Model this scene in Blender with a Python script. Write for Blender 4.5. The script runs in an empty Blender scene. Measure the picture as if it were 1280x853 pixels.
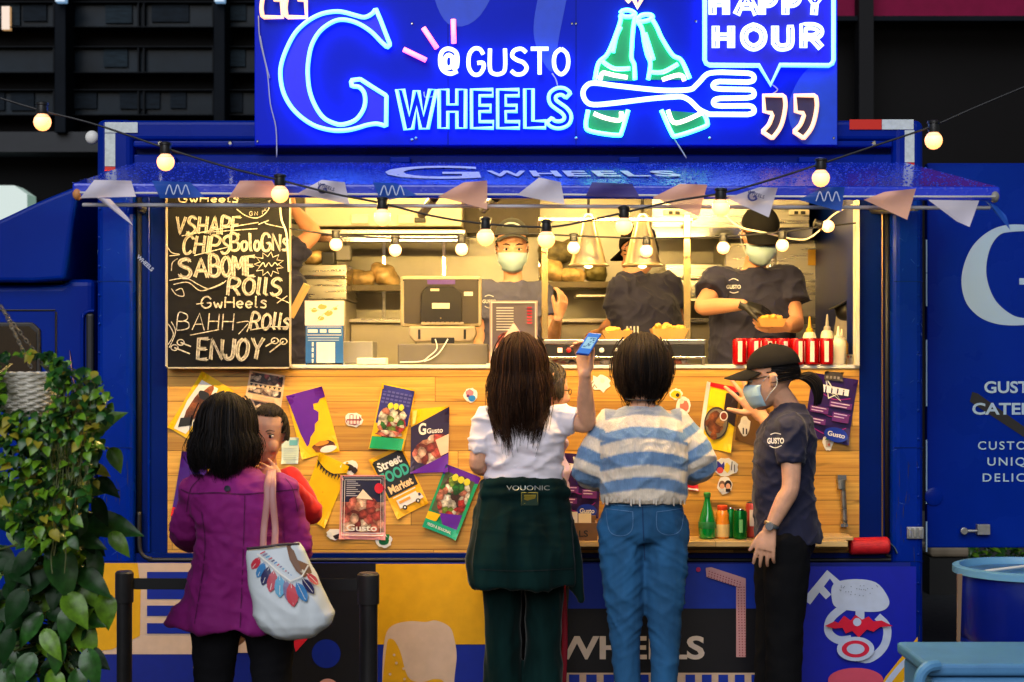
import bpy, bmesh, math, random
import numpy as np
from mathutils import Vector, Matrix, noise
from mathutils.bvhtree import BVHTree
random.seed(7); np.random.seed(7)
SC = bpy.context.scene
COL = SC.collection
PI = math.pi
R = math.radians

# ------------------------------------------------------------------ camera
F = 2030.0; CX = 640.0; HY = 440.0; CD = 7.0; CH = 1.5      # focal length and horizon in photo pixels, metres
cam_d = bpy.data.cameras.new('camera'); cam = bpy.data.objects.new('camera', cam_d); COL.objects.link(cam)
cam.location = (0, -CD, CH); cam.rotation_euler = (R(90), 0, 0)
cam_d.sensor_width = 36; cam_d.lens = 36 * F / 1280; cam_d.shift_y = (HY - 426.5) / 1280
cam_d.clip_end = 500; cam_d.clip_start = 0.1
cam_d.dof.use_dof = True; cam_d.dof.focus_distance = 6.9; cam_d.dof.aperture_fstop = 4.0
SC.camera = cam
# ------------------------------------------------------------------ light and exposure
W_ = bpy.data.worlds.new('World'); SC.world = W_; W_.use_nodes = True
nt = W_.node_tree; bg = nt.nodes['Background']
sky = nt.nodes.new('ShaderNodeTexSky'); sky.sky_type = 'NISHITA'; sky.sun_disc = False
sky.sun_elevation = R(24); sky.sun_rotation = R(180); sky.air_density = 1.6; sky.dust_density = .6; sky.ozone_density = 2.0
nt.links.new(sky.outputs[0], bg.inputs[0]); bg.inputs[1].default_value = 0.02
sun_d = bpy.data.lights.new('dusk_sky_light', 'SUN'); sun_d.energy = 1.75; sun_d.angle = R(46); sun_d.color = (.95, 0.96, 1.0)
sun = bpy.data.objects.new('dusk_sky_light', sun_d); COL.objects.link(sun); sun.rotation_euler = (R(57), 0, R(-14))
SC.view_settings.view_transform = 'Standard'; SC.view_settings.look = 'None'
SC.view_settings.exposure = 0.35; SC.view_settings.gamma = 1.0; SC.view_settings.use_curve_mapping = False
SC.render.engine = 'CYCLES'
SC.cycles.use_denoising = True; SC.cycles.max_bounces = 6; SC.cycles.transmission_bounces = 6
SC.cycles.sample_clamp_indirect = 4.0; SC.cycles.caustics_reflective = False; SC.cycles.caustics_refractive = False

# ------------------------------------------------------------------ pixel <-> place
def sc(Y): return F / (CD + Y)                         # photo pixels per metre at depth Y
def PX(px, Y): return (px - CX) / sc(Y)
def PZ(py, Y): return CH - (py - HY) / sc(Y)
def P(px, py, Y): return Vector((PX(px, Y), Y, PZ(py, Y)))

# ------------------------------------------------------------------ materials
def lin(c):
    return tuple((v/12.92 if v <= .04045 else ((v+.055)/1.055)**2.4) for v in [x/255 for x in c])
MATS = {}
def mat(name, col, rough=.5, metal=0, var=.0, vscale=8, vstretch=(1,1,1), bump=0, bscale=60, bstretch=(1,1,1), emit=0, ecol=None,
        coat=0, sheen=0, alpha=1, trans=0, ior=1.45, sss=0, attr=None, rvar=0, spec=.5):
    if name in MATS: return MATS[name]
    m = bpy.data.materials.new(name); m.use_nodes = True
    n = m.node_tree.nodes; l = m.node_tree.links; b = n['Principled BSDF']
    c = (*col, 1)
    b.inputs['Base Color'].default_value = c
    b.inputs['Roughness'].default_value = rough; b.inputs['Metallic'].default_value = metal
    b.inputs['Coat Weight'].default_value = coat; b.inputs['Coat Roughness'].default_value = .12
    b.inputs['Specular IOR Level'].default_value = spec
    b.inputs['IOR'].default_value = ior
    if sheen: b.inputs['Sheen Weight'].default_value = sheen; b.inputs['Sheen Roughness'].default_value = .35
    if alpha < 1: b.inputs['Alpha'].default_value = alpha
    if trans: b.inputs['Transmission Weight'].default_value = trans
    if sss:
        b.inputs['Subsurface Weight'].default_value = sss; b.inputs['Subsurface Radius'].default_value = (.012, .004, .002); b.inputs['Subsurface Scale'].default_value = .5
    if emit:
        b.inputs['Emission Color'].default_value = (*(ecol or col), 1); b.inputs['Emission Strength'].default_value = emit
    tc = None
    def coord(st):
        nonlocal tc
        if tc is None: tc = n.new('ShaderNodeTexCoord')
        mp = n.new('ShaderNodeMapping'); mp.inputs['Scale'].default_value = st
        l.new(tc.outputs['Object'], mp.inputs[0]); return mp.outputs[0]
    src = None
    if attr:
        a = n.new('ShaderNodeVertexColor'); a.layer_name = attr; src = a.outputs[0]
    if var:
        t = n.new('ShaderNodeTexNoise'); t.inputs['Scale'].default_value = vscale; t.inputs['Detail'].default_value = 5
        l.new(coord(vstretch), t.inputs['Vector'])
        mr = n.new('ShaderNodeMapRange'); mr.inputs[1].default_value = .3; mr.inputs[2].default_value = .7
        mr.inputs[3].default_value = 1 - var; mr.inputs[4].default_value = 1 + var
        l.new(t.outputs[0], mr.inputs[0])
        mx = n.new('ShaderNodeMix'); mx.data_type = 'RGBA'; mx.blend_type = 'MULTIPLY'; mx.inputs[0].default_value = 1
        if src: l.new(src, mx.inputs[6])
        else: mx.inputs[6].default_value = c
        l.new(mr.outputs[0], mx.inputs[7]); src = mx.outputs[2]
        if rvar:
            m2 = n.new('ShaderNodeMapRange'); m2.inputs[1].default_value = .3; m2.inputs[2].default_value = .7
            m2.inputs[3].default_value = max(.03, rough-rvar); m2.inputs[4].default_value = rough+rvar
            l.new(t.outputs[0], m2.inputs[0]); l.new(m2.outputs[0], b.inputs['Roughness'])
    if src: l.new(src, b.inputs['Base Color'])
    if bump:
        t = n.new('ShaderNodeTexNoise'); t.inputs['Scale'].default_value = bscale; t.inputs['Detail'].default_value = 4
        l.new(coord(bstretch), t.inputs['Vector'])
        bp = n.new('ShaderNodeBump'); bp.inputs['Strength'].default_value = bump; bp.inputs['Distance'].default_value = .004
        l.new(t.outputs[0], bp.inputs['Height']); l.new(bp.outputs[0], b.inputs['Normal'])
    MATS[name] = m
    return m
def emat(name, col, s):
    return mat(name, (.8,.8,.8), .4, emit=s, ecol=col)
def flat(c, rough=.38):                                # printed colour by its sRGB value
    return mat('print_%d_%d_%d' % tuple(c), lin(c), rough, var=.06, vscale=20)

# ------------------------------------------------------------------ tagging
def tag(o, label=None, cat=None, group=None, kind=None):
    if label: o['label'] = label
    if cat: o['category'] = cat
    if group: o['group'] = group
    if kind: o['kind'] = kind
    return o
def empty(name, loc, label, cat, group=None):
    o = bpy.data.objects.new(name, None); COL.objects.link(o); o.location = loc; o.empty_display_size = .1
    tag(o, label, cat, group)
    return o
def kids(o): return [c for c in bpy.data.objects if c.parent == o]
def copy_tree(o, parent=None):
    c = o.copy(); COL.objects.link(c)
    if parent: c.parent = parent
    for ch in kids(o): copy_tree(ch, c)
    return c
def world_loc(o):
    v = Vector((0,0,0))
    while o: v += o.location; o = o.parent
    return v
def link(name, me, parent=None, bevel=0, smooth=False, seg=2):
    """link a mesh given in world coordinates; its origin goes to the parent's place, or to its own middle at the base"""
    o = bpy.data.objects.new(name, me); COL.objects.link(o)
    n = len(me.vertices); co = np.empty(n*3); me.vertices.foreach_get('co', co); co = co.reshape(-1,3)
    if parent: org = np.array(world_loc(parent)); o.parent = parent
    else:
        lo, hi = co.min(0), co.max(0); org = np.array([(lo[0]+hi[0])/2, (lo[1]+hi[1])/2, lo[2]]); o.location = org
    me.vertices.foreach_set('co', (co-org).ravel()); me.update()
    if smooth: me.polygons.foreach_set('use_smooth', [True]*len(me.polygons))
    if bevel:
        b = o.modifiers.new('bevel', 'BEVEL'); b.width = bevel; b.segments = seg; b.limit_method = 'ANGLE'; b.angle_limit = R(40)
    return o

# ------------------------------------------------------------------ mesh builder
def catmull(pts, n=6, closed=False):
    p = [Vector(q) for q in pts]; out = []; N = len(p)
    rng = range(N if closed else N-1)
    for i in rng:
        if closed: a,b,c,d = p[(i-1)%N], p[i], p[(i+1)%N], p[(i+2)%N]
        else: a,b,c,d = p[max(i-1,0)], p[i], p[i+1], p[min(i+2,N-1)]
        for k in range(n):
            t = k/n
            out.append(.5*((2*b)+(c-a)*t+(2*a-5*b+4*c-d)*t*t+(3*b-a-3*c+d)*t**3))
    if not closed: out.append(p[-1])
    return out
class MB:
    def __init__(s): s.v=[]; s.f=[]; s.m=[]; s.mats=[]
    def mi(s, m):
        if m is None: return 0
        if m not in s.mats: s.mats.append(m)
        return s.mats.index(m)
    def add(s, vs, fs, m=None):
        o=len(s.v); s.v += [tuple(v) for v in vs]; k=s.mi(m)
        s.f += [tuple(i+o for i in f) for f in fs]; s.m += [k]*len(fs)
        return s
    def box(s, x0,x1,y0,y1,z0,z1, m=None):
        if x0>x1: x0,x1=x1,x0
        if y0>y1: y0,y1=y1,y0
        if z0>z1: z0,z1=z1,z0
        v=[(x0,y0,z0),(x1,y0,z0),(x1,y1,z0),(x0,y1,z0),(x0,y0,z1),(x1,y0,z1),(x1,y1,z1),(x0,y1,z1)]
        return s.add(v,[(0,3,2,1),(4,5,6,7),(0,1,5,4),(1,2,6,5),(2,3,7,6),(3,0,4,7)],m)
    def pbox(s, px0,px1,py0,py1,Y0,Y1, m=None):       # front face given in photo pixels at depth Y0
        return s.box(PX(px0,Y0),PX(px1,Y0),Y0,Y1,PZ(py1,Y0),PZ(py0,Y0),m)
    def tube(s, pts, r, seg=8, closed=False, m=None, caps=True, flat=1.0, up=None):
        p=[Vector(q) for q in pts]; N=len(p)
        rs = r if hasattr(r,'__len__') else [r]*N
        vs=[]; u=None
        for i in range(N):
            a = p[(i-1)%N] if (closed or i>0) else p[i]; b = p[(i+1)%N] if (closed or i<N-1) else p[i]
            t=(b-a)
            if t.length<1e-9: t=Vector((0,0,1))
            t.normalize()
            if u is None:
                ref = Vector(up) if up else (Vector((0,-1,0)) if abs(t.y)<.9 else Vector((1,0,0)))
                u = (ref - t*ref.dot(t)).normalized()
            else:
                u = u - t*u.dot(t)
                u = u.normalized() if u.length>1e-6 else t.orthogonal().normalized()
            w=t.cross(u)
            for k in range(seg):
                an=2*PI*k/seg
                vs.append(p[i]+(u*math.cos(an)*flat+w*math.sin(an))*rs[i])
        fs=[]
        for i in range(N if closed else N-1):
            j=(i+1)%N
            for k in range(seg):
                k2=(k+1)%seg
                fs.append((i*seg+k, i*seg+k2, j*seg+k2, j*seg+k))
        if caps and not closed:
            fs.append(tuple(range(seg))[::-1]); fs.append(tuple((N-1)*seg+k for k in range(seg)))
        return s.add(vs,fs,m)
    def limb(s, pts, rads, seg=14, n=4, m=None):      # closed rounded limb
        q=[Vector((*p, r)) for p,r in zip([tuple(p) for p in pts], rads)]
        c=catmull4(q, n)
        P3=[Vector(v[:3]) for v in c]; rr=[max(.002,v[3]) for v in c]
        d0=(P3[0]-P3[1]).normalized(); d1=(P3[-1]-P3[-2]).normalized()
        pre=[(P3[0]+d0*rr[0]*math.sin(a), rr[0]*math.cos(a)) for a in (1.45,1.1,.75,.4)]
        post=[(P3[-1]+d1*rr[-1]*math.sin(a), rr[-1]*math.cos(a)) for a in (.4,.75,1.1,1.45)]
        return s.tube([p for p,_ in pre]+P3+[p for p,_ in post],[r for _,r in pre]+rr+[r for _,r in post],seg,m=m)
    def loft(s, rings, seg=24, m=None, caps=True, power=2.0, n=1):
        """rings: (center, u, a, v, b): ellipse with half axes a along u and b along v"""
        vs=[]; N=len(rings)
        for c,u,a,v,b in rings:
            for k in range(seg):
                an=2*PI*k/seg; cs,sn=math.cos(an),math.sin(an)
                e=2/power
                vs.append(Vector(c)+Vector(u)*a*math.copysign(abs(cs)**e,cs)+Vector(v)*b*math.copysign(abs(sn)**e,sn))
        fs=[]
        for i in range(N-1):
            for k in range(seg):
                k2=(k+1)%seg
                fs.append((i*seg+k,i*seg+k2,(i+1)*seg+k2,(i+1)*seg+k))
        if caps: fs.append(tuple(range(seg))[::-1]); fs.append(tuple((N-1)*seg+k for k in range(seg)))
        return s.add(vs,fs,m)
    def lathe(s, c, prof, seg=24, m=None, axis=None, xs=1, ys=1):
        c=Vector(c); vs=[]; ax=Vector(axis).normalized() if axis else Vector((0,0,1))
        u=ax.orthogonal().normalized() if axis else Vector((1,0,0)); w=ax.cross(u)
        for r,z in prof:
            for k in range(seg):
                an=2*PI*k/seg; vs.append(c+u*(r*math.cos(an)*xs)+w*(r*math.sin(an)*ys)+ax*z)
        fs=[]
        for i in range(len(prof)-1):
            for k in range(seg):
                k2=(k+1)%seg; fs.append((i*seg+k,i*seg+k2,(i+1)*seg+k2,(i+1)*seg+k))
        fs.append(tuple(range(seg))[::-1]); fs.append(tuple((len(prof)-1)*seg+k for k in range(seg)))
        return s.add(vs,fs,m)
    def ball(s, c, rx, ry=None, rz=None, seg=16, rings=10, m=None, M=None):
        ry=ry or rx; rz=rz or rx; c=Vector(c); vs=[]
        for i in range(1,rings):
            a=PI*i/rings
            for k in range(seg):
                b=2*PI*k/seg; v=Vector((rx*math.sin(a)*math.cos(b), ry*math.sin(a)*math.sin(b), rz*math.cos(a)))
                vs.append(c+((M@v) if M else v))
        T=Vector((0,0,rz)); B=Vector((0,0,-rz))
        vs.append(c+((M@T) if M else T)); vs.append(c+((M@B) if M else B)); n=len(vs)
        fs=[]
        for i in range(rings-2):
            for k in range(seg):
                k2=(k+1)%seg; fs.append((i*seg+k,(i+1)*seg+k,(i+1)*seg+k2,i*seg+k2))
        for k in range(seg):
            k2=(k+1)%seg; fs.append((n-2,k,k2)); fs.append((n-1,(rings-2)*seg+k2,(rings-2)*seg+k))
        return s.add(vs,fs,m)
    def prism(s, poly, o, u, v, d, m=None):            # polygon in frame (o,u,v) pushed by vector d
        o=Vector(o);u=Vector(u);v=Vector(v);d=Vector(d); n=len(poly)
        a=[o+u*p[0]+v*p[1] for p in poly]; b=[q+d for q in a]
        return s.add(a+b,[tuple(range(n)),tuple(range(n,2*n))[::-1]]+[(i,i+n,(i+1)%n+n,(i+1)%n) for i in range(n)],m)
    def pprism(s, pix, Y0, Y1, m=None):                # outline in photo pixels at depth Y0
        a=[P(x,y,Y0) for x,y in pix]; n=len(a); b=[q+Vector((0,Y1-Y0,0)) for q in a]
        return s.add(a+b,[tuple(range(n)),tuple(range(n,2*n))[::-1]]+[(i,i+n,(i+1)%n+n,(i+1)%n) for i in range(n)],m)
    def mesh(s, name):
        me=bpy.data.meshes.new(name); me.from_pydata(s.v,[],s.f)
        for m in s.mats: me.materials.append(m)
        if s.mats: me.polygons.foreach_set('material_index', s.m)
        bm=bmesh.new(); bm.from_mesh(me); bmesh.ops.recalc_face_normals(bm, faces=bm.faces); bm.to_mesh(me); bm.free()
        me.update(); return me
    def build(s, name, m=None, parent=None, bevel=0, smooth=False, seg=2):
        me=s.mesh(name)
        if m is not None and not s.mats: me.materials.append(m)
        if smooth=='auto':
            me.polygons.foreach_set('use_smooth',[True]*len(me.polygons))
            o=link(name,me,parent,bevel,False,seg)
            try: me.set_sharp_from_angle(angle=R(35))
            except Exception: pass
            return o
        return link(name,me,parent,bevel,smooth,seg)
def catmull4(q,n):
    out=[]; N=len(q)
    for i in range(N-1):
        a,b,c,d=q[max(i-1,0)],q[i],q[i+1],q[min(i+2,N-1)]
        for k in range(n):
            t=k/n; out.append(.5*((2*b)+(c-a)*t+(2*a-5*b+4*c-d)*t*t+(3*b-a-3*c+d)*t**3))
    out.append(q[-1]); return out

# ------------------------------------------------------------------ remeshed volumes (bodies, clothes)
def volume(mb, voxel, smooth=6, wr=0, wscale=(6,6,6), seed=0, attr=None, wfn=None):
    me=mb.mesh('tmp'); o=bpy.data.objects.new('tmp',me); COL.objects.link(o)
    r=o.modifiers.new('r','REMESH'); r.mode='VOXEL'; r.voxel_size=voxel; r.adaptivity=0
    if smooth:
        sm=o.modifiers.new('s','SMOOTH'); sm.factor=.5; sm.iterations=smooth
    dg=bpy.context.evaluated_depsgraph_get(); me2=bpy.data.meshes.new_from_object(o.evaluated_get(dg))
    bpy.data.objects.remove(o); bpy.data.meshes.remove(me); me2.materials.clear()
    n=len(me2.vertices)
    if wr or attr or wfn:
        co=np.empty(n*3); me2.vertices.foreach_get('co',co); co=co.reshape(-1,3)
        no=np.empty(n*3); me2.vertex_normals.foreach_get('vector',no); no=no.reshape(-1,3)
        if attr:
            a=me2.color_attributes.new('Col','FLOAT_COLOR','POINT')
            a.data.foreach_set('color',np.array([(*attr(Vector(c)),1) for c in co]).ravel())
        if wr or wfn:
            d=np.empty(n)
            for i in range(n):
                c=co[i]
                if wfn: d[i]=wfn(c,no[i])
                else:
                    q=Vector((c[0]*wscale[0]+seed,c[1]*wscale[1],c[2]*wscale[2]))
                    w=noise.noise_vector(q*.6)
                    e=noise.noise(q+w*.9)
                    d[i]=wr*(1-2*abs(e))*.6+wr*.5*noise.noise(q*2.3+Vector((9,3,1)))
            co+=no*d[:,None]
            me2.vertices.foreach_set('co',co.ravel()); me2.update()
    return me2
def vlink(name, me, m, parent):
    me.materials.append(m)
    o=link(name,me,parent,smooth=True)
    return o

# ------------------------------------------------------------------ text and prints
def text_geo(body, size, bold=0, sx=1.0, spacing=1.0, align='LEFT'):
    c=bpy.data.curves.new('t','FONT'); c.body=body; c.size=size; c.offset=bold; c.space_character=spacing; c.align_x=align; c.resolution_u=4
    o=bpy.data.objects.new('t',c); COL.objects.link(o)
    dg=bpy.context.evaluated_depsgraph_get(); me=bpy.data.meshes.new_from_object(o.evaluated_get(dg))
    vs=[(v.co.x*sx,v.co.y) for v in me.vertices]; fs=[tuple(p.vertices) for p in me.polygons]
    bpy.data.objects.remove(o); bpy.data.curves.remove(c); bpy.data.meshes.remove(me)
    return vs,fs
def text_loops(body,size,bold=0,sx=1.0,spacing=1.0):
    vs,fs=text_geo(body,size,bold,sx,spacing)
    # merge coincident
    key={}; mp=[]
    for v in vs:
        k=(round(v[0],5),round(v[1],5)); mp.append(key.setdefault(k,len(key)))
    uv=[None]*len(key)
    for v,i in zip(vs,mp): uv[i]=v
    ed={}
    for f in fs:
        g=[mp[i] for i in f]
        for a,b in zip(g,g[1:]+g[:1]):
            if a!=b: ed[(a,b)]=ed.get((a,b),0)+1
    nxt={a:b for (a,b) in ed if (b,a) not in ed}
    loops=[]; seen=set()
    for a in nxt:
        if a in seen: continue
        L=[a]; seen.add(a); b=nxt[a]
        while b!=a and b in nxt and b not in seen: L.append(b); seen.add(b); b=nxt[b]
        if len(L)>3: loops.append([uv[i] for i in L])
    return loops
class Print:
    """flat printed layers in a frame: o origin, u right, v up, n towards the viewer"""
    def __init__(s,o,u=(1,0,0),v=(0,0,1),h=.001,step=.0005):
        s.o=Vector(o);s.u=Vector(u).normalized();s.v=Vector(v).normalized();s.n=s.u.cross(s.v);s.h=h;s.step=step;s.mb=MB()
    def at(s,x,y): return s.o+s.u*x+s.v*y+s.n*s.h
    def geo(s,vs,fs,m):
        s.mb.add([s.at(*q) for q in vs],fs,m); s.h+=s.step; return s
    def poly(s,pts,m): return s.geo(pts,[tuple(range(len(pts)))],m)
    def rect(s,x0,y0,x1,y1,m): return s.poly([(x0,y0),(x1,y0),(x1,y1),(x0,y1)],m)
    def disc(s,x,y,rx,m,ry=None,seg=28,a0=0,a1=2*PI):
        ry=ry or rx; return s.poly([(x+rx*math.cos(a0+(a1-a0)*k/seg),y+ry*math.sin(a0+(a1-a0)*k/seg)) for k in range(seg+(0 if a1-a0>6.2 else 1))],m)
    def line(s,pts,w,m,closed=False):
        p=[Vector((*q,0)) for q in pts]; vs=[];fs=[];N=len(p)
        for i in range(N):
            a=p[(i-1)%N] if closed or i>0 else p[i]; b=p[(i+1)%N] if closed or i<N-1 else p[i]
            t=(b-a); t=t.normalized() if t.length>1e-9 else Vector((1,0,0)); k=Vector((-t.y,t.x,0))
            ww=w[i] if hasattr(w,'__len__') else w
            vs+= [(p[i]+k*ww/2)[:2],(p[i]-k*ww/2)[:2]]
        for i in range(N if closed else N-1):
            j=(i+1)%N; fs.append((2*i,2*i+1,2*j+1,2*j))
        return s.geo(vs,fs,m)
    def text(s,body,x,y,size,m,bold=0,sx=1,spacing=1,align='LEFT',rot=0,fit=None):
        vs,fs=text_geo(body,size,bold,sx,spacing,align)
        if fit:
            xs=[v[0] for v in vs]; w=max(xs)-min(xs); x0=min(xs)
            vs=[((v[0]-x0)*fit/w,v[1]) for v in vs]
        c,sn=math.cos(rot),math.sin(rot)
        g=-1 if getattr(s,'flip',0) else 1
        return s.geo([(x+a*c-b*sn,y+g*(a*sn+b*c)) for a,b in vs],fs,m)
    def build(s,name,parent=None): return s.mb.build(name,None,parent)
def pixframe(px,py,Y,**k):
    """a print whose unit is one photo pixel at depth Y; y counts down the picture like the photo's rows"""
    p=Print(P(px,py,Y),**k); q=1/sc(Y); p.flip=1
    p.at=lambda x,y,p=p,q=q: p.o+p.u*(x*q)-p.v*(y*q)+p.n*p.h
    return p

# hand lettering: strokes on a 1 x 1.4 cell (used for chalk and neon)
SF={'A':[[(0,0),(.45,1.4),(.9,0)],[(.18,.5),(.72,.5)]],'B':[[(0,0),(0,1.4),(.5,1.4),(.75,1.2),(.7,.9),(.45,.75),(0,.75)],[(.45,.75),(.85,.6),(.85,.2),(.5,0),(0,0)]],
'C':[[(.85,1.15),(.6,1.4),(.25,1.35),(0,.95),(0,.45),(.25,.05),(.6,0),(.85,.25)]],'D':[[(0,0),(0,1.4),(.45,1.4),(.85,1),(.85,.4),(.45,0),(0,0)]],
'E':[[(.75,1.4),(0,1.4),(0,0),(.75,0)],[(0,.72),(.6,.72)]],'G':[[(.85,1.1),(.65,1.38),(.3,1.4),(.02,1.05),(0,.4),(.25,.02),(.6,0),(.85,.3),(.85,.62),(.5,.62)]],
'H':[[(0,0),(0,1.4)],[(.8,0),(.8,1.4)],[(0,.72),(.8,.72)]],'I':[[(.1,0),(.1,1.4)]],'J':[[(.6,1.4),(.6,.3),(.4,0),(.1,.05),(0,.3)]],
'L':[[(0,1.4),(0,0),(.65,0)]],'M':[[(0,0),(.05,1.4),(.5,.5),(.95,1.4),(1,0)]],'N':[[(0,0),(0,1.4),(.8,0),(.8,1.4)]],
'O':[[(.42,1.4),(.1,1.15),(0,.7),(.1,.25),(.42,0),(.74,.25),(.84,.7),(.74,1.15),(.42,1.4)]],'P':[[(0,0),(0,1.4),(.5,1.4),(.78,1.2),(.78,.9),(.5,.68),(0,.68)]],
'R':[[(0,0),(0,1.4),(.5,1.4),(.78,1.2),(.78,.9),(.5,.7),(0,.7)],[(.4,.7),(.85,0)]],'S':[[(.75,1.2),(.5,1.4),(.15,1.3),(.05,1),(.3,.78),(.6,.65),(.78,.35),(.6,.05),(.25,0),(0,.2)]],
'T':[[(0,1.4),(.9,1.4)],[(.45,1.4),(.45,0)]],'U':[[(0,1.4),(0,.3),(.2,.03),(.55,.03),(.78,.3),(.78,1.4)]],'V':[[(0,1.4),(.42,0),(.84,1.4)]],
'W':[[(0,1.4),(.25,0),(.52,1),(.8,0),(1.05,1.4)]],'Y':[[(0,1.4),(.4,.7),(.8,1.4)],[(.4,.7),(.35,0)]],'K':[[(0,0),(0,1.4)],[(.75,1.4),(.05,.65),(.8,0)]],
'l':[[(.1,1.5),(.08,.1),(.25,0)]],'s':[[(.6,.8),(.3,.95),(.1,.7),(.5,.4),(.4,.05),(0,.05)]],'o':[[(.3,.8),(.05,.6),(.05,.2),(.3,0),(.55,.2),(.55,.6),(.3,.8)]],
'a':[[(.55,.8),(.2,.8),(0,.4),(.2,0),(.5,.3),(.55,.8),(.6,0)]],'e':[[(0,.4),(.55,.45),(.4,.8),(.1,.7),(0,.3),(.25,0),(.55,.15)]],'n':[[(0,0),(.02,.8)],[(.02,.5),(.3,.8),(.5,.6),(.55,0)]],
'w':[[(0,.8),(.2,0),(.4,.6),(.6,0),(.8,.8)]],'h':[[(0,0),(0,1.4)],[(0,.5),(.3,.8),(.5,.6),(.52,0)]],'g':[[(.5,.8),(.1,.75),(.05,.3),(.4,.2),(.5,.8),(.5,-.3),(.1,-.4)]],' ':[]}
def strokes(txt,x,y,w,h,gap=.3,wob=0,smooth=True):
    """stroke paths of a word fitted in a box of width w and height h, y downwards"""
    adv=[]; xx=0
    for ch in txt:
        g=SF[ch]; cw=max([p[0] for s_ in g for p in s_] or [.5]); adv.append(xx); xx+=cw+gap
    tot=xx-gap; out=[]
    for ch,a in zip(txt,adv):
        jy=random.uniform(-wob,wob)*.6
        for st in SF[ch]:
            q=[Vector((x+(a+px)*w/tot+random.uniform(-wob,wob)*w/tot*.8, y+h-(py/1.4)*h+(random.uniform(-wob,wob)+jy)*h*.5,0)) for px,py in st]
            out.append(catmull(q,4) if smooth and len(q)>4 else q)
    return out
# ================================================================== materials of the place
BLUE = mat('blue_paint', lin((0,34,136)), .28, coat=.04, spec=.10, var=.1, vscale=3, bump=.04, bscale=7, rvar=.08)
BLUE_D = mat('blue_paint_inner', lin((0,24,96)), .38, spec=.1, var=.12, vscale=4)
BLUE_CAB = mat('blue_paint_cab', lin((0,34,134)), .3, coat=.04, spec=.1, var=.08, vscale=2)
RUBBER = mat('black_rubber', (.012,.012,.014), .5)
BLACK = mat('black_plastic', (.012,.012,.014), .4, var=.2, vscale=10)
STEEL = mat('steel', (.50,.47,.42), .3, 1, var=.12, vscale=3, vstretch=(1,1,14), bump=.008, bscale=40, bstretch=(1,1,20), rvar=.08)
STEEL_M = mat('steel_matt', (.50,.47,.40), .42, .5, var=.14, vscale=4)
CHROME = mat('chrome', (.75,.74,.72), .12, 1)
CREAM = mat('cream_trim', (.72,.66,.52), .4)
WHITE = mat('white_plastic', (.78,.77,.74), .4, var=.06)
GREYP = mat('grey_plastic', (.25,.24,.22), .45, var=.08)
ASPH = mat('asphalt', (.04,.04,.042), .75, var=.3, vscale=20, bump=.4, bscale=120)

# ------------------------------------------------------------------ ground
g = MB(); g.add([(-60,-30,0),(60,-30,0),(60,60,0),(-60,60,0)],[(0,1,2,3)]); tag(g.build('ground', ASPH), kind='structure')

# ------------------------------------------------------------------ dark buildings behind
Yb = 9.0
FAC = mat('dark_facade', (.005,.0075,.012), .7, var=.25, vscale=2, spec=.1)
SPAN = mat('black_spandrel', (.0012,.0012,.002), .6, spec=.1)
WIN = mat('dusk_window', (.008,.015,.024), .3, var=.6, vscale=1.6, spec=.12)
BLD = empty('office_building', P(170,560,Yb), 'dark office block with rows of unlit windows behind the cab', 'building')
BLD.location.z = 0
m = MB(); m.pbox(-900,1034,-500,905,Yb+.3,Yb+2); m.build('wall', SPAN, BLD)
m = MB(); m.pbox(-900,1030,165,190,Yb-.12,Yb+.3); m.build('ledge', mat('ledge_grey',(.012,.015,.021),.6,var=.1), BLD)
for px in (-130,75,274,480,690,900):
    m = MB(); m.pbox(px-7,px+7,-480,166,Yb-.2,Yb+.3); m.build('pillar', FAC, BLD, bevel=.01)
rows = [(-76,-46),(-25,3-2),(3,33),(59,90),(113,143)]
FRM = mat('window_frame_dark', (.006,.008,.011), .6, spec=.1)
for (y0,y1) in [(-50,-22),(3,33),(59,90),(113,143)]:
    for x0,x1 in [(-123,68),(82,267),(281,473),(487,683)]:
        f = MB(); f.pbox(x0,x1,y0-1.2,y0,Yb+.06,Yb+.3); f.pbox(x0,x1,y1,y1+1.2,Yb+.06,Yb+.3)
        cut = x0+(x1-x0)*.49
        for xx in (x0+1,cut,cut+7,x1-1): f.pbox(xx-1,xx+1,y0,y1,Yb+.07,Yb+.3)
        fo = f.build('window', FRM, BLD)
        m = MB(); m.pbox(x0+2,x1-2,y0,y1,Yb+.14,Yb+.2); m.build('pane', WIN, fo)
        rw=random.Random(int(x0*7+y0)); xx=x0+6
        while xx<x1-30:
            ww=rw.uniform(14,60)
            if rw.random()<.55:
                m=MB(); m.pbox(xx,min(x1-4,xx+ww),y0+rw.uniform(0,4),y1-rw.uniform(0,8),Yb+.11,Yb+.13); m.build('blind', mat('dusk_blind_%d'%rw.randint(0,2),[(.012,.022,.032),(.018,.028,.036),(.006,.011,.018)][rw.randint(0,2)],.6,var=.4,vscale=9,vstretch=(1,1,6),spec=.1), fo)
            xx+=ww+rw.uniform(2,30)
m = MB(); m.pbox(2,12,8,37,Yb+.05,Yb+.12); m.build('lit_window', emat('lit_window_glow',(1,.55,.2),.35), BLD)
for px in (75,274):
    m = MB(); m.pbox(px-6,px+6,-6,2,Yb-.3,Yb-.2); m.build('lamp', emat('cold_lamp',(.3,.6,1),.35), BLD)
m = MB(); m.pprism([(-40,232),(18,232),(34,243),(34,275),(-40,330)], Yb-.1, Yb+.2); m.build('green_lit_window', emat('pale_green_glow',(.45,.75,.6),.26), BLD)  # pale green lit window of the office block

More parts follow.
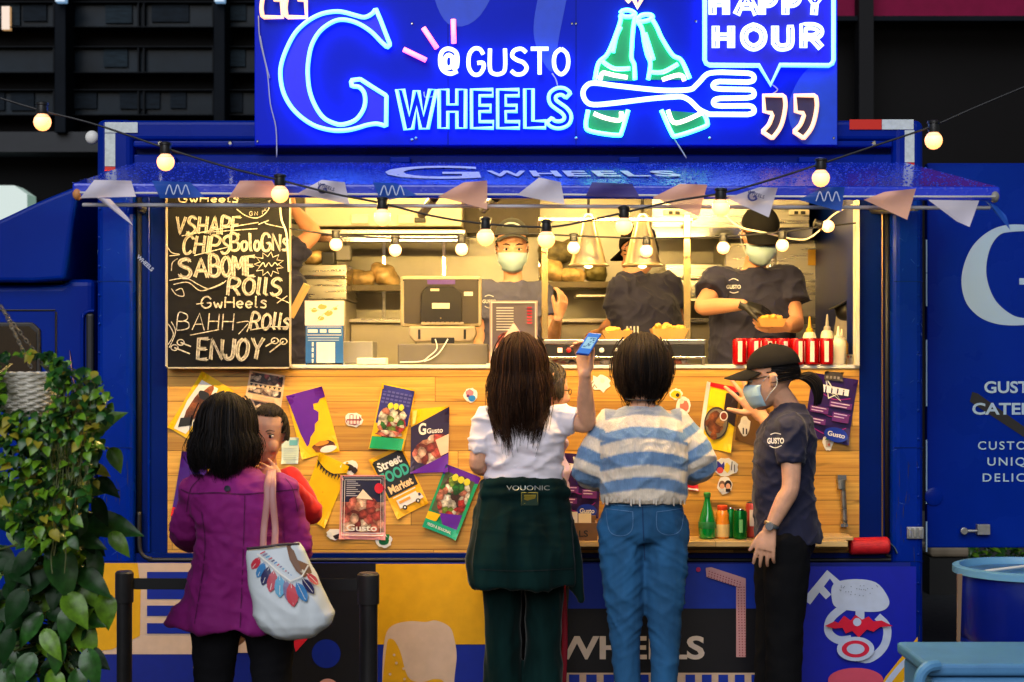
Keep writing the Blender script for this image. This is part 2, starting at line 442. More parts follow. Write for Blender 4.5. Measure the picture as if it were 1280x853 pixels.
HALL = empty('dark_hall', P(1180,560,8), 'black fronted hall with a magenta band on top behind the truck', 'building'); HALL.location.z=0
m = MB(); m.pbox(1036,1900,22,870,8.3,9); m.build('wall', mat('black_hall_wall',(.002,.0015,.002),.6,var=.3,vscale=1,spec=.15), HALL)
m = MB(); m.pbox(1034,1900,-300,20,8.0,9); m.build('magenta_band', mat('magenta_band',lin((120,6,56)),.7,var=.1,spec=.2), HALL)
m = MB(); m.pbox(1074,1092,-300,420,7.8,8.0); m.build('pillar', mat('hall_pillar',(.006,.006,.008),.6,spec=.2), HALL)
m = MB(); m.pbox(1034,1900,20,26,7.86,8.0); m.build('ledge', FAC, HALL)

# ------------------------------------------------------------------ the truck
TR = empty('food_truck', (0,1.0,0), 'bright blue food truck with its serving hatch propped open', 'food truck')
def tp(name, mb, m, **k): return mb.build(name, m, TR, **k)
YB = 2.3
# box body: corner posts, roof, back, floor
m = MB(); m.pbox(120,166,149,905,-.04,YB)
tp('side_wall', m, BLUE, bevel=.03, seg=3)
m = MB(); m.pbox(1116,1155,150,905,-.04,YB); tp('side_wall', m, BLUE, bevel=.03, seg=3)
m = MB(); m.box(PX(123,-.04)+.0,PX(1152,-.04),-.036,YB,PZ(176,-.04),PZ(150,-.04)); tp('roof', m, BLUE, bevel=.02, seg=3)
m = MB(); m.pbox(166,1116,176,184,-.05,.12); m.pbox(166,1116,193,206,-.012,.14); tp('header', m, BLUE, bevel=.008)
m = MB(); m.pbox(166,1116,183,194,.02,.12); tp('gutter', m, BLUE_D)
for px in (200,288,1010,1092):
    m = MB(); m.lathe(P(px,179.5,-.05),[(.012,-.004),(.012,.004),(.007,.009)],10,axis=(0,-1,0)); tp('bolt', m, CHROME, smooth='auto')
# inner reveal on both sides
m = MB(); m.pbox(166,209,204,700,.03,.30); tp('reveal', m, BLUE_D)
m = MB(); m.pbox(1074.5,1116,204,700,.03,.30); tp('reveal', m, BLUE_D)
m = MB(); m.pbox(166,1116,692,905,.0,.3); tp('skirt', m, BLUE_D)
# rivets, joints and grab rails on the corner posts
for px in (124,1148):
    for k in range(17): m=MB(); m.lathe(P(px,225+k*36,-.04),[(.006,0),(.0055,.003),(.002,.0045)],8,axis=(0,-1,0)); tp('rivet', m, BLUE, smooth='auto')
for a,b in ((121,165),(1117,1154)):
    for py in (352,560,702):
        m=MB(); m.pbox(a,b,py-.6,py+.6,-.0412,-.0395); tp('panel_joint', m, BLUE_D)
DIRT=mat('road_grime',(.02,.018,.016),.8)
rq=random.Random(9)
for a,b in ((122,164),(1118,1153)):
    p_=pixframe(0,0,-.04,h=.0008,step=.00005)
    for k in range(26):
        x=rq.uniform(a,b); y=rq.uniform(560,850); L=rq.uniform(3,26)
        p_.line([(x,y),(x+rq.uniform(-.6,.6),y+L*.5),(x+rq.uniform(-1,1),y+L)],[.2,rq.uniform(.3,.8),.1],DIRT)
    for k in range(18):
        x=rq.uniform(a,b); y=rq.uniform(230,700); L=rq.uniform(2,9); an=rq.uniform(0,3); p_.line([(x,y),(min(b,x+L*math.cos(an)),y+L*math.sin(an))],[.25,.1],mat('paint_scratch',lin((90,130,200)),.5))
    p_.build('scuffs',TR)
# rubber seal round the hatch
for xs in ((174,),(1109,)):
    m = MB()
    for px in xs: m.tube([P(px,204,.022),P(px,690,.022)],.011,8)
    tp('seal', m, RUBBER, smooth=True)
m = MB(); m.tube(catmull([P(174,640,.0),P(174,676,.0),P(177,692,.0),P(190,699,.0),P(230,700,.0),P(640,700,.0),P(1095,700,.0),P(1108,694,.0),P(1109,676,.0)],6),.009,8); tp('seal', m, RUBBER, smooth=True)
m = MB(); m.tube([P(186,206,.02),P(186,690,.02)],.005,6); tp('trim', m, BLUE)
m = MB(); m.tube([P(1103,206,.02),P(1103,690,.02)],.004,6); tp('trim', m, mat('bronze_trim',(.2,.12,.06),.4,.6))
# reflective tape
TW = mat('tape_white',(.62,.68,.66),.35,var=.12,vscale=60); TRD = mat('tape_red',lin((215,35,20)),.35)
def tape(x0,x1,y0,y1,mm): m=MB(); m.pbox(x0,x1,y0,y1,-.0425,-.039); tp('reflective_tape', m, mm)
tape(131,172,153,166,TW); tape(131,144,167,208,TW); tape(131,144,208.5,214,TRD)
tape(1062,1102,149.5,162,TRD); tape(1102.5,1142,149.5,162,TW); tape(1131,1143,163,203,TW); tape(1131,1143,203.5,208,TRD)
m = MB(); m.ball(P(115,172,.1),.03,.02,.03); tp('marker_lamp', m, WHITE, smooth=True)

# awning (hatch lid) : hinge at the wall, lower edge towards the street
a0,a1 = P(168,203,-.02), P(1132,203,-.02)
b0,b1 = P(90,229,-1.2), P(1251,234,-1.2)
m = MB(); dn = Vector((0,.0,-.045))
m.add([a0,a1,b1,b0,a0+dn,a1+dn,b1+Vector((0,0,-.05)),b0+Vector((0,0,-.05))],[(0,1,2,3),(7,6,5,4),(0,4,5,1),(1,5,6,2),(2,6,7,3),(3,7,4,0)])
def awning_paint():
    mm = mat('wet_blue_awning', lin((12,50,205)), .27, coat=.5, bump=.0)
    n=mm.node_tree.nodes; l=mm.node_tree.links; b=n['Principled BSDF']
    tc=n.new('ShaderNodeTexCoord'); v=n.new('ShaderNodeTexVoronoi'); v.inputs['Scale'].default_value=75; v.inputs['Randomness'].default_value=1
    l.new(tc.outputs['Object'],v.inputs[0])
    mr=n.new('ShaderNodeMapRange'); mr.inputs[1].default_value=.1; mr.inputs[2].default_value=.45; mr.inputs[3].default_value=1; mr.inputs[4].default_value=0
    l.new(v.outputs[0],mr.inputs[0]); bp=n.new('ShaderNodeBump'); bp.inputs['Strength'].default_value=.25; bp.inputs['Distance'].default_value=.003
    l.new(mr.outputs[0],bp.inputs['Height']); l.new(bp.outputs[0],b.inputs['Normal'])
    return mm
AW = tp('awning', m, awning_paint(), bevel=.008)
du=(a1-a0).normalized(); dv=((a0+a1)/2-(b0+b1)/2).normalized()
pr = Print((a0+a1)/2*.5+(b0+b1)/2*.5, du, dv, h=.003)
WT = mat('white_lettering',(.75,.75,.75),.4)
pr.text('G',-.56,-.33,.95,WT,bold=.012,fit=.37); pr.build('awning_letter',AW)
for k,ch in enumerate('WHEELS'):
    pr = Print((a0+a1)/2*.5+(b0+b1)/2*.5, du, dv, h=.003); pr.text(ch,-.16+(0,.17,.30,.415,.53,.64)[k],-.22,.40,WT,bold=.012,fit=(.155,.11,.09,.09,.09,.10)[k]); pr.build('awning_letter',AW)
# rain drops left standing on the wet lid
m=MB(); rd_=random.Random(6)
for k in range(4200):
    s_,t_=rd_.random(),rd_.random(); q=(a0*(1-s_)+a1*s_)*(1-t_)+(b0*(1-s_)+b1*s_)*t_; r_=rd_.choice((.0018,.0022,.003,.0038,.005))*rd_.uniform(.7,1.2)
    m.ball(q+Vector((0,0,.0005)),r_,r_*1.2,r_*.42,6,4)
dr_=m.build('water_drops',mat('water_drop',(.04,.09,.60),.12,spec=.8),AW,smooth=True); dr_['kind']='stuff'
for px in (500,787,1012,207):
    m=MB(); m.pbox(px-13,px+13,196,204,-.06,-.02); tp('hinge', m, BLUE, bevel=.006)
m = MB(); m.tube([b0+Vector((.03,.03,-.075)),b1+Vector((-.03,.03,-.072))],.007,8); tp('awning_rail', m, mat('rail_grey',(.66,.66,.70),.4,.1), smooth=True)
for px,py,mm in ((97,243,mat('orange_cap',(.6,.25,.08),.5)),(1243,246,GREYP)):
    m=MB(); m.ball(P(px,py,-1.19),.018,.018,.022); tp('rail_cap',m,mm,smooth=True)
for q0,q1 in ((P(178,262,.02),b0+Vector((.2,.2,-.06))),(P(1092,262,.02),b1+Vector((-.25,.2,-.06)))):
    m=MB(); d=q1-q0; m.tube([q0,q0+d*.55],.02,10); so=tp('gas_strut', m, BLACK, smooth='auto')
    m=MB(); m.tube([q0+d*.5,q1],.009,8); m.build('strut_rod',CHROME,so,smooth=True)
for px,py in ((527,268),(604,262)):
    m=MB(); q0=P(px,py,-.5); q1=P(px+16,247,-.95); m.tube([q0,q1],.018,10); tp('strut_bracket', m, BLACK, smooth='auto')
# lamp tube under the awning that washes the counter front
m=MB(); lp0=Vector((a0.x+.25,-.6,2.128)); lp1=Vector((a1.x-.25,-.6,2.128))
m.tube([lp0,lp1],.012,10)
tp('awning_lamp', m, emat('warm_tube',(1,.64,.18),260), smooth=True)

# timber front, counter and window frame
def wood(name, c1, c2, plank, stretch=(1.0,42,42), rot=0):
    mm=mat(name,c1,.5,bump=.0); n=mm.node_tree.nodes; l=mm.node_tree.links; b=n['Principled BSDF']
    tc=n.new('ShaderNodeTexCoord'); sp=n.new('ShaderNodeSeparateXYZ'); l.new(tc.outputs['Object'],sp.inputs[0])
    dv=n.new('ShaderNodeMath'); dv.operation='DIVIDE'; dv.inputs[1].default_value=plank; l.new(sp.outputs[2],dv.inputs[0])
    fl=n.new('ShaderNodeMath'); fl.operation='FLOOR'; l.new(dv.outputs[0],fl.inputs[0])
    # board ends: x shifted per row
    wn0=n.new('ShaderNodeTexWhiteNoise'); wn0.noise_dimensions='1D'; l.new(fl.outputs[0],wn0.inputs['W'])
    ax=n.new('ShaderNodeMath'); ax.operation='MULTIPLY_ADD'; ax.inputs[1].default_value=3.0; l.new(wn0.outputs[0],ax.inputs[0]); l.new(sp.outputs[0],ax.inputs[2])
    dx=n.new('ShaderNodeMath'); dx.operation='DIVIDE'; dx.inputs[1].default_value=1.3; l.new(ax.outputs[0],dx.inputs[0])
    fx=n.new('ShaderNodeMath'); fx.operation='FLOOR'; l.new(dx.outputs[0],fx.inputs[0])
    cb=n.new('ShaderNodeCombineXYZ'); l.new(fl.outputs[0],cb.inputs[0]); l.new(fx.outputs[0],cb.inputs[1])
    wn=n.new('ShaderNodeTexWhiteNoise'); l.new(cb.outputs[0],wn.inputs[0])
    vm=n.new('ShaderNodeVectorMath'); vm.operation='MULTIPLY_ADD'; vm.inputs[1].default_value=(7,5,9); l.new(wn.outputs['Color'],vm.inputs[0]); l.new(tc.outputs['Object'],vm.inputs[2])
    mp=n.new('ShaderNodeMapping'); mp.inputs['Scale'].default_value=stretch; l.new(vm.outputs[0],mp.inputs[0])
    g=n.new('ShaderNodeTexNoise'); g.inputs['Scale'].default_value=1.6; g.inputs['Detail'].default_value=8; g.inputs['Roughness'].default_value=.65; g.inputs['Distortion'].default_value=.35; l.new(mp.outputs[0],g.inputs[0])
    cr=n.new('ShaderNodeValToRGB'); e=cr.color_ramp.elements; e[0].position=.30; e[0].color=(*c2,1); e[1].position=.62; e[1].color=(*c1,1)
    l.new(g.outputs[0],cr.inputs[0])
    # knots and dark streaks
    mp2=n.new('ShaderNodeMapping'); mp2.inputs['Scale'].default_value=(2.4,1,13); l.new(vm.outputs[0],mp2.inputs[0])
    k=n.new('ShaderNodeTexNoise'); k.inputs['Scale'].default_value=1.3; k.inputs['Detail'].default_value=3; l.new(mp2.outputs[0],k.inputs[0])
    kr=n.new('ShaderNodeMapRange'); kr.inputs[1].default_value=.66; kr.inputs[2].default_value=.76; kr.inputs[3].default_value=1; kr.inputs[4].default_value=.25; l.new(k.outputs[0],kr.inputs[0])
    br=n.new('ShaderNodeMapRange'); br.inputs[3].default_value=.48; br.inputs[4].default_value=1.15; l.new(wn.outputs[0],br.inputs[0])
    mu=n.new('ShaderNodeMath'); mu.operation='MULTIPLY'; l.new(kr.outputs[0],mu.inputs[0]); l.new(br.outputs[0],mu.inputs[1])
    # gaps
    fr=n.new('ShaderNodeMath'); fr.operation='FRACT'; l.new(dv.outputs[0],fr.inputs[0])
    gp=n.new('ShaderNodeMapRange'); gp.inputs[1].default_value=.0; gp.inputs[2].default_value=.045; gp.inputs[3].default_value=.22; gp.inputs[4].default_value=1; l.new(fr.outputs[0],gp.inputs[0])
    fr2=n.new('ShaderNodeMath'); fr2.operation='FRACT'; l.new(dx.outputs[0],fr2.inputs[0])
    gp2=n.new('ShaderNodeMapRange'); gp2.inputs[1].default_value=.0; gp2.inputs[2].default_value=.004; gp2.inputs[3].default_value=.3; gp2.inputs[4].default_value=1; l.new(fr2.outputs[0],gp2.inputs[0])
    m3=n.new('ShaderNodeMath'); m3.operation='MULTIPLY'; l.new(gp.outputs[0],m3.inputs[0]); l.new(gp2.outputs[0],m3.inputs[1])
    m4=n.new('ShaderNodeMath'); m4.operation='MULTIPLY'; l.new(m3.outputs[0],m4.inputs[0]); l.new(mu.outputs[0],m4.inputs[1])
    mx=n.new('ShaderNodeMix'); mx.data_type='RGBA'; mx.blend_type='MULTIPLY'; mx.inputs[0].default_value=1; l.new(cr.outputs[0],mx.inputs[6]); l.new(m4.outputs[0],mx.inputs[7]); l.new(mx.outputs[2],b.inputs['Base Color'])
    bp=n.new('ShaderNodeBump'); bp.inputs['Strength'].default_value=.25; bp.inputs['Distance'].default_value=.003; l.new(m4.outputs[0],bp.inputs['Height']); l.new(bp.outputs[0],b.inputs['Normal'])
    return mm
WOOD = wood('timber_boards', (.80,.43,.07), (.50,.21,.03), .107)
WOOD2 = wood('ledge_board', (.74,.50,.2), (.5,.3,.1), .4)
m=MB(); m.pbox(209.5,1074,461,692,.03,.10); tp('timber_front', m, WOOD)
m=MB(); m.box(PX(209,.02),PX(1074.5,.02),.022,.5,PZ(461,-.03),PZ(456.5,-.03)); tp('counter', m, mat('counter_white',(.75,.73,.68),.3,var=.05), bevel=.003)
m=MB(); m.pbox(206.5,209,244,458,-.01,.03); tp('window_frame', m, CREAM)
m=MB(); m.pbox(1069.5,1074.5,250,457,-.012,.04); tp('window_frame', m, CREAM)
# small ledge shelf along the foot of the timber front, right half
m=MB(); m.box(PX(690,-.17),PX(1060,-.17),-.17,.029,PZ(684,-.17),PZ(677,-.17)); m.box(PX(1000,-.12),PX(1067,-.12),-.12,.029,PZ(678,-.17)+.002,PZ(673,-.17)); tp('ledge_shelf', m, WOOD2, bevel=.003)
# gas strut fixed on the timber
m=MB(); m.tube([P(1053,600,.0),P(1056,657,.0)],.012,10); m.tube([P(1050,596,.01),P(1051,612,.0)],.017,8); st=tp('flap_strut', m, STEEL, smooth='auto')
m=MB(); m.pbox(1047,1058,594,600,-.01,.03); m.build('bracket',CHROME,st)
m=MB(); m.pbox(1051,1060,655,659,-.01,.03); m.build('bracket',CHROME,st)
# hinges, latch and the red roll at the corner of the hatch
m=MB(); m.pbox(1134,1155,659,674,-.055,-.04)
for k in range(3): m.pbox(1136+k*6.5,1140+k*6.5,661,672,-.062,-.055)
tp('latch', m, mat('galvanised',(.4,.4,.4),.4,.9,var=.2,vscale=40), bevel=.003)

# kitchen shell
ZF,ZC=.6,2.40
XL,XR=PX(172,.05),PX(1112,.05)
m=MB(); m.box(XL,XR,2.2,2.28,ZF,ZC); tp('kitchen_wall', m, STEEL_M)
m=MB(); m.box(XL-.01,XL+.02,.3,2.2,ZF,ZC); tp('kitchen_wall', m, STEEL_M)
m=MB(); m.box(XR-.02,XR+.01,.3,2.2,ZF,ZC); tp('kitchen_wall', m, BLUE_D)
m=MB(); m.box(XL,XR,.03,2.2,ZF-.06,ZF); tp('kitchen_floor', m, GREYP)
m=MB(); m.box(XL,XR,.03,2.28,ZC,ZC+.04); tp('kitchen_ceiling', m, mat('ceiling_white',(.7,.66,.58),.5))
for yy,s in ((.13,16),(1.2,16)):
    m=MB(); m.box(XL+.35,XR-.35,yy,yy+.12,ZC-.04,ZC-.002); tp('ceiling_lamp', m, emat('kitchen_tube',(1,.67,.24),28) if yy<.5 else emat('kitchen_tube_rear',(1,.64,.19),10), bevel=.01)
# lower chassis
m=MB(); m.box(PX(130,0),PX(1150,0),.2,2.2,.28,.56); tp('chassis', m, BLACK)
for xx in (-.95,-.6,.9):
    m=MB(); m.lathe((xx,.5,.36),[(.2,-.13),(.34,-.12),(.36,-.09),(.36,.09),(.34,.12),(.2,.13)],32,axis=(0,1,0)); wo=tp('wheel', m, RUBBER, smooth='auto')
    m=MB(); m.lathe((xx,.5,.36),[(.19,-.135),(.2,-.12),(.2,.12),(.19,.135)],24,axis=(0,1,0)); m.build('rim',STEEL_M,wo,smooth='auto')
# open rear door panel at the right, hinged outwards
m=MB(); m.pbox(1159,1480,204,685,.12,.17); DO=tp('rear_door', m, BLUE, bevel=.006)
pr=pixframe(0,0,.12,h=.002)
LT=mat('pale_door_lettering',lin((150,178,205)),.5); BK=mat('black_tape',(.01,.01,.012),.5)
m=MB(); 
Gout=[(1300,283),(1262,281),(1235,290),(1213,312),(1202,345),(1206,375),(1222,395),(1245,405),(1272,407),(1300,404)]
Gin=[(1300,397),(1280,398),(1262,392),(1243,374),(1233,345),(1236,315),(1248,295),(1265,290),(1300,289)]
pr.poly([(v.x,v.y) for v in catmull([(x,y,0) for x,y in Gout],6)+catmull([(x,y,0) for x,y in Gin],6)],LT)
pr.rect(1274,356,1330,348,LT)
pr.build('door_letter',DO)
pr=pixframe(0,0,.12,h=.003); pr.poly([(1215,490),(1222,492),(1300,548),(1300,560),(1212,502)],BK); pr.build('black_tape',DO)
for t,x,y,s,w,bo_ in (('GUSTO',1230,491,20,74,.5),('CATERING',1215,518,20,118,.5),('CUSTOMIZED',1222,562,14.5,118,.15),('UNIQUE',1234,582,14.5,72,.15),('DELICACIES',1228,602,14.5,108,.15)):
    pr=pixframe(0,0,.12,h=.004); pr.text(t,x,y,s,LT,bold=bo_,spacing=1.25 if bo_<.3 else 1,fit=w); pr.build('door_lettering',DO)
for y0,y1 in ((300,341),(342,383),(425,508),(550,630),(652,690)):
    pr=pixframe(0,0,.12,h=.002); pr.rect(1157.2,y1,1159,y0,LT); pr.build('edge_tape',DO)

m=MB(); m.pbox(1222,1238,656,669,.09,.12); m.tube([P(1205,664,.09),P(1222,664,.09)],.008,8); m.lathe(P(1205,664,.09),[(.016,-.008),(.016,.008)],10,axis=(0,-1,0)); m.build('door_latch',mat('latch_steel',(.35,.35,.35),.4,.9,var=.2,vscale=40),DO,bevel=.002)
m=MB(); m.lathe(P(1167,621,.12),[(.04,0),(.04,.006),(.03,.01)],20,axis=(0,-1,0)); m.build('door_handle',BLUE,DO,smooth='auto')
# cab at the left
m=MB(); m.pprism([(-200,358),(76,355),(88,349),(118,349),(118,905),(-200,905)],.12,2.0); CB=tp('cab', m, BLUE_CAB, bevel=.03, seg=3)
m=MB(); m.pprism([(v.x,v.y) for v in catmull([(-130,330,0),(-60,300,0),(0,274,0),(45,253,0),(94,233,0)],5)]+[(97,240),(81,350),(40,353),(-130,352)],.05,1.9); tp('wind_deflector', m, BLUE_CAB, bevel=.02, seg=3)
m=MB(); m.pprism([(-110,403),(40,403),(50,412),(51,470),(46,474),(-110,474)],.105,.125); wn=m.build('cab_window',RUBBER,CB,bevel=.008)
m=MB(); m.pprism([(-105,408),(36,408),(45,416),(45,470),(-105,470)],.098,.106); m.build('pane',mat('cab_glass',(.01,.012,.016),.05,spec=.8),wn)
m=MB(); m.pbox(12,44,432,468,.35,.36); m.build('seat_headrest',GREYP,wn)
m=MB(); m.pbox(107,117,392,560,.10,.125); m.build('air_slot',RUBBER,CB,bevel=.01)
m=MB(); m.tube(catmull([P(104,560,.11),P(103,410,.11),P(106,393,.11),P(113,389,.11),P(118,389,.11)],5),.008,8); m.build('slot_rim',BLUE_CAB,CB,smooth=True)
m=MB(); m.tube([P(-200,388,.118),P(69,388,.118)],.004,6); m.tube([P(70,390,.118),P(70,560,.118)],.005,6); m.build('door_gap',BLACK,CB)
m=MB(); m.tube([P(-200,353.5,.115),P(78,351.5,.115)],.008,6); m.build('roof_seam',BLACK,CB)
m=MB(); m.pprism([(87,438),(91,470),(97,500),(96,508),(93,490),(88,455)],.112,.1195); m.build('scratch',mat('bare_metal_scratch',lin((190,130,130)),.5),CB)
# rolled red bundle on the hatch corner
m=MB(); m.tube([P(1062,683,-.05),P(1064,683,-.05),P(1109,682,-.05),P(1111,682,-.05)],[.03,.037,.037,.03],16)
rr=m.build('rolled_strap',mat('red_webbing',lin((190,20,28)),.6,var=.2,vscale=30,bump=.3,bscale=80),None,smooth='auto')
tag(rr,'red rolled bundle lying at the lower right corner of the hatch','strap')
m=MB(); m.tube(catmull([P(1110,678,-.05),P(1117,684,-.05),P(1121,692,-.05)],4),.005,6); m.build('hook',CHROME,rr)

# ------------------------------------------------------------------ printed banner below the hatch
BN=empty('printed_banner',P(630,850,-.06),'long printed banner with beer, straw and burger art under the hatch','banner')
m=MB(); m.pbox(118,1138,703.5,905,-.062,-.05); m.build('cloth',flat((8,30,128)),BN)
pr=pixframe(0,0,-.062,h=.001,step=.0006)
BE,YE,NV,BKB,RD,BL2=flat((205,175,150)),flat((218,160,12)),flat((6,34,140)),flat((14,13,20)),flat((205,30,50)),flat((14,50,160))
def cm(p,n=6,closed=True): return [(v.x,v.y) for v in catmull([(x,y,0) for x,y in p],n,closed)]
pr.rect(118,818,258,704,BE); pr.rect(256,816,300,704,BE)
pr.poly(cm([(120,704),(172,704),(176,735),(175,795),(140,812),(120,814)],1),YE)
for a,b in ((715,749),(757,770),(779,792)): pr.rect(184,b,330,a,NV)
pr.rect(300,816,335,792,BE)
pr.poly([(335,704),(470,704),(470,905),(330,905),(330,860)],BKB)
pr.poly(cm([(380,708),(400,704),(440,704),(468,712),(470,760),(372,760)],1),BKB)
pr.rect(374,712,384,704,BE)
pr.disc(408,817,18,NV); pr.disc(410,862,14,flat((210,150,140)))
pr.poly([(365,795),(386,797),(370,815)],RD)
for k in range(9): pr.disc(243+4*(k%4)*1.0+k*.8,834+k*3.2,1.4,BE,seg=10)
pr.rect(470,805,612,704.5,YE); pr.rect(470,905,612,805.5,NV)
foam=cm([(481,800),(490,782),(512,776),(532,777),(545,775),(562,783),(568,798),(571,820),(568,850),(566,905),(480,905),(478,850)],5)
pr.poly(foam,BE); 
pr.poly(cm([(482,905),(483,812),(490,798),(500,812),(510,845),(526,852),(545,848),(556,856),(556,905)],4),YE)
for x,y in ((493,818),(488,842),(505,835),(506,848),(496,828)): pr.disc(x,y,1.7,BE,seg=10)
pr.rect(612,760,950,704.5,BL2); pr.rect(612,905,950,760,BKB); pr.rect(612,905,950,840,BE)
pr.text('WHEELS',693,822,39,flat((205,190,178)),bold=1.1,fit=187)
for k in range(7): pr.rect(668+0+k*21.5+120*0,905,681+k*21.5,842,BL2)
for k in range(5): pr.rect(856+k*20.5,905,868+k*20.5,842,BL2)
pr.disc(872,711,3,flat((190,30,90)),seg=10)
STR=flat((205,150,150)); pr.poly([(881,709),(888,708),(931,722),(931,820),(919,820),(919,732),(882,720)],STR)
DOT=flat((140,40,60))
for k in range(26):
    for j in range(3):
        pr.disc(921.5+j*3.6,733+k*3.3,.8,DOT,seg=6)
for k in range(12):
    for j in range(3): pr.disc(884+k*3.4-j*.5,711.5+j*3+k*1.15,.8,DOT,seg=6)
pr.rect(950,905,1138,704.5,flat((10,24,158)))
PW=flat((176,188,212))
# the letters F O O D tumbling round an exploded burger
pr.line([(1003,748),(1030,714),(1048,733)],11,PW); pr.line([(1020,731),(1030,742)],9,PW)
pr.line(cm([(1052,752),(1033,768),(1030,785),(1042,795),(1058,794)],5,False),10,PW)
pr.line(cm([(1090,766),(1102,780),(1098,803),(1080,818),(1062,815)],5,False),10,PW)
pr.line(cm([(1100,852),(1127,822),(1130,838),(1118,850),(1104,856)],5,False),9,PW)
pr.poly(cm([(1034,745),(1036,726),(1060,720),(1088,724),(1103,742),(1103,754),(1090,760),(1060,759),(1040,755)],5),PW)
for k in range(26): pr.disc(1042+random.random()*48,727+random.random()*14,.7,flat((120,130,150)),seg=6)
pr.rect(1062,775,1073,757,PW)
pr.poly([(1024,777),(1036,771),(1041,773),(1048,764),(1056,770),(1062,763),(1070,769),(1078,765),(1084,771),(1094,770),(1108,777),(1092,778),(1084,784),(1076,781),(1066,791),(1058,783),(1050,786),(1046,779),(1036,780)],flat((200,20,52)))
pr.disc(1064,772,5,PW)
pr.disc(1062,805,23,PW,ry=15); pr.disc(1062,805,17,flat((200,30,60)),ry=10.5); pr.disc(1062,805,11,PW,ry=6.5)
pr.poly([(1138,790),(1138,905),(1070,905),(1098,840)],YE)
pr.line(cm([(1098,852),(1124,820),(1133,830),(1122,848),(1106,858)],5),7,PW)
pr.disc(1062,843,34,flat((196,74,96)),ry=15); pr.rect(1028,868,1096,843,flat((196,74,96)))
pr.build('printed_art',BN)
# the cloth lies flat, without folds
# ================================================================== neon sign on the roof edge
YS=-.10
SG=empty('neon_sign', P(683,183,YS), 'glowing blue neon signboard with bottles, fork and lettering on the truck roof', 'sign')
m=MB(); m.pbox(318,1047,-60,182,YS,YS+.04)
def sign_blue():
    mm=mat('sign_blue',lin((0,34,200)),.36,spec=.12,var=.1,vscale=2.5)
    return mm
PN=m.build('panel',sign_blue(),SG,bevel=.004)
m=MB(); 
for px in (560,720): m.pbox(px-.4,px+.4,-60,181.5,YS-.0008,YS)
m.build('panel_joint',BLUE_D,PN)
PB=flat((4,70,215))
for wq in ([(690,-60,0),(672,0,0),(668,50,0),(690,90,0),(700,40,0),(720,-60,0)],[(560,-60,0),(540,-20,0),(560,30,0),(600,20,0),(640,-60,0)],[(1046,66,0),(1004,92,0),(985,140,0),(1004,180,0),(1046,181,0)]):
    pr=pixframe(0,0,YS,h=.0012); pr.poly([(min(1046,v.x),min(181,v.y)) for v in catmull(wq,6)],PB); pr.build('wave_print',PN)
for px,py in ((515,30),(715,30),(720,30),(870,27),(520,173),(515,175),(720,173),(887,173),(1042,173),(322,177)): m=MB(); m.lathe(P(px,py,YS),[(.006,0),(.006,.004),(.003,.006)],8,axis=(0,-1,0)); m.build('screw',CHROME,PN)
NEON={}
def tubepx(name,paths,m,r=.0095,closed=False,Y=YS-.03,parent=SG):
    mb=MB()
    for p in paths: mb.tube([P(x,y,Y) for x,y in p],r,8,closed=closed)
    return mb.build(name,m,parent,smooth=True)
def smoothp(p,n=5,closed=False): return [(v.x,v.y) for v in catmull([(x,y,0) for x,y in p],n,closed)]
def k2(p,s=2.942,ox=310,oy=0): return [(x/s+ox,y/s+oy) for x,y in p]
def k3(p): return k2(p,3.556,700,0)
N_ICE=emat('neon_ice',(.035,.19,1.0),5.2); N_CY=emat('neon_cyan',(.03,.18,1.0),4.6); N_WH=emat('neon_white',(.40,.5,1.0),2.6)
N_OR=emat('neon_warm',(1,.42,.13),1.35); N_RD=emat('neon_red',(1,.09,.14),2.6); N_GR=emat('neon_green',(.06,1,.62),3.4)
N_BL=emat('neon_blue',(.02,.11,1.0),6)
def sharp(segs,n=5):                 # pieces joined with corners
    out=[]
    for s in segs: out+= smoothp(s,n) if len(s)>2 else list(s)
    return out
G=sharp([[(470,33),(455,52),(428,64),(395,57),(355,46),(320,43),(270,52),(220,78),(175,120),(142,180),(122,240),(120,290),(132,345),(160,395),(200,435),(250,465),(310,480),(360,480),(400,472),(440,460),(475,456),(508,465)],
 [(509,360),(509,355)],[(505,350),(460,322),(415,293)],[(410,292),(380,296)],[(379,300),(382,318)],[(386,318),(410,322),(428,345),(430,385),(415,420),(390,445),(350,458),(320,455),(280,435),(250,395),(228,340),(220,280),(222,225),(235,165),(265,115),(310,82),(350,73),(400,85),(450,115),(490,155),(512,175)],[(522,166),(521,160)],[(505,120),(488,75)]])
tubepx('neon_letter',[k2(G)],N_ICE,closed=True)
# backing of the big letter
m=MB(); m.pprism(k2(G),YS-.012,YS-.002); m.build('letter_backing',mat('letter_blue',lin((0,10,205)),.35),SG)
for a,b in (((572,182),(655,222)),((645,103),(695,178)),((755,72),(757,160))): tubepx('neon_dash',[k2([a,b])],N_RD,r=.011)
at=[smoothp(k2([(770,262),(745,272),(720,262),(708,240),(708,205),(720,185),(740,180),(762,190),(770,210),(768,245),(757,250),(752,240),(752,205)]),5), smoothp(k2([(752,212),(740,203),(728,210),(724,228),(728,246),(740,250),(752,240)]),5)]
tubepx('neon_letter',at,N_WH,r=.009)
xs=[(812,865,'G'),(890,945,'U'),(968,1025,'S'),(1040,1105,'T'),(1125,1178,'O')]
for x0,x1,ch in xs:
    o=k2([(x0,180),(x1,274)])
    st=strokes(ch,o[0][0],o[0][1],o[1][0]-o[0][0],o[1][1]-o[0][1])
    tubepx('neon_letter',[[(v.x,v.y) for v in s] for s in st],N_WH,r=.0088)
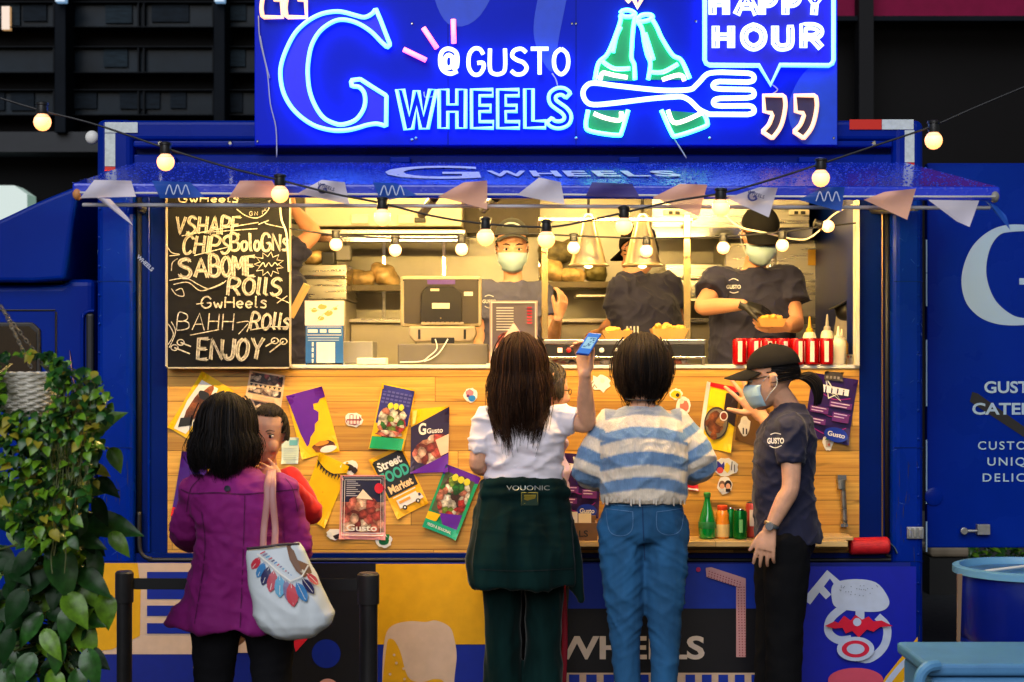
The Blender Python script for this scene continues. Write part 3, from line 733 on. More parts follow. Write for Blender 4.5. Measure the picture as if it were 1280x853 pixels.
def stroke_outline(path,w):
    p=[Vector((x,y)) for x,y in path]; L=[];Rr=[];N=len(p)
    for i in range(N):
        a=(p[i]-p[i-1]).normalized() if i else (p[1]-p[0]).normalized()
        b=(p[i+1]-p[i]).normalized() if i<N-1 else a
        t=(a+b).normalized(); k=Vector((-t.y,t.x)); c=max(.45,k.dot(Vector((-b.y,b.x))))
        L.append(p[i]+k*w/c); Rr.append(p[i]-k*w/c)
    return [(v.x,v.y) for v in L+Rr[::-1]]
wheels=[]
wheels.append(k2([(547,330),(572,330),(594,425),(612,335),(628,335),(645,425),(668,330),(692,330),(662,474),(634,474),(620,395),(606,474),(578,478)]))
wheels.append(k2([(703,330),(735,330),(735,385),(768,385),(768,330),(800,330),(800,472),(768,472),(768,412),(735,412),(735,472),(703,472)]))
for x in (822,918): wheels.append(k2([(x,330),(x+78,330),(x+78,353),(x+30,353),(x+30,388),(x+70,388),(x+70,411),(x+30,411),(x+30,448),(x+80,448),(x+80,472),(x,472)]))
wheels.append(k2([(1018,328),(1048,328),(1048,445),(1094,445),(1094,471),(1018,471)]))
Spath=smoothp([(1178,352),(1160,338),(1138,338),(1120,352),(1122,375),(1142,392),(1164,408),(1176,428),(1170,450),(1146,460),(1122,456),(1108,442)],4)
wheels.append(k2(stroke_outline(Spath,13)))
for w in wheels: tubepx('neon_letter',[w],N_CY,r=.0082,closed=True)
# speech bubble and HAPPY HOUR
bub=[k3([(643,-150),(643,268),(650,283),(665,290),(885,292),(936,378),(978,290),(1195,292),(1210,283),(1216,268),(1216,-150)])]
tubepx('neon_bubble',bub,N_BL,r=.0105)
m=MB(); m.pprism(k3([(643,-150),(643,268),(665,290),(885,292),(936,378),(978,290),(1195,292),(1216,268),(1216,-150)]),YS-.011,YS-.002); m.build('bubble_backing',mat('bubble_blue',lin((0,14,175)),.35),SG)
def boxtext(t,x0,x1,y0,y1,m,r,lw=10):
    n=len(t); 
    for ch,(a,b) in zip(t,zip(x0,x1)):
        for st in SF[ch]:
            p=[(a+lw+px/.85*(b-a-2*lw), y1-lw-(py/1.4)*(y1-y0-2*lw)) for px,py in st]
            if ch=='O': p=smoothp(p,4)
            elif ch in 'PRU' and len(p)>3: p=[p[0]]+smoothp(p[1:],4)
            o=stroke_outline(p,lw)
            if ch=='O':
                h=len(o)//2; tubepx('neon_letter',[k3(o[:h-1]),k3(o[h:-1])],m,r,closed=True)
            else: tubepx('neon_letter',[k3(o)],m,r,closed=True)
boxtext('HOUR',(682,808,946,1072),(775,915,1040,1170),108,222,N_WH,.0075)
boxtext('HAPPY',(668,775,888,992,1090),(752,880,965,1070,1180),-42,74,N_WH,.0075)
# bottles
gA=mat('green_acrylic',lin((0,128,92)),.35)
tubepx('neon_bottle',[smoothp(k3(q),5) for q in ([(268,70),(266,105),(215,235),(172,280),(155,355)],[(335,68),(325,130),(320,200),(318,260),(330,290),(333,355)],[(270,120),(250,165),(235,235)],[(190,275),(240,305),(312,305)],[(268,60),(280,48),(310,47),(334,62),(318,74),(285,74),(268,60)],
  [(125,490),(115,560),(140,585),(255,602),(275,585),(303,490)])],N_GR,r=.0095)
tubepx('neon_bottle',[smoothp(k3(q),5) for q in ([(345,95),(365,130),(375,190),(388,245),(402,285),(392,355)],[(412,90),(432,125),(452,170),(500,245),(540,270),(577,350)],[(378,148),(395,200),(416,268)],[(408,322),(460,320),(525,285)],[(345,85),(365,68),(400,66),(412,78),(390,92),(352,97),(345,85)],
  [(450,490),(495,590),(520,605),(640,565),(655,545),(640,505)])],N_GR,r=.0095)
for q in ([(180,355),(190,325),(240,335),(300,345)],[(150,505),(200,525),(265,535),(272,498)],[(455,355),(520,335),(545,340),(552,360)],[(480,490),(505,545),(560,535),(635,500)]): tubepx('neon_label',[smoothp(k3(q),4)],emat('neon_peach',(1,.72,.6),2.6),r=.009)
for q in ([(268,75),(335,75),(320,200),(330,290),(333,360),(155,360),(172,285),(215,235)],[(345,95),(412,90),(452,170),(500,245),(540,270),(577,355),(392,355),(400,285)],[(125,490),(303,490),(275,585),(255,602),(140,585),(115,560)],[(450,490),(640,505),(655,545),(640,565),(520,605),(495,590)]):
    m=MB(); m.pprism(k3(q),YS-.012,YS-.002); m.build('bottle_backing',gA,SG)
fork=k3(sharp([[(590,395),(560,401),(480,403),(400,398),(250,382),(150,370),(115,385),(102,415),(115,450),(150,466),(250,458),(400,440),(500,432),(545,432),(580,450),(620,488),(665,509)],[(835,510),(858,503),(863,490),(855,476),(838,471)],[(720,472),(690,468),(682,456),(690,443),(712,438)],[(830,436),(857,430),(863,416),(855,402),(836,399)],[(720,397),(690,393),(680,381),(690,367),(712,363)],[(835,366),(857,360),(863,346),(855,332),(836,326)],[(720,322),(680,324),(650,333),(620,365),(590,395)]],4))
tubepx('neon_fork',[fork],emat('neon_pale',(.2,.36,1),4.4),r=.0108,closed=True)
q1=sharp([[(905,425),(990,425)],[(998,432),(1002,470),(992,530),(975,575),(945,614)],[(940,614),(900,587)],[(902,583),(928,555),(944,515)],[(940,503),(908,497)]],4)
for dx in (0,140): 
    tubepx('neon_quote',[k3([(x+dx,y) for x,y in q1])],N_OR,r=.0095,closed=True)
    m=MB(); m.pprism(k3([(x+dx,y) for x,y in q1]),YS-.012,YS-.002); m.build('quote_backing',mat('quote_brown',lin((44,40,84)),.4),SG)
for dx in (0,30):
    q=[(1280/3.65-(x/3.556+700-982)*.96+dx-15, 0-((y-520)/3.556)*1.0-5) for x,y in q1]
    q=[(x-9,y) for x,y in q]
    tubepx('neon_quote',[q],N_OR,r=.0095,closed=True)
tubepx('neon_spark',[k3(q) for q in ([(318,-30),(345,32),(372,-25)],[(295,-10),(312,8)])],N_OR,r=.012)
# feed wires
WIRE=mat('white_wire',(.5,.5,.55),.5)
for q in ([(323,20),(325,50),(334,90),(338,130),(345,160),(346,197)],[(840,170),(850,185),(858,198)],[(530,115),(532,122),(545,120)],[(962,104),(972,112),(965,118)],[(325,45),(330,70),(337,98)],[(690,92),(695,100),(697,108)]):
    m=MB(); m.tube([P(v.x,v.y,YS-.012) for v in catmull([(x,y,0) for x,y in q],4)],.003,5); m.build('feed_wire',WIRE,SG,smooth=True)

# ================================================================== string lights
BULB=emat('bulb_glow',(1,.36,.085),2.2); BULBN=emat('bulb_neck_glow',(1,.36,.04),1.2)
def string_lights(label,bulbs,path,Y,rad,ends):
    S=empty('string_lights',P(*bulbs[len(bulbs)//2][:2],Y),label,'string lights','strings of warm round bulbs')
    m=MB(); m.tube([P(v.x,v.y,Y+v.z) for v in catmull([(*q,0) if len(q)==2 else q for q in path],8)],.0042,6); m.build('cable',BLACK,S,smooth=True)
    for b in bulbs:
        px,py=b[:2]; dy=b[2] if len(b)>2 else Y; tilt=b[3] if len(b)>3 else 0
        c=P(px,py,Y); r=rad
        ax=Vector((math.sin(tilt),0,math.cos(tilt)))
        m=MB(); m.lathe(c,[(r*.45,r*.85),(r*.62,r*.95),(r*.66,r*1.3),(r*.6,r*1.9),(r*.72,r*1.95),(r*.72,r*2.2),(r*.3,r*2.35)],14,axis=ax); so=m.build('socket',BLACK,S,smooth='auto')
        m=MB(); m.lathe(c,[(r*z1,z2*r) for z1,z2 in ((.05,-1.0),(.40,-.92),(.72,-.69),(.92,-.38),(1.0,0),(.96,.30),(.86,.52))],20,axis=ax); bo=m.build('bulb',BULB,so,smooth=True)
        m=MB(); m.lathe(c,[(r*z1,z2*r) for z1,z2 in ((.86,.52),(.74,.70),(.58,.86),(.48,.98))],20,axis=ax); m.build('bulb_neck',BULBN,so,smooth=True)
    return S
YO=-1.27
string_lights('outer string of warm bulbs sagging in front of the awning edge',
 [(53,153),(207,203),(350,243),(478,272),(607,297),(683,300),(780,283),(901,260),(1026,223),(1167,176)],
 [(-40,110),(40,135),(120,156),(203,184),(280,208),(348,225),(420,243),(476,254),(540,270),(606,280),(683,284),(730,277),(780,266),(840,252),(900,242),(960,226),(1026,205),(1095,182),(1165,158),(1225,132),(1340,84)],YO,.031,None)
YI=-.09
string_lights('inner string of small warm bulbs hanging across the serving hatch',
 [(420,306),(494,313),(577,312),(717,310),(808,314),(904,310),(978,307),(1035,283,YI,-1.35)],
 [(362,286),(390,290),(420,294),(494,298),(577,298),(640,292),(717,295),(808,298),(904,296),(978,290),(1010,286),(1044,282),(1070,279)],YI,.027,None)
for q,lab in (([(350,258),(352,275),(358,292),(360,320),(361,340)],'thin pale cable hanging down beside the chalkboard'),([(905,268),(925,284),(960,292),(1000,300),(1020,292),(1040,270),(1066,256)],'pale cable looped across the upper right of the hatch')):
    m=MB(); m.tube([P(v.x,v.y,-.06) for v in catmull([(x,y,0) for x,y in q],6)],.0045,6); tag(m.build('cable',CREAM,None,smooth=True),lab,'cable')

# ================================================================== bunting along the awning
BT=empty('bunting',P(670,245,-1.215),'bunting of white, peach and blue pennants along the awning edge','bunting')
m=MB(); m.tube([P(100,241,-1.222),P(400,243,-1.222),P(700,243.5,-1.222),P(1000,246,-1.222),P(1244,246,-1.222)],.004,6); m.build('cord',WHITE,BT,smooth=True)
def flagm(n,c): return mat(n,lin(c),.7,var=.05,alpha=.93)
FW,FP,FB=flagm('flag_white',(222,215,228)),flagm('flag_peach',(238,178,150)),flagm('flag_blue',(20,80,180))
flags=[([(118,225),(164,226),(170,246),(100,248)],FW,None),([(190,226),(238,228),(256,247),(200,248)],FB,'s'),([(300,226),(340,226),(352,247),(286,247)],FP,None),([(402,225),(431,228),(437,256),(372,242)],FW,'w'),([(466,228),(494,229),(521,244),(476,252)],FB,'s'),([(580,228),(609,226),(609,262),(548,246)],FP,None),([(674,222),(701,228),(706,256),(646,244)],FW,None),([(740,228),(790,230),(800,247),(732,246)],flagm('flag_violet',(70,60,130)),None),([(850,230),(884,231),(874,271),(816,247)],FP,None),([(950,234),(972,235),(961,272),(908,248)],FW,'w'),([(1030,234),(1056,234),(1052,265),(998,250)],FB,'s'),([(1106,240),(1145,236),(1134,275),(1080,250)],FP,None),([(1160,250),(1224,251),(1212,284),(1196,277)],FW,None),([(1232,252),(1246,258),(1258,270),(1263,288),(1252,272)],FB,None),([(120,247),(138,249),(160,272),(166,282),(146,270)],FW,'j')]
for q,mm,mk in flags:
    mb=MB(); N=6; vs=[]
    for j in range(N+1):
        for i in range(N+1):
            s,t=i/N,j/N
            x=(q[0][0]*(1-s)+q[1][0]*s)*(1-t)+(q[3][0]*(1-s)+q[2][0]*s)*t; y=(q[0][1]*(1-s)+q[1][1]*s)*(1-t)+(q[3][1]*(1-s)+q[2][1]*s)*t
            vs.append(P(x,y,-1.232-.012*math.sin(s*3.1)*(1-.3*t)-.008*math.sin(t*2.6+s*4)))
    fs=[(j*(N+1)+i,j*(N+1)+i+1,(j+1)*(N+1)+i+1,(j+1)*(N+1)+i) for j in range(N) for i in range(N)]
    mb.add(vs,fs); fo=mb.build('pennant',mm,BT,smooth=True)
    cx=sum(p[0] for p in q)/4; cy=sum(p[1] for p in q)/4
    if mk:
        pr=pixframe(cx,cy,-1.262)
        if mk=='w': pr.text('G',-12,6,17,flat((40,45,120)),bold=.3,rot=.3); pr.text('WHEELS',-14,-6,6,flat((40,45,90)),bold=.1,rot=-.35)
        elif mk=='s': pr.line([(v.x,v.y) for v in catmull([(-14+k*5,(-6 if k%2 else 6),0) for k in range(7)],6)],1.3,flat((190,205,235)))
        else: pr.text('WHEELS',-12,-8,7,flat((200,200,215)),bold=.2,rot=-.75)
        pr.build('pennant_print',fo)

# ================================================================== chalkboard
CBD=empty('chalkboard',P(285,460,-.03),'tall black chalkboard menu with hand chalked lettering in the left of the hatch','chalkboard')
m=MB(); m.pbox(209.5,361.5,236,459,-.03,-.005); m.build('board',mat('chalkboard_black',(.007,.0065,.0065),.6,var=.5,vscale=5,spec=.2,bump=.05),CBD)
m=MB(); m.pbox(207.5,209.5,236,461,-.034,-.003); m.pbox(361.5,363,236,461,-.034,-.003); m.pbox(207.5,363,459,461,-.034,-.003); m.build('frame',mat('board_frame',(.45,.38,.25),.5),CBD)
CK=mat('chalk',(.50,.47,.40),.9,var=.6,vscale=90); CKD=mat('chalk_dim',(.26,.245,.21),.9,var=.6,vscale=70)
random.seed(21)
pr=pixframe(0,0,-.03,h=.0012,step=.0001)
def L1(p): return [(x/3.876+200,y/3.877+240) for x,y in p]
def chalk(t,x0,y0,x1,y1,w=1.7,dbl=0,wob=.05,fill=False,shear=0):
    a,b=L1([(x0,y0),(x1,y1)])
    st=strokes(t,a[0],a[1],b[0]-a[0],b[1]-a[1],wob=wob)
    for s in st:
        p=[(v.x+shear*(b[1]-v.y),v.y) for v in s]
        if fill: pr.line(p,w+dbl*1.7,CKD)
        if dbl:
            for d in (-dbl,dbl): pr.line([(x+d*.8,y+d*.35) for x,y in p],w*.62,CK)
        else: pr.line(p,w,CK)
chalk('VSHAPE',75,122,385,205,1.5,1.5,fill=True,shear=.1)
chalk('CHIPS',110,215,335,300,1.4,1.3,fill=True,shear=.15); chalk('BoloGNs',345,205,622,285,1.4,1.3,fill=True)
chalk('SA',95,325,235,415,1.7,1.9,fill=True); chalk('BOME',245,315,460,408,1.7,1.9,fill=True)
chalk('ROllS',332,420,585,500,1.6,1.6,fill=True,shear=.1); chalk('GwHeels',205,510,520,562,1.9)
chalk('BAHH',85,590,355,670,1.3,shear=.08); chalk('ROlls',440,590,625,665,1.6,1.1,fill=True,shear=.15)
chalk('ENJOY',185,712,495,810,1.6,2.0,fill=True,shear=.08); chalk('GwHeels',95,18,385,52,1.6)
for q in ([(110,215),(300,180),(480,150)],[(130,205),(475,180)],[(170,310),(330,270)],[(480,160),(530,140),(515,155),(600,175)],[(375,85),(420,118),(475,128),(520,100),(540,60)],[(50,430),(130,420),(190,450),(240,470),(300,450),(325,430)],[(70,450),(140,440),(200,480),(270,460),(310,440)],[(60,470),(85,500),(120,505),(110,470),(80,480)],[(35,255),(60,295),(100,305),(50,312)],[(60,385),(65,345),(90,325)],[(440,670),(540,655),(622,655)],[(150,695),(290,668)],[(375,635),(435,630),(425,680)],[(385,690),(430,640)],[(565,510),(630,540)],[(570,540),(620,505)],[(45,640),(70,690),(45,740)],[(60,630),(80,680),(50,755)],[(180,545),(215,540)]):
    pr.line([(v.x,v.y) for v in catmull([(*p,0) for p in L1(q)],6)],1.1,CK)
for cx,cy,ex,ey in ((75,755,150,785),(105,730,155,750),(560,722,515,750),(602,725,535,778)):
    o=L1([(cx,cy),(ex,ey)]); pr.line([(o[0][0]+4*math.cos(a)*1.1,o[0][1]+3.6*math.sin(a)) for a in [k*.5 for k in range(13)]],1.3,CK,closed=True); pr.line(o,1.6,CK)
star=[]; 
for k in range(22):
    a=2*PI*k/22; rr=1 if k%2 else .62; star.append((532+72*rr*math.cos(a),352+60*rr*math.sin(a)))
pr.line(L1(star),1.2,CK,closed=True); pr.line([(v.x,v.y) for v in catmull([(*p,0) for p in L1([(490,360),(505,345),(515,365),(530,345),(545,362),(560,345),(575,358)])],4)],1.2,CK)
for k,ch in enumerate('TRAING'):
    a=.1+k*.32; x,y=455+78*math.cos(a),50+58*math.sin(a); p=L1([(x-7,y-9),(x+7,y+9)])
    for s in strokes(ch,p[0][0],p[0][1],p[1][0]-p[0][0],p[1][1]-p[0][1]): pr.line([(v.x,v.y) for v in s],.7,CK)
pr.build('chalk_lettering',CBD)
# ================================================================== posters and stickers on the timber
YW=.03
def food_mat(name,cols,scale,seed=0):
    if name in MATS: return MATS[name]
    m=bpy.data.materials.new(name); m.use_nodes=True; n=m.node_tree.nodes; l=m.node_tree.links; b=n['Principled BSDF']; b.inputs['Roughness'].default_value=.4
    tc=n.new('ShaderNodeTexCoord'); mp=n.new('ShaderNodeMapping'); mp.inputs['Location'].default_value=(seed,seed*.7,seed*1.3); l.new(tc.outputs['Object'],mp.inputs[0])
    no=n.new('ShaderNodeTexNoise'); no.inputs['Scale'].default_value=scale*.5; l.new(mp.outputs[0],no.inputs[0])
    va=n.new('ShaderNodeVectorMath'); va.operation='MULTIPLY_ADD'; va.inputs[1].default_value=(.03,.03,.03); l.new(no.outputs['Color'],va.inputs[0]); l.new(mp.outputs[0],va.inputs[2])
    v=n.new('ShaderNodeTexVoronoi'); v.inputs['Scale'].default_value=scale; l.new(va.outputs[0],v.inputs[0])
    sp=n.new('ShaderNodeSeparateColor'); l.new(v.outputs['Color'],sp.inputs[0])
    r=n.new('ShaderNodeValToRGB'); r.color_ramp.interpolation='CONSTANT'; e=r.color_ramp.elements
    for i,c in enumerate(cols):
        x=e[i] if i<2 else e.new(i/len(cols)); x.position=i/len(cols); x.color=(*lin(c),1)
    l.new(sp.outputs[0],r.inputs[0])
    d=n.new('ShaderNodeMapRange'); d.inputs[1].default_value=0; d.inputs[2].default_value=.7; d.inputs[3].default_value=1.25; d.inputs[4].default_value=.3; l.new(v.outputs[0],d.inputs[0])
    n2=n.new('ShaderNodeTexNoise'); n2.inputs['Scale'].default_value=scale*3; n2.inputs['Detail'].default_value=3; l.new(mp.outputs[0],n2.inputs[0])
    a=n.new('ShaderNodeMath'); a.operation='MULTIPLY'; l.new(d.outputs[0],a.inputs[0])
    m2=n.new('ShaderNodeMapRange'); m2.inputs[1].default_value=.3;m2.inputs[2].default_value=.7;m2.inputs[3].default_value=.5;m2.inputs[4].default_value=1.4; l.new(n2.outputs[0],m2.inputs[0]); l.new(m2.outputs[0],a.inputs[1])
    mx=n.new('ShaderNodeMix'); mx.data_type='RGBA'; mx.blend_type='MULTIPLY'; mx.inputs[0].default_value=1; l.new(r.outputs[0],mx.inputs[6]); l.new(a.outputs[0],mx.inputs[7]); l.new(mx.outputs[2],b.inputs['Base Color'])
    MATS[name]=m; return m
VEG=food_mat('food_vegetables',[(40,110,30),(190,50,40),(225,215,190),(120,150,40),(200,120,90),(90,50,40),(235,225,200)],38)
MEAT=food_mat('food_rolls',[(220,120,100),(235,190,160),(200,80,70),(240,215,190),(150,60,50),(225,150,120)],30,3)
FRIED=food_mat('food_fried',[(205,125,50),(180,95,35),(225,160,80),(150,80,30),(120,60,30)],22,5)
PEOPLE=food_mat('printed_crowd',[(170,60,60),(60,40,40),(225,195,165),(110,80,70),(235,220,200),(80,50,50)],42,8)
PUR,YEL,GRN,NVY,WHT,PNK,TEAL,KHA=flat((92,30,150)),flat((236,186,10)),flat((20,150,95)),flat((30,28,66)),flat((232,228,220)),flat((210,120,130)),flat((150,200,195)),flat((40,40,40))
def poster(label,corners,base,draw,curl=.018,name='poster',Y=None,group=None):
    """corners in photo pixels: top-left, top-right, bottom-right, bottom-left of the sheet"""
    y0=Y if Y is not None else YW-.004
    c=[P(x,y,y0) for x,y in corners]
    N=8; mb=MB(); vs=[]
    def S(s,t):                                     # s right, t down, 0..1
        q=(c[0]*(1-s)+c[1]*s)*(1-t)+(c[3]*(1-s)+c[2]*s)*t
        return q+Vector((0,-curl*(max(0,(abs(s-.5)*2))**4*(max(0,abs(t-.5)*2))**4) -.0003*math.sin(s*5+corners[0][0])*math.sin(t*4),0))
    for lay in (0,.0015):
        for j in range(N+1):
            for i in range(N+1): vs.append(S(i/N,j/N)+Vector((0,lay,0)))
    M=(N+1)**2; fs=[]
    for j in range(N):
        for i in range(N):
            a=j*(N+1)+i; fs.append((a,a+1,a+N+2,a+N+1)); fs.append((M+a+N+1,M+a+N+2,M+a+1,M+a))
    ring=[i for i in range(N+1)]+[j*(N+1)+N for j in range(1,N+1)]+[N*(N+1)+i for i in range(N-1,-1,-1)]+[j*(N+1) for j in range(N-1,0,-1)]
    fs+=[(ring[k],ring[k-1],M+ring[k-1],M+ring[k]) for k in range(len(ring))]
    mb.add(vs,fs); o=mb.build(name,base,None,smooth=False); tag(o,label,name,group)
    if draw:
        pr=Print((0,0,0)); pr.h=.0018; pr.step=.0009
        pr.at=lambda x,y: S(x,y)+Vector((0,-pr.h,0)); pr.flip=1
        # fine grid so that the print follows the sheet
        def grid(x0,y0,x1,y1,m,n=6):
            pts=[(x0+(x1-x0)*i/n,y0+(y1-y0)*j/n) for j in range(n+1) for i in range(n+1)]
            pr.geo(pts,[(j*(n+1)+i,j*(n+1)+i+1,(j+1)*(n+1)+i+1,(j+1)*(n+1)+i) for j in range(n) for i in range(n)],m)
        pr.grid=grid
        def spoly(pts,m):
            from mathutils.geometry import tessellate_polygon
            tri=tessellate_polygon([[Vector((x,y,0)) for x,y in pts]]); vs=[];fs=[]
            def rec(a,b,c_,n):
                if n==0:
                    i=len(vs); vs.extend([a,b,c_]); fs.append((i,i+1,i+2)); return
                ab=((a[0]+b[0])/2,(a[1]+b[1])/2); bc=((c_[0]+b[0])/2,(c_[1]+b[1])/2); ca=((a[0]+c_[0])/2,(a[1]+c_[1])/2)
                for t in ((a,ab,ca),(ab,b,bc),(ca,bc,c_),(ab,bc,ca)): rec(*t,n-1)
            big=max(abs(x-y) for x in [p[0] for p in pts] for y in [p[0] for p in pts])>.45
            for t in tri: rec(*[pts[i] for i in t],(3 if len(pts)<12 else 2) if big else 1)
            return pr.geo(vs,fs,m)
        pr.poly=spoly
        W=(c[1]-c[0]).length; H=(c[3]-c[0]).length; pr.asp=W/H
        draw(pr); pr.build('print',o)
    return o
def jag(x0,y0,x1,y1,n,a,rnd=random.Random(4)): return [(x0+(x1-x0)*k/n+rnd.uniform(-a,a),y0+(y1-y0)*k/n+rnd.uniform(-a,a)) for k in range(1,n)]
def tx(pr,t,x,y,h,m,w,bold=.0,rot=0):              # text of height h and width w in sheet units
    vs,fs=text_geo(t,1,bold); xs=[v[0] for v in vs]; x0=min(xs); ww=max(xs)-x0
    ca,sa=math.cos(rot),math.sin(rot)
    pr.geo([(x+((a-x0)/ww*w)*ca+ b*h*1.35*sa, y-b*h*1.35*ca+((a-x0)/ww*w)*sa*pr.asp) for a,b in vs],fs,m)
def blob(cx,cy,rx,ry,n=22,a=.14,seed=1):
    r_=random.Random(seed); return [(cx+rx*(1+r_.uniform(-a,a))*math.cos(2*PI*k/n),cy+ry*(1+r_.uniform(-a,a))*math.sin(2*PI*k/n)) for k in range(n)]
def d1(p):
    p.poly([(.12,.12),(.62,.1),(.70,.3),(.66,.95),(.2,.97),(.08,.5)],WHT); p.poly(blob(.42,.5,.2,.36,18,.2,3),FRIED); p.poly([(.2,.78),(.55,.66),(.62,.8),(.3,.92)],KHA); p.poly(blob(.4,.3,.16,.07,14,.15,2),KHA); p.poly([(.62,0),(1,0),(1,.3),(.7,.18)],YEL)
poster('yellow and white burger poster tilted behind the head of the purple jacket',[(253,464),(293,489),(240,552),(210,534)],YEL,d1)
def d2(p):
    p.grid(.05,.04,.95,.30,PEOPLE); p.grid(.05,.42,.95,.58,PEOPLE); p.grid(.05,.78,.95,.97,PEOPLE)
    for k in range(7): p.poly([(.06+k*.13,.33),(.15+k*.13,.33),(.10+k*.13,.40)],KHA)
    p.grid(.2,.62,.8,.74,flat((215,170,130)))
poster('beige poster with rows of small crowd pictures above the child',[(313,463),(357,470),(350,519),(304,509)],flat((225,190,150)),d2)
def d3(p):
    p.poly([(0,0),(1,0)]+[(1,.16),(.85,.17),(.78,.22),(.64,.22),(.62,.30),(.72,.36),(.66,.48),(.55,.52),(.5,.62),(.35,.7),(.27,.8),(.2,.83)]+[(.12,.62)],PUR)
    p.poly(blob(.62,.88,.3,.085,18,.12,5),FRIED); p.poly(blob(.72,.93,.22,.05,14,.1,6),WHT); p.poly(blob(.6,.83,.2,.035,12,.1,8),flat((215,140,50)))
poster('torn purple and yellow poster with a burger at its foot',[(358,495),(403,483),(425,564),(378,574)],YEL,d3)
def d4(p):
    p.grid(.45,.1,.92,.3,flat((110,180,185))); 
    for k in range(7): p.rect(.12,.42+k*.07,.88,.40+k*.07,flat((170,185,180)))
poster('pale mint green notice beside the face of the child',[(352,547),(374,547),(373,580),(352,580)],flat((205,220,205)),d4)
poster('plain purple poster behind the left shoulder of the purple jacket',[(228,564),(262,567),(250,650),(214,645)],flat((64,22,120)),lambda p:(p.poly([(0,.86),(.9,.93),(.95,1),(0,1)],flat((210,30,40))),p.poly([(.5,0),(1,0),(1,.5)],flat((80,34,140)))))
def d6(p):
    p.line([(.02,.12),(.3,.2),(.6,.22),(1,.12)],.02,KHA)
    for k in range(9): p.poly([(.04+k*.105,.14+.06*math.sin(k*.35)),(.12+k*.105,.145+.06*math.sin(k*.35)),(.08+k*.105,.23+.06*math.sin(k*.35))],KHA)
    for k in range(9): p.disc(.2+random.random()*.5,.5+random.random()*.4,.02,flat((225,160,10)),ry=.012,seg=8)
poster('plain yellow poster with a printed line of black pennants',[(400,566),(437,583),(406,660),(372,643)],YEL,d6)
def d7(p):
    p.grid(.03,.02,.97,.5,flat((32,36,64))); p.grid(.03,.42,.97,.88,MEAT); p.poly(blob(.5,.42,.32,.1,16,.1,9),MEAT); p.poly([(.35,.36),(.5,.22),(.72,.38)],flat((240,215,190)))
    for q in ([(.05,.04),(.95,.04),(.95,.93),(.05,.93)],[(.10,.07),(.90,.07),(.90,.9),(.10,.9)]): p.line(q,.014,WHT,closed=True)
    for k in range(8): p.rect(.14,.10+k*.032,.14+.2+.1*((k*7)%3)/2,.087+k*.032,flat((170,170,180)))
    p.disc(.86,.2,.1,flat((200,40,60)),ry=.08); tx(p,'Gusto',.16,.86,.10,WHT,.66,.02)
poster('framed navy menu poster with a pile of pink meat rolls',[(426,594),(482,594),(482,675),(424,674)],flat((225,150,150)),d7)
def d8(p):
    p.grid(.04,.02,.97,.6,flat((50,52,130)))
    for j in range(4):
        for k in range(7): p.rect(.08+k*.125,.12+j*.055,.08+k*.125+.09,.09+j*.055,flat((90,90,160)))
    p.poly(blob(.5,.55,.42,.26,26,.1,11),VEG); p.grid(.03,.80,.96,.985,GRN)
    for k in range(3): p.poly(blob(.38+k*.16,.31,.075,.05,10,.1,k),flat((210,205,50)))
    p.poly(blob(.5,.74,.4,.05,16,.15,13),MEAT)
poster('blue and green poster with a heap of salad vegetables',[(478,479),(520,488),(504,564),(461,561)],YEL,d8)
def d9(p):
    p.poly([(0,.28),(1,0),(1,1),(0,1)],flat((44,36,66))); p.poly(blob(.45,.68,.4,.2,20,.12,14),MEAT); p.poly(blob(.7,.5,.25,.1,16,.12,15),MEAT); p.poly([(0,.98),(1,.72),(1,1),(0,1)],PUR); p.poly([(.65,.5),(1,.42),(1,.7),(.8,.75)],flat((235,190,160)))
    tx(p,'G',.2,.40,.18,WHT,.2,.03); tx(p,'Gusto',.42,.39,.08,WHT,.42,.02)
    p.poly([(.04,.02),(.16,.02),(.12,.22),(.04,.25)],flat((240,215,120)))
poster('dark purple poster of meat wraps with a white G',[(514,512),(562,508),(560,590),(513,592)],YEL,d9)
def d10(p):
    p.grid(.04,.06,.96,.66,flat((40,44,48))); tx(p,'Street',.12,.24,.14,WHT,.72,.03); tx(p,'FOOD',.08,.44,.17,flat((60,170,150)),.84,.04); tx(p,'Market',.14,.62,.13,flat((250,205,150)),.72,.03)
    p.poly([(.2,.88),(.2,.74),(.82,.74),(.82,.88)],WHT); p.poly([(.82,.88),(.82,.77),(.92,.80),(.95,.88)],WHT); p.rect(.25,.81,.6,.77,flat((235,160,60))); p.rect(.84,.83,.91,.79,flat((60,60,90)))
    for x in (.34,.76): p.disc(x,.89,.065,KHA,ry=.036); p.disc(x,.89,.03,WHT,ry=.017)
    p.rect(.15,.695,.85,.68,WHT)
poster('yellow street food market poster with a little white van',[(461,575),(501,556),(536,629),(497,649)],flat((240,175,20)),d10)
def d11(p):
    p.poly([(0,0),(1,0),(1,.1),(.9,.2),(0,.15)],PUR); p.grid(.06,.1,.9,.72,flat((80,90,60))); p.poly(blob(.5,.42,.42,.33,26,.08,17),VEG)
    for k in range(3): p.poly(blob(.36+k*.17,.14,.085,.055,10,.1,k+4),flat((215,205,50)))
    p.poly([(.3,.72),(.95,.62),(.95,.85),(.55,.9)],PUR); p.poly([(0,.75),(.35,.73),(.3,.85),(0,.9)],YEL); p.grid(0,.86,1,1,flat((20,160,120))); tx(p,'FRESH & SEASONAL',.1,.95,.045,WHT,.7,.01)
    p.poly([(.9,.12),(1,.1),(1,.9),(.92,.9)],GRN)
poster('purple topped poster of mixed vegetables with a green foot',[(558,580),(601,597),(570,675),(528,658)],GRN,d11)
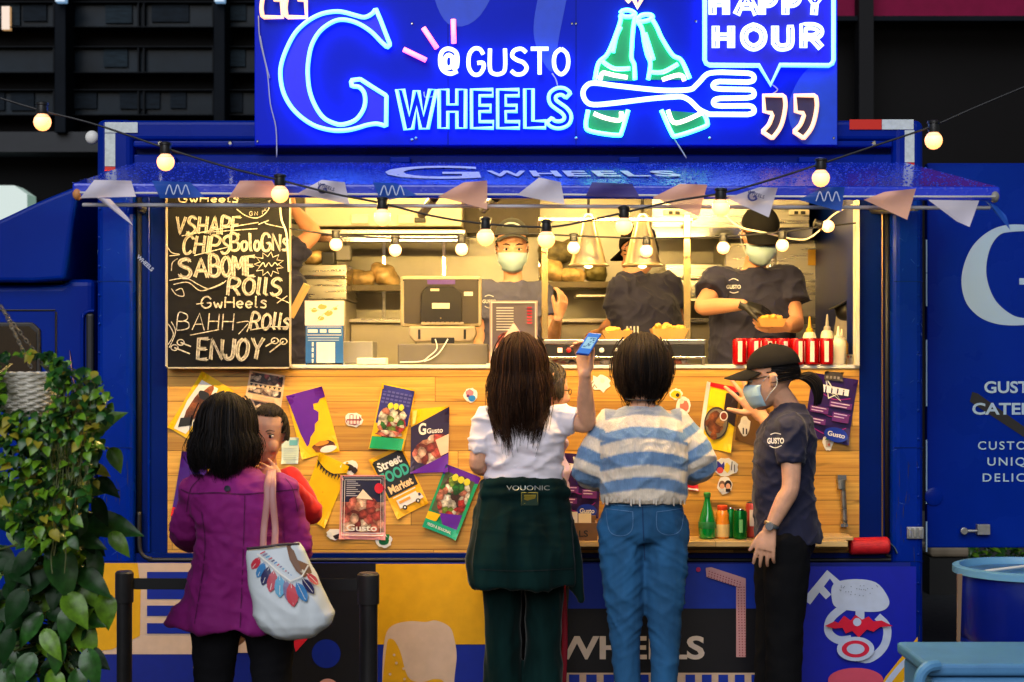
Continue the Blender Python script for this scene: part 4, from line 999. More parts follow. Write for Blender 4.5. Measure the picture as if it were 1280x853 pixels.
def d12(p):
    p.rect(0,1,.12,0,WHT); p.poly([(.12,0),(1,0),(1,.09),(.12,.06)],flat((205,20,30))); p.grid(.12,.09,.6,.36,flat((245,205,10))); p.poly([(.62,.12),(1,.06),(1,.6),(.62,.5)],flat((40,30,34)))
    p.disc(.45,.6,.36,flat((60,52,46)),ry=.25); p.disc(.45,.6,.32,flat((120,110,90)),ry=.22); p.poly(blob(.42,.6,.26,.17,20,.15,21),FRIED); p.disc(.64,.47,.12,WHT,ry=.075); p.disc(.64,.47,.09,flat((120,50,30)),ry=.055)
    for x,y in ((.35,.5),(.3,.64),(.5,.68),(.42,.8)): p.poly(blob(x,y,.1,.06,12,.1,int(x*90)),FRIED)
poster('yellow poster of a plate of fried snacks between the striped sweater and the raised hand',[(883,477),(925,485),(913,566),(872,558)],flat((245,205,10)),d12)
def d13(p):
    for q in ([(.05,.2),(.5,.35),(.9,.3)],[(.1,.5),(.5,.62),(.95,.55)],[(.05,.8),(.5,.9),(.9,.75)]): p.line([(v.x,v.y) for v in catmull([(*a,0) for a in q],6)],.014,flat((160,30,130)))
    p.line([(.3,.05),(.42,.35),(.8,.18),(.2,.16),(.7,.36),(.3,.05)],.03,WHT)
    for k in range(5): p.rect(.22+k*.13,.27,.32+k*.13,.17,flat((240,235,245)))
    for x0,y0,x1,y1 in ((.45,.38,.95,.47),(.05,.5,.45,.6),(.55,.54,.92,.68),(.1,.68,.42,.77)):
        p.rect(x0,y1,x1,y0,flat((105,45,120)))
        for k in range(2): p.rect(x0+.03,y0+.03+k*.045,x1-.05-.06*k,y0+.015+k*.045,flat((215,190,225)))
    p.disc(.68,.88,.26,flat((20,50,160)),ry=.11); tx(p,'Gusto',.5,.91,.075,WHT,.38,.02)
poster('dark purple event poster right of the ponytail',[(1016,466),(1072,475),(1060,557),(1004,545)],flat((46,20,88)),d13)
poster('dark purple event poster between white top and striped sweater',[(702,566),(752,570),(748,648),(700,648)],flat((46,20,80)),d13)
def d15(p): p.poly([(0,.55),(1,.35),(1,1),(0,1)],flat((205,25,40))); p.poly(blob(.5,.35,.34,.2,14,.15,31),KHA); p.poly(blob(.62,.3,.3,.12,14,.15,33),FRIED); p.rect(.08,.97,.92,.9,WHT)
poster('small red and white flyer under the elbow of the striped sweater',[(846,576),(871,588),(873,614),(845,612)],WHT,d15)
poster('dark kraft card under the raised palm',[(925,505),(962,512),(950,560),(918,550)],flat((110,78,40)),None)
# a small taped card on top of the right event poster
poster('dark little card taped on the right event poster',[(1031,464),(1054,466),(1053,477),(1030,475)],flat((70,62,58)),lambda p:[p.rect(.1+k*.2,.8,.22+k*.2,.5,flat((150,140,130))) for k in range(4)],Y=YW-.012,name='card')
def sticker(label,px,py,w,h,draw,seed=0,n=20,a=.12):
    c=P(px,py,YW-.004); s=1/sc(YW)
    mb=MB(); mb.prism([(x*s,y*s) for x,y in blob(0,0,w/2,h/2,n,a,seed)],c+Vector((0,-.001,0)),(1,0,0),(0,0,1),(0,.003,0)); o=mb.build('sticker',WHT); tag(o,label,'sticker','cut out stickers on the timber front')
    pr=pixframe(px,py,YW-.004,h=.0022); draw(pr); pr.build('print',o)
DK=flat((40,32,34)); SKN=flat((225,165,130))
def s_text(p):
    p.poly(blob(0,0,9,7,18,.15,2),flat((150,70,80)))
    for k in range(4): p.rect(-8+k*4,-1,-5+k*4,-6,WHT); p.rect(-8+k*4,5,-5.2+k*4,1,flat((235,205,200)))
sticker('pinkish lettering sticker left of the salad poster',442,525,22,18,s_text,2)
sticker('pink and blue sticker near the white sleeve',588,494,17,18,lambda p:(p.poly(blob(-1,-3,5,4,12,.15,5),PNK),p.poly(blob(2,4,4.5,4,12,.1,6),flat((40,120,190))),p.disc(-3,1,2,flat((90,40,110)))),5)
sticker('white splash shaped sticker above the striped shoulder',750,479,26,22,lambda p:(p.line([(-10,8),(-7,2),(-4,6)],1.2,DK),p.line([(-12,3),(-8,-2)],1,DK),p.disc(3,-3,3,flat((255,240,200)))),7,16,.35)
sticker('blue, red and yellow sticker over the two face sticker',906,584,32,22,lambda p:(p.poly([(-13,4),(-9,-8),(-4,-3),(-1,-7),(0,2),(-6,6)],flat((50,50,150))),p.disc(-6,4,4,flat((210,80,70))),p.poly(blob(3,1,3.5,6,12,.2,3),flat((240,205,60))),p.line([(9,-7),(8,4)],1,DK),p.line([(12,-3),(12,6)],1,DK)),11)
sticker('round sticker of two faces above the bottles',906,607,19,22,lambda p:(p.disc(-3.5,-1,4,flat((120,90,70)),ry=5),p.disc(4,-1,4.4,DK,ry=5.5),p.disc(-3.5,1,2.8,SKN,ry=3.4),p.disc(4,1,2.8,SKN,ry=3.6),p.rect(-7,8,-1,4,flat((210,210,215))),p.rect(1,8,7,4,DK)),12)
sticker('white peace hand sticker below the raised palm',931,533,15,24,lambda p:(p.line([(-2,10),(-2,2)],1.6,DK),p.line([(2,10),(2,3)],1.6,DK),p.disc(0,-5,3,flat((225,220,215)))),14,14,.2)
sticker('white house shaped sticker at the foot of the right event poster',1035,553,13,20,lambda p:(p.poly([(-4,-3),(0,-8),(4,-3)],flat((70,150,120))),p.rect(-3,6,3,-2,flat((190,170,150))),p.disc(1,3,1.6,flat((200,90,70)))),15)
sticker('black and white sticker at the lower left of the framed menu',419,668,22,14,lambda p:(p.poly([(-3,2),(8,-2),(9,5),(0,6)],DK),p.disc(-7,0,3,flat((220,220,215)))),16)
sticker('dark green sticker at the lower right of the framed menu',480,676,20,17,lambda p:(p.poly(blob(0,0,7,6,12,.15,8),flat((10,110,60))),p.poly([(2,-8),(7,-8),(6,-2)],flat((20,120,60)))),17)
sticker('small black crown sticker on the plain yellow poster',438,584,22,18,lambda p:(p.poly(blob(-2,0,7,5,9,.4,9),DK),p.poly(blob(5,4,4,4,9,.3,10),DK),p.disc(-4,-5,1.6,flat((200,160,40)))),18,14,.25)
sticker('reddish round sticker right of the dark bob hair',854,507,18,24,lambda p:(p.poly(blob(1,1,6,8,14,.12,12),flat((205,110,90))),p.disc(-2,-5,3,flat((240,205,180)))),19)
sticker('yellow and black sticker next to the dark bob hair',845,493,16,14,lambda p:(p.poly(blob(0,0,6,5,10,.2,5),YEL),p.disc(2,1,2.5,DK)),20)

# ================================================================== things on the ledge
def bottle_glass(name,c): return mat(name,c,.06,trans=.75,ior=1.45,spec=.6)
def on(px,py,Y): return P(px,py,Y)
YL=-.07
zl=PZ(677,-.17)
def base(px,Y): return Vector((PX(px,Y),Y,zl+.001))
s=1/sc(YL)
m=MB(); c=base(884,YL); m.lathe(c,[(.030,0),(.036,.006),(.038,.04),(.036,.075),(.028,.11),(.017,.145),(.0125,.17),(.0135,.178),(.0135,.182)],24)
o=m.build('bottle',mat('green_glass',(.0,.22,.03),.05,spec=.8,var=.1,coat=.8),None,smooth='auto'); tag(o,'round bellied green glass bottle on the timber ledge','bottle')
m=MB(); m.lathe(c,[(.0145,.176),(.0155,.178),(.0155,.193),(.012,.197)],16); m.build('cap',mat('green_cap',(.05,.3,.06),.4,.3),o,smooth='auto')
m=MB(); m.lathe(c,[(.0385,.045),(.0388,.046),(.0372,.072),(.0365,.073)],24); m.build('paper_band',mat('green_band',(.01,.16,.04),.5),o,smooth='auto')
c=base(903,YL+.01); m=MB(); m.lathe(c,[(.026,0),(.030,.006),(.030,.07),(.026,.085),(.028,.1),(.022,.118),(.020,.122)],20)
o=m.build('jar',mat('orange_juice_glass',lin((235,140,40)),.12,coat=.6),None,smooth='auto'); tag(o,'orange juice bottle with a red lid on the timber ledge','bottle')
m=MB(); m.lathe(c,[(.0215,.121),(.0225,.123),(.0225,.138),(.019,.141)],18); m.build('cap',mat('red_lid',lin((215,70,30)),.4),o,smooth='auto')
m=MB(); m.lathe(c,[(.0303,.008),(.0306,.009),(.0306,.06),(.0303,.061)],20); m.build('paper_band',flat((225,190,120)),o,smooth='auto')
def can(c,mm,label,group=None,h=.125,r=.031,drw=None):
    m=MB(); m.lathe(c,[(r*.8,0),(r*.95,.004),(r,.012),(r,h-.014),(r*.86,h-.003)],22); o=m.build('drink_can',mm,None,smooth='auto'); tag(o,label,'can',group)
    m=MB(); m.lathe(c,[(r*.86,h-.003),(r*.88,h),(r*.8,h),(r*.78,h-.004)],22); m.build('can_top',CHROME,o,smooth='auto')
    if drw:
        mb=MB(); 
        for x0,z0,x1,z1 in drw[1]:
            n=5; vs=[]
            for i in range(n+1):
                a=-PI/2+ (x0+(x1-x0)*i/n); vs+= [c+Vector((math.cos(a)*(r+.0006),math.sin(a)*(r+.0006),z0)),c+Vector((math.cos(a)*(r+.0006),math.sin(a)*(r+.0006),z1))]
            mb.add(vs,[(2*i,2*i+2,2*i+3,2*i+1) for i in range(n)])
        mb.build('can_print',drw[0],o,smooth=True)
    return o
GC=mat('can_green',lin((0,110,40)),.25,.5); RC=mat('can_red',lin((205,14,22)),.22,.6)
can(base(925,-.085),GC,'front green drink can on the timber ledge',drw=(flat((120,190,120)),[(-.25,.03,.25,.085)]))
can(base(913,-.03),GC,'green drink can half hidden behind the front can on the ledge')
can(base(941,-.02),mat('can_pale_red',lin((190,70,60)),.3,.3),'tall reddish can beside the dark shirt on the ledge',h=.15,drw=(flat((220,200,190)),[(-.6,.05,.3,.12)]))
# menu box with flyers
bx=MB(); x0,x1=PX(706,-.15),PX(747,-.15); z1=PZ(654,-.15)
bx.box(x0,x1,-.15,-.142,zl+.001,z1); bx.box(x0,x1,-.03,-.022,zl+.001,z1+.02); bx.box(x0,x0+.006,-.142,-.03,zl+.001,z1); bx.box(x1-.006,x1,-.142,-.03,zl+.001,z1)
o=bx.build('flyer_box',mat('brown_box',(.20,.10,.045),.55,var=.2,vscale=15),None,bevel=.001); tag(o,'small brown box stencilled with capital letters holding flyers on the ledge','box')
pr=pixframe(708,671,-.15,h=.0012); pr.text('DEALS',-9,0,11,KHA,bold=.2,fit=36); pr.build('stencil',o)
for k,(px,py,mm,lb) in enumerate(((714,650,WHT,'white flyer standing in the left of the brown box'),(731,652,flat((240,225,190)),'cream flyer leaning in the right of the brown box'))):
    m=MB(); m.pbox(px-8,px+8,py-10,py+14,-.10+.02*k,-.098+.02*k); o=m.build('flyer',mm); tag(o,lb,'flyer')

# ================================================================== kitchen
ZCN=PZ(456.5,-.03)                          # counter top height
def kb(Y0,Y1,x0,x1,y0,y1,name,mm,parent=None,bevel=.004): m=MB(); m.pbox(x0,x1,y0,y1,Y0,Y1); return m.build(name,mm,parent,bevel=bevel)
def thing(name,x,y,Y,label,cat,group=None): return empty(name,P(x,y,Y),label,cat,group)
# upper wall cabinet, left
T=thing('wall_cabinet',485,288,1.7,'cream steel wall cabinet with grey label plates in the upper left of the kitchen','cabinet')
PALE=mat('pale_steel',(.46,.41,.31),.4,.3,var=.08,vscale=3)
kb(1.55,2.2,380,578,225,284,'carcass',PALE,T); kb(1.53,1.55,381,478,226,283,'door',PALE,T); kb(1.53,1.55,481,577,226,283,'door',PALE,T)
for px in (450,508): kb(1.515,1.53,px-11,px+11,268,280,'label_plate',CREAM,T)
kb(1.505,1.53,518,532,272,278,'handle',BLACK,T)
T=thing('cooker_hood',480,310,1.6,'long polished steel hood lip under the wall cabinet','hood')
kb(1.35,2.2,378,582,287,293,'canopy',STEEL,T); kb(1.38,2.2,378,582,294,303,'trim',CHROME,T)
# recess in the middle, its shade put into the dark brown colour
kb(1.9,2.2,580,675,235,292,'wall_recess',mat('recess_shade',(.05,.035,.02),.5,var=.3),TR)
T=thing('exhaust_hood',905,290,1.6,'brushed steel exhaust hood with label plates above the cooks on the right','hood')
kb(1.4,2.2,815,1012,225,285,'canopy',STEEL,T); kb(1.36,1.4,812,1016,284,298,'lip',CHROME,T)
for a,b in ((830,858),(987,1012)): 
    l_=kb(1.375,1.4,a,b,262,269,'label_plate',CREAM,T); kb(1.37,1.376,a+6,a+11,264,268,'label_mark',BLACK,l_); kb(1.37,1.376,a+14,a+20,264,268,'label_mark',BLACK,l_)
kb(1.37,1.4,855,872,266,274,'label_plate',WHITE,T)
# back wall joints, cupboards
for px in (480,555,675,905,1030):
    kb(2.185,2.2,px-2,px+2,300,520,'wall_joint',CHROME,TR,.001)
T=thing('undercounter_fridge',405,440,1.3,'steel fridge with pale panels at the left of the kitchen','fridge')
kb(1.3,1.9,378,433,331,375,'top',STEEL,T); kb(1.29,1.3,378,433,344,349,'trim',CHROME,T); kb(1.32,1.9,380,432,376,470,'door',PALE,T); kb(1.3,1.32,427,430,380,440,'handle',CHROME,T)
T=thing('slicer',425,332,1.4,'small dark machine standing on the fridge top','machine')
kb(1.38,1.5,402,418,315,331,'base',BLACK,T); kb(1.40,1.5,419,438,306,326,'head',GREYP,T,.01); m=MB(); m.tube([P(428,306,1.4),P(430,296,1.4)],.018,8); m.build('knob',BLACK,T,smooth='auto')
BAG=mat('bread_bag',lin((222,185,125)),.22,var=.4,vscale=18,bump=.5,bscale=25,coat=.5)
def lump(px,py,Y,w,h,mm,label,name='bread_bag',cat='bag',seed=0,d=.09):
    s=1/sc(Y); mb=MB(); r_=random.Random(seed)
    for k in range(5): mb.ball(P(px+r_.uniform(-.3,.3)*w,py+r_.uniform(-.1,.3)*h,Y),w*.3*s,d*.7,h*.36*s,12,8)
    mb.ball(P(px,py+h*.1,Y),w*.46*s,d,h*.38*s,14,8)
    me=volume(mb,.012,2,wr=.012,wscale=(18,18,18),seed=seed); return tag(vlink(name,me,mm,None),label,cat,None)
def shelf(x0,x1,y,Y,label):
    T=thing('shelf',(x0+x1)/2,y,Y,label,'shelf'); kb(Y-.15,2.18,x0,x1,y,y+5,'board',STEEL,T); kb(Y-.155,Y-.15,x0,x1,y-1,y+7,'edge',mat('dark_edge',(.09,.07,.04),.4,.5),T)
    for px in (x0+4,x1-4): kb(Y+.1,2.18,px-1,px+1,y+5,y+18,'bracket',STEEL,T,.001)
shelf(434,602,357,1.75,'steel shelf with bread bags left of the till')
shelf(660,770,353,1.75,'steel shelf with bread bags behind the heat lamps')
lump(455,347,1.68,34,20,BAG,'low bread bag at the left end of the left shelf',seed=1); lump(481,342,1.70,32,32,BAG,'upright bread bag on the left shelf',seed=2)
lump(395,321,1.45,24,18,BAG,'bread bag lying on the fridge top',seed=3)
lump(690,337,1.70,30,28,BAG,'bread bag on the right shelf beside the chrome post',seed=4); lump(716,342,1.68,30,22,BAG,'low bread bag in the middle of the right shelf',seed=5); lump(746,338,1.7,26,26,mat('herb_bag',(.2,.17,.06),.4,var=.4,vscale=20),'greenish herb bag at the right end of the right shelf',seed=6)
lump(700,312,2.0,50,34,mat('herb_bundle',(.24,.2,.1),.6,var=.5,vscale=25),'bundle of pale herbs against the back wall',name='herb_bundle',cat='herbs',seed=8)
# tall fridge behind the right cook
T=thing('tall_fridge',985,440,1.7,'tall steel fridge behind the cook on the right','fridge')
kb(1.7,2.15,905,1034,300,520,'carcass',STEEL_M,T); kb(1.67,1.7,907,968,304,515,'door',STEEL,T); kb(1.67,1.7,971,1032,304,515,'door',STEEL,T)
kb(1.63,1.67,962,965,330,400,'handle',CHROME,T); kb(1.63,1.67,974,977,330,400,'handle',CHROME,T); kb(1.66,1.67,1010,1024,312,332,'yellow_note',flat((225,170,40)),T); kb(1.66,1.67,985,1000,335,350,'paper_note',WHT,T)
T=thing('warming_oven',870,440,1.7,'steel warming oven between the two cooks','oven')
kb(1.7,2.1,832,903,330,500,'carcass',STEEL,T); kb(1.67,1.7,838,898,350,372,'door',CHROME,T); kb(1.67,1.7,838,898,376,440,'door',mat('oven_glass',(.04,.035,.03),.1),T); kb(1.64,1.67,842,894,346,349,'handle',CHROME,T)
kb(1.5,1.9,720,830,368,372,'work_top',STEEL,TR); 
# rear work counter line
T=thing('rear_counter',660,470,1.5,'steel work counter along the back of the kitchen','counter'); kb(1.5,2.18,436,905,398,404,'top',STEEL,T); kb(1.54,2.18,438,903,404,520,'front',PALE,T)
for px in (520,610,700,800): kb(1.525,1.54,px-1.5,px+1.5,408,515,'door_gap',GREYP,T,.001)
# till
Yt=.28
T=empty('till',Vector((PX(552,Yt),Yt,ZCN)),'grey touchscreen till seen from behind on a grey cash drawer','till')
GRT=mat('till_grey',lin((160,146,118)),.4,var=.06); DKT=mat('till_dark',lin((26,22,20)),.4,var=.1)
z=lambda py:PZ(py,Yt)
m=MB(); m.box(PX(497,Yt-.1),PX(610,Yt-.1),Yt-.1,Yt+.2,ZCN+.001,PZ(430,Yt-.1)); dr=m.build('cash_drawer',mat('drawer_grey',lin((98,92,82)),.45,var=.1),T,bevel=.006)
hd=kb(Yt,Yt+.05,500,602,345,409,'screen_housing',GRT,T,.014); 
m=MB(); m.pprism([(505,349),(598,349),(598,404),(575,405),(575,366),(566,358),(535,358),(527,366),(527,405),(505,404)],Yt-.006,Yt+.001); m.build('back_shell',mat('till_shell',lin((60,53,44)),.4),hd,bevel=.002)
m=MB(); m.pprism([(527,366),(535,358),(566,358),(577,366),(577,403),(525,403)],Yt-.02,Yt+.001); m.build('back_cover',DKT,hd,bevel=.004)
kb(Yt-.008,Yt,534,569,350,355.5,'purple_label',flat((90,60,140)),hd,.001); kb(Yt-.024,Yt-.02,540,562,379,386,'rating_plate',flat((205,195,175)),hd,.0005); kb(Yt-.0225,Yt-.02,538,549,361,364,'small_plate',flat((205,190,165)),hd,.0005); kb(Yt-.009,Yt-.004,580,591,365,370,'small_plate',flat((215,205,185)),hd,.0005)
for px in (504.5,597.5): m=MB(); m.lathe(P(px,350.5,Yt-.006),[(.004,0),(.004,.004)],8,axis=(0,-1,0)); m.build('screw',BLACK,hd)
m=MB(); m.lathe(P(551,398,Yt-.02),[(.004,0),(.004,.004)],8,axis=(0,-1,0)); m.build('screw',CHROME,hd)
m=MB(); m.pprism([(511,408),(594,408),(596,418),(590,428),(518,428),(511,420)],Yt-.06,Yt+.06); ft=m.build('foot',GRT,T,bevel=.008)
m=MB()
for k in range(9): m.pprism([(526+k*6,406),(532+k*6,406),(531+k*6,402.5),(527+k*6,402.5)],Yt-.03,Yt-.018)
m.build('vent_teeth',GRT,hd)
for px in (524,581): kb(Yt-.064,Yt-.058,px-1.5,px+1.5,412,424,'slot',BLACK,ft,.001)
kb(Yt-.07,Yt-.05,539,568,422,429.5,'plug_cover',BLACK,ft,.003)
m=MB()
for q in ([(544,424),(546,436),(536,446),(526,452),(500,453)],[(560,424),(550,440),(540,448),(530,452)]): m.tube([P(v.x,v.y,Yt-.115) for v in catmull([(x,y,0) for x,y in q],6)],.003,5)
m.build('power_lead',WHITE,T,smooth=True)
# acrylic menu stand
Ym=.10
T=empty('menu_stand',Vector((PX(642,Ym),Ym,ZCN)),'upright acrylic menu stand with a printed food menu on the counter','menu')
def d16(p):
    p.grid(.06,.04,.94,.96,flat((120,110,120)))  # navy sheet lightened: glare on the acrylic is put into its colour
    for k in range(9): p.rect(.14,.13+k*.045,.5,.11+k*.045,WHT)
    for k in range(6): p.rect(.78,.13+k*.05,.88,.105+k*.05,flat((190,40,60)))
    p.poly(blob(.5,.7,.38,.2,20,.1,41),MEAT); p.poly([(.2,.72),(.5,.36),(.8,.7)],flat((225,175,170)))
    p.line([(.04,.03),(.96,.03),(.96,.97),(.04,.97)],.014,WHT,closed=True)
c_=[(612,376),(672,376),(672,452),(612,452)]
o=poster('x',c_,flat((185,165,165)),d16,curl=0,name='menu_sheet',Y=Ym)
for k in ('label','category'): del o[k]
loc=o.location.copy(); o.parent=T; o.location=loc-T.location
kb(Ym-.012,Ym-.008,610,674,374,455,'clear_front',mat('clear_acrylic',(1,1,1),.03,trans=1,ior=1.2,alpha=.25),T,.001)
m=MB(); m.box(PX(608,Ym),PX(676,Ym),Ym-.05,Ym+.06,ZCN+.001,ZCN+.007); m.build('foot',mat('acrylic_edge',(.7,.7,.66),.1),T)
# blue notice stand
Yn=.08
T=empty('notice_stand',Vector((PX(406,Yn),Yn,ZCN)),'blue counter notice with a white card above beside the chalkboard','notice')
m=MB(); m.pbox(382,429,407,456,Yn,Yn+.006); b_=m.build('blue_panel',flat((40,95,165)),T)
pr=pixframe(382,407,Yn); 
for a,b in ((3,15),(18,26),(29,44)): pr.rect(a,9,b,5,WHT)
pr.line([(2,2),(45,2),(45,12),(2,12)],.6,WHT,closed=True)
for k in range(2): pr.rect(3,16+k*3,42,15+k*3,flat((170,190,215)))
for k in range(4): pr.rect(8,26+k*7,10,21+k*7,WHT)
pr.rect(14,47,37,21,WHT)
pr.build('notice_print',b_)
m=MB(); m.pbox(381,430,376,407,Yn+.004,Yn+.01); w_=m.build('picture_card',flat((235,225,205)),T)
pr=pixframe(381,376,Yn+.004)
for x,y,r_ in ((12,12,4),(22,8,5),(30,16,5),(20,22,4),(38,10,3)): pr.poly(blob(x,y,r_,r_*.7,10,.2,x),flat((205,150,80)))
for a,b in (((6,10),(18,12)),((30,14),(42,6)),((16,26),(24,16))): pr.line([a,b],1,flat((225,190,150)))
pr.build('card_print',w_)
m=MB(); m.pbox(384,428,454,456,Yn,Yn+.09); m.build('foot',WHITE,T)
kb(.25,.5,421,466,427,455,'x',GREYP,None); o=bpy.data.objects['x']; o.name='card_reader_box'; tag(o,'grey rounded metal box on the counter behind the blue notice','box')
m=MB(); m.box(PX(446,.02),PX(483,.02),.02,.12,ZCN+.001,ZCN+.03); o=m.build('paper_stack',flat((245,238,220)),None,bevel=.003); tag(o,'white stack of paper on the counter left of the till','paper')
# food warmer with glass case frame and heat lamps
Yf=.02
T=empty('food_warmer',Vector((PX(781,Yf),Yf,ZCN)),'black and chrome food warmer with glass sides on the counter','food warmer')
kb(Yf,Yf+.55,681,881,431,446,'body',BLACK,T,.003); kb(Yf-.004,Yf+.55,680,882,424.5,431,'top_rim',STEEL,T,.003)
kb(Yf-.004,Yf+.3,680,882,446,449,'lower_rim',CHROME,T,.001)
for px in (683,879): kb(Yf-.002,Yf+.02,px-2,px+2,449,456,'foot',CHROME,T,.001)
kb(Yf-.006,Yf,697,703,435,441,'red_switch',emat('switch_glow',(1,.12,.02),1.3),T,.001)
for px,mm in ((711,mat('red_knob',(.4,.02,.02),.4)),(727,GREYP),(752,WHITE),(771,WHITE)): m=MB(); m.lathe(P(px,438,Yf),[(.011,0),(.011,.01),(.006,.013)],12,axis=(0,-1,0)); m.build('knob',mm,T,smooth='auto')
kb(Yf+.02,Yf+.04,690,860,449.5,455,'printed_strip',food_mat('strip_print',[(240,220,190),(205,110,70),(60,40,40),(230,170,120)],30,2),T,.001)
BR=mat('brass_post',(.72,.55,.26),.25,.9)
T2=empty('post_frame',Vector((PX(770,.2),.2,ZCN)),'chrome frame with tall posts standing over the food warmer','frame')
kb(.16,.185,855,863.5,268,424,'post',BR,T2,.003); kb(.16,.185,677,685,274,424,'post',BR,T2,.003)
m=MB(); m.box(PX(673,.17),PX(866,.17),.162,.182,PZ(277,.17),PZ(272,.17)); m.build('top_rail',BR,T2,bevel=.002)
m=MB(); m.box(PX(673,.17),PX(676,.17),.182,.6,PZ(277,.17),PZ(273,.17)); m.box(PX(863,.17),PX(866,.17),.182,.6,PZ(277,.17),PZ(273,.17)); m.build('side_rail',BR,T2)
for px,bot,lab in ((735.5,333,'left bell shaped chrome heat lamp hanging over the food warmer'),(803,333,'right bell shaped chrome heat lamp hanging over the food warmer')):
    Yh=.22; c=P(px,bot,Yh); s=1/sc(Yh); H=65*s
    T=empty('heat_lamp',c,lab,'heat lamp','bell heat lamps')
    m=MB(); m.lathe(c,[(25*s,0),(26*s,.004),(23*s,.012),(21.5*s,.03),(16*s,.11),(11*s,.17),(9*s,.21),(8.5*s,H-.012),(6*s,H),(2*s,H+.004)],32); m.build('shade',mat('lamp_chrome',(.86,.72,.48),.28,.92,bump=.02,bscale=20),T,smooth='auto')
    m=MB(); m.tube([c+Vector((0,0,H)),c+Vector((0,0,H+.17))],.006,8); m.build('stem',BLACK,T,smooth=True)
    m=MB(); m.ball(c+Vector((0,0,.03)),.03,.03,.04); m.build('bulb',emat('heat_bulb',(1,.6,.22),14),T,smooth=True)
CARD=mat('kraft_tray',lin((205,150,82)),.6,var=.1)
def tray(px,py,Y,w,label,food=True,z=None):
    s=1/sc(Y); c=P(px,py,Y); h=w*.30*s; W2=w/2*s
    if z is not None: c.z=z
    T=empty('food_tray',c,label,'food tray','kraft paper food trays')
    m=MB(); D=.06
    b=[(-W2*.8,-D*.8),(W2*.8,-D*.8),(W2*.8,D*.8),(-W2*.8,D*.8)]; t=[(-W2*1.05,-D),(W2*1.05,-D),(W2*1.05,D),(-W2*1.05,D)]
    vs=[c+Vector((x,y,0)) for x,y in b]+[c+Vector((x,y,h)) for x,y in t]+[c+Vector((x*.96,y*.96,.004)) for x,y in b]+[c+Vector((x*.96,y*.96,h)) for x,y in t]
    fs=[(0,1,2,3)]+[(i,(i+1)%4,4+(i+1)%4,4+i) for i in range(4)]+[(8,9,10,11)]+[(8+i,8+(i+1)%4,12+(i+1)%4,12+i) for i in range(4)]+[(4+i,4+(i+1)%4,12+(i+1)%4,12+i) for i in range(4)]
    m.add(vs,fs); m.build('tray',CARD,T)
    if food:
        mb=MB(); r_=random.Random(px)
        for k in range(16): mb.ball(c+Vector((r_.uniform(-.8,.8)*W2,r_.uniform(-.04,.04),h*.75+r_.uniform(0,.55)*h)),W2*r_.uniform(.16,.26),.02,h*r_.uniform(.2,.34),10,6)
        me=volume(mb,.0045,1,wr=.004,wscale=(50,50,50)); fo=vlink('fried_food',me,mat('golden_food',lin((225,160,60)),.5,var=.35,vscale=40),T)
    return T
zt=PZ(424.5,Yf)+.001
tray(771,424,.12,36,'kraft food tray at the left on the food warmer',z=zt); tray(836,424,.10,44,'kraft food tray at the right on the food warmer',z=zt); tray(755,420,.35,20,'plain kraft tray at the back of the food warmer',False,z=zt)
# cans on the counter
rr_=random.Random(3)
for row,(Y,lab) in enumerate(((.03,'front'),(.11,'back'))):
    for k in range(7):
        px=924+k*18.2+(6 if row else 0); c=Vector((PX(px,Y),Y,ZCN+.001))
        pos=['leftmost','second','third','fourth','fifth','sixth','rightmost'][k]
        can(c,RC,f'{pos} red can from the left in the {lab} row on the counter','red cans on the counter',h=.115,r=.0295,drw=(flat((235,215,205)),[(lambda a:(a,.012,a+.62,.102))(rr_.uniform(-.5,.3))]))
def squeeze(px,py,Y,mm,cap,label,h=.15,r=.03):
    c=Vector((PX(px,Y),Y,ZCN+.001)); T=empty('sauce_bottle',c,label,'sauce bottle','sauce bottles on the counter')
    m=MB(); m.lathe(c,[(r*.9,0),(r,.006),(r,h*.65),(r*.8,h*.74),(r*.5,h*.76)],18); m.build('body',mm,T,smooth='auto')
    m=MB(); m.lathe(c,[(r*.55,h*.75),(r*.55,h*.83),(r*.28,h*.86),(r*.1,h*1.12)],14); m.build('nozzle',cap,T,smooth='auto')
IVO=mat('ivory_bottle',lin((235,225,200)),.35); YLB=mat('mustard_bottle',lin((230,170,40)),.35)
squeeze(1012,0,.26,IVO,YLB,'ivory sauce bottle with a yellow nozzle behind the red cans',.19); squeeze(1034,0,.27,IVO,mat('grey_nozzle',(.4,.36,.3),.4),'ivory sauce bottle with a grey nozzle behind the red cans',.20)
squeeze(1048,0,.10,IVO,IVO,'ivory sauce bottle right of the red cans',.15,.034); squeeze(1052,0,.20,YLB,IVO,'mustard yellow sauce bottle at the right end of the counter',.14,.03)
m=MB(); c=Vector((PX(1064,.05),.05,ZCN+.001)); m.lathe(c,[(.018,0),(.022,.045),(.020,.045),(.016,.004)],16); o=m.build('metal_cup',STEEL,None,smooth='auto'); tag(o,'small metal cup at the right end of the counter','cup')
# grey shape and cap added to stand in for a capped figure in the right corner
mb=MB(); mb.limb([P(1059,395,.7),P(1062,420,.7),P(1063,450,.7)],[.05,.075,.08]); me=volume(mb,.012,4,wr=.01,wscale=(14,14,8)); o=vlink('jacket',me,mat('figure_grey',lin((150,140,125)),.8,var=.15),None); tag(o,'grey shape standing in for a capped figure in the right corner of the kitchen','jacket')
mb=MB(); mb.ball(P(1058,389,.66),.055,.06,.05); mb.loft([(P(1047,383,.62),(1,0,.5),.05,(0,1,0),.05),(P(1047,381,.62),(1,0,.5),.05,(0,1,0),.05)],16); me=volume(mb,.008,3); o=vlink('figure_cap',me,BLACK,None); tag(o,'black cap of the stand-in figure above the grey shape','cap')
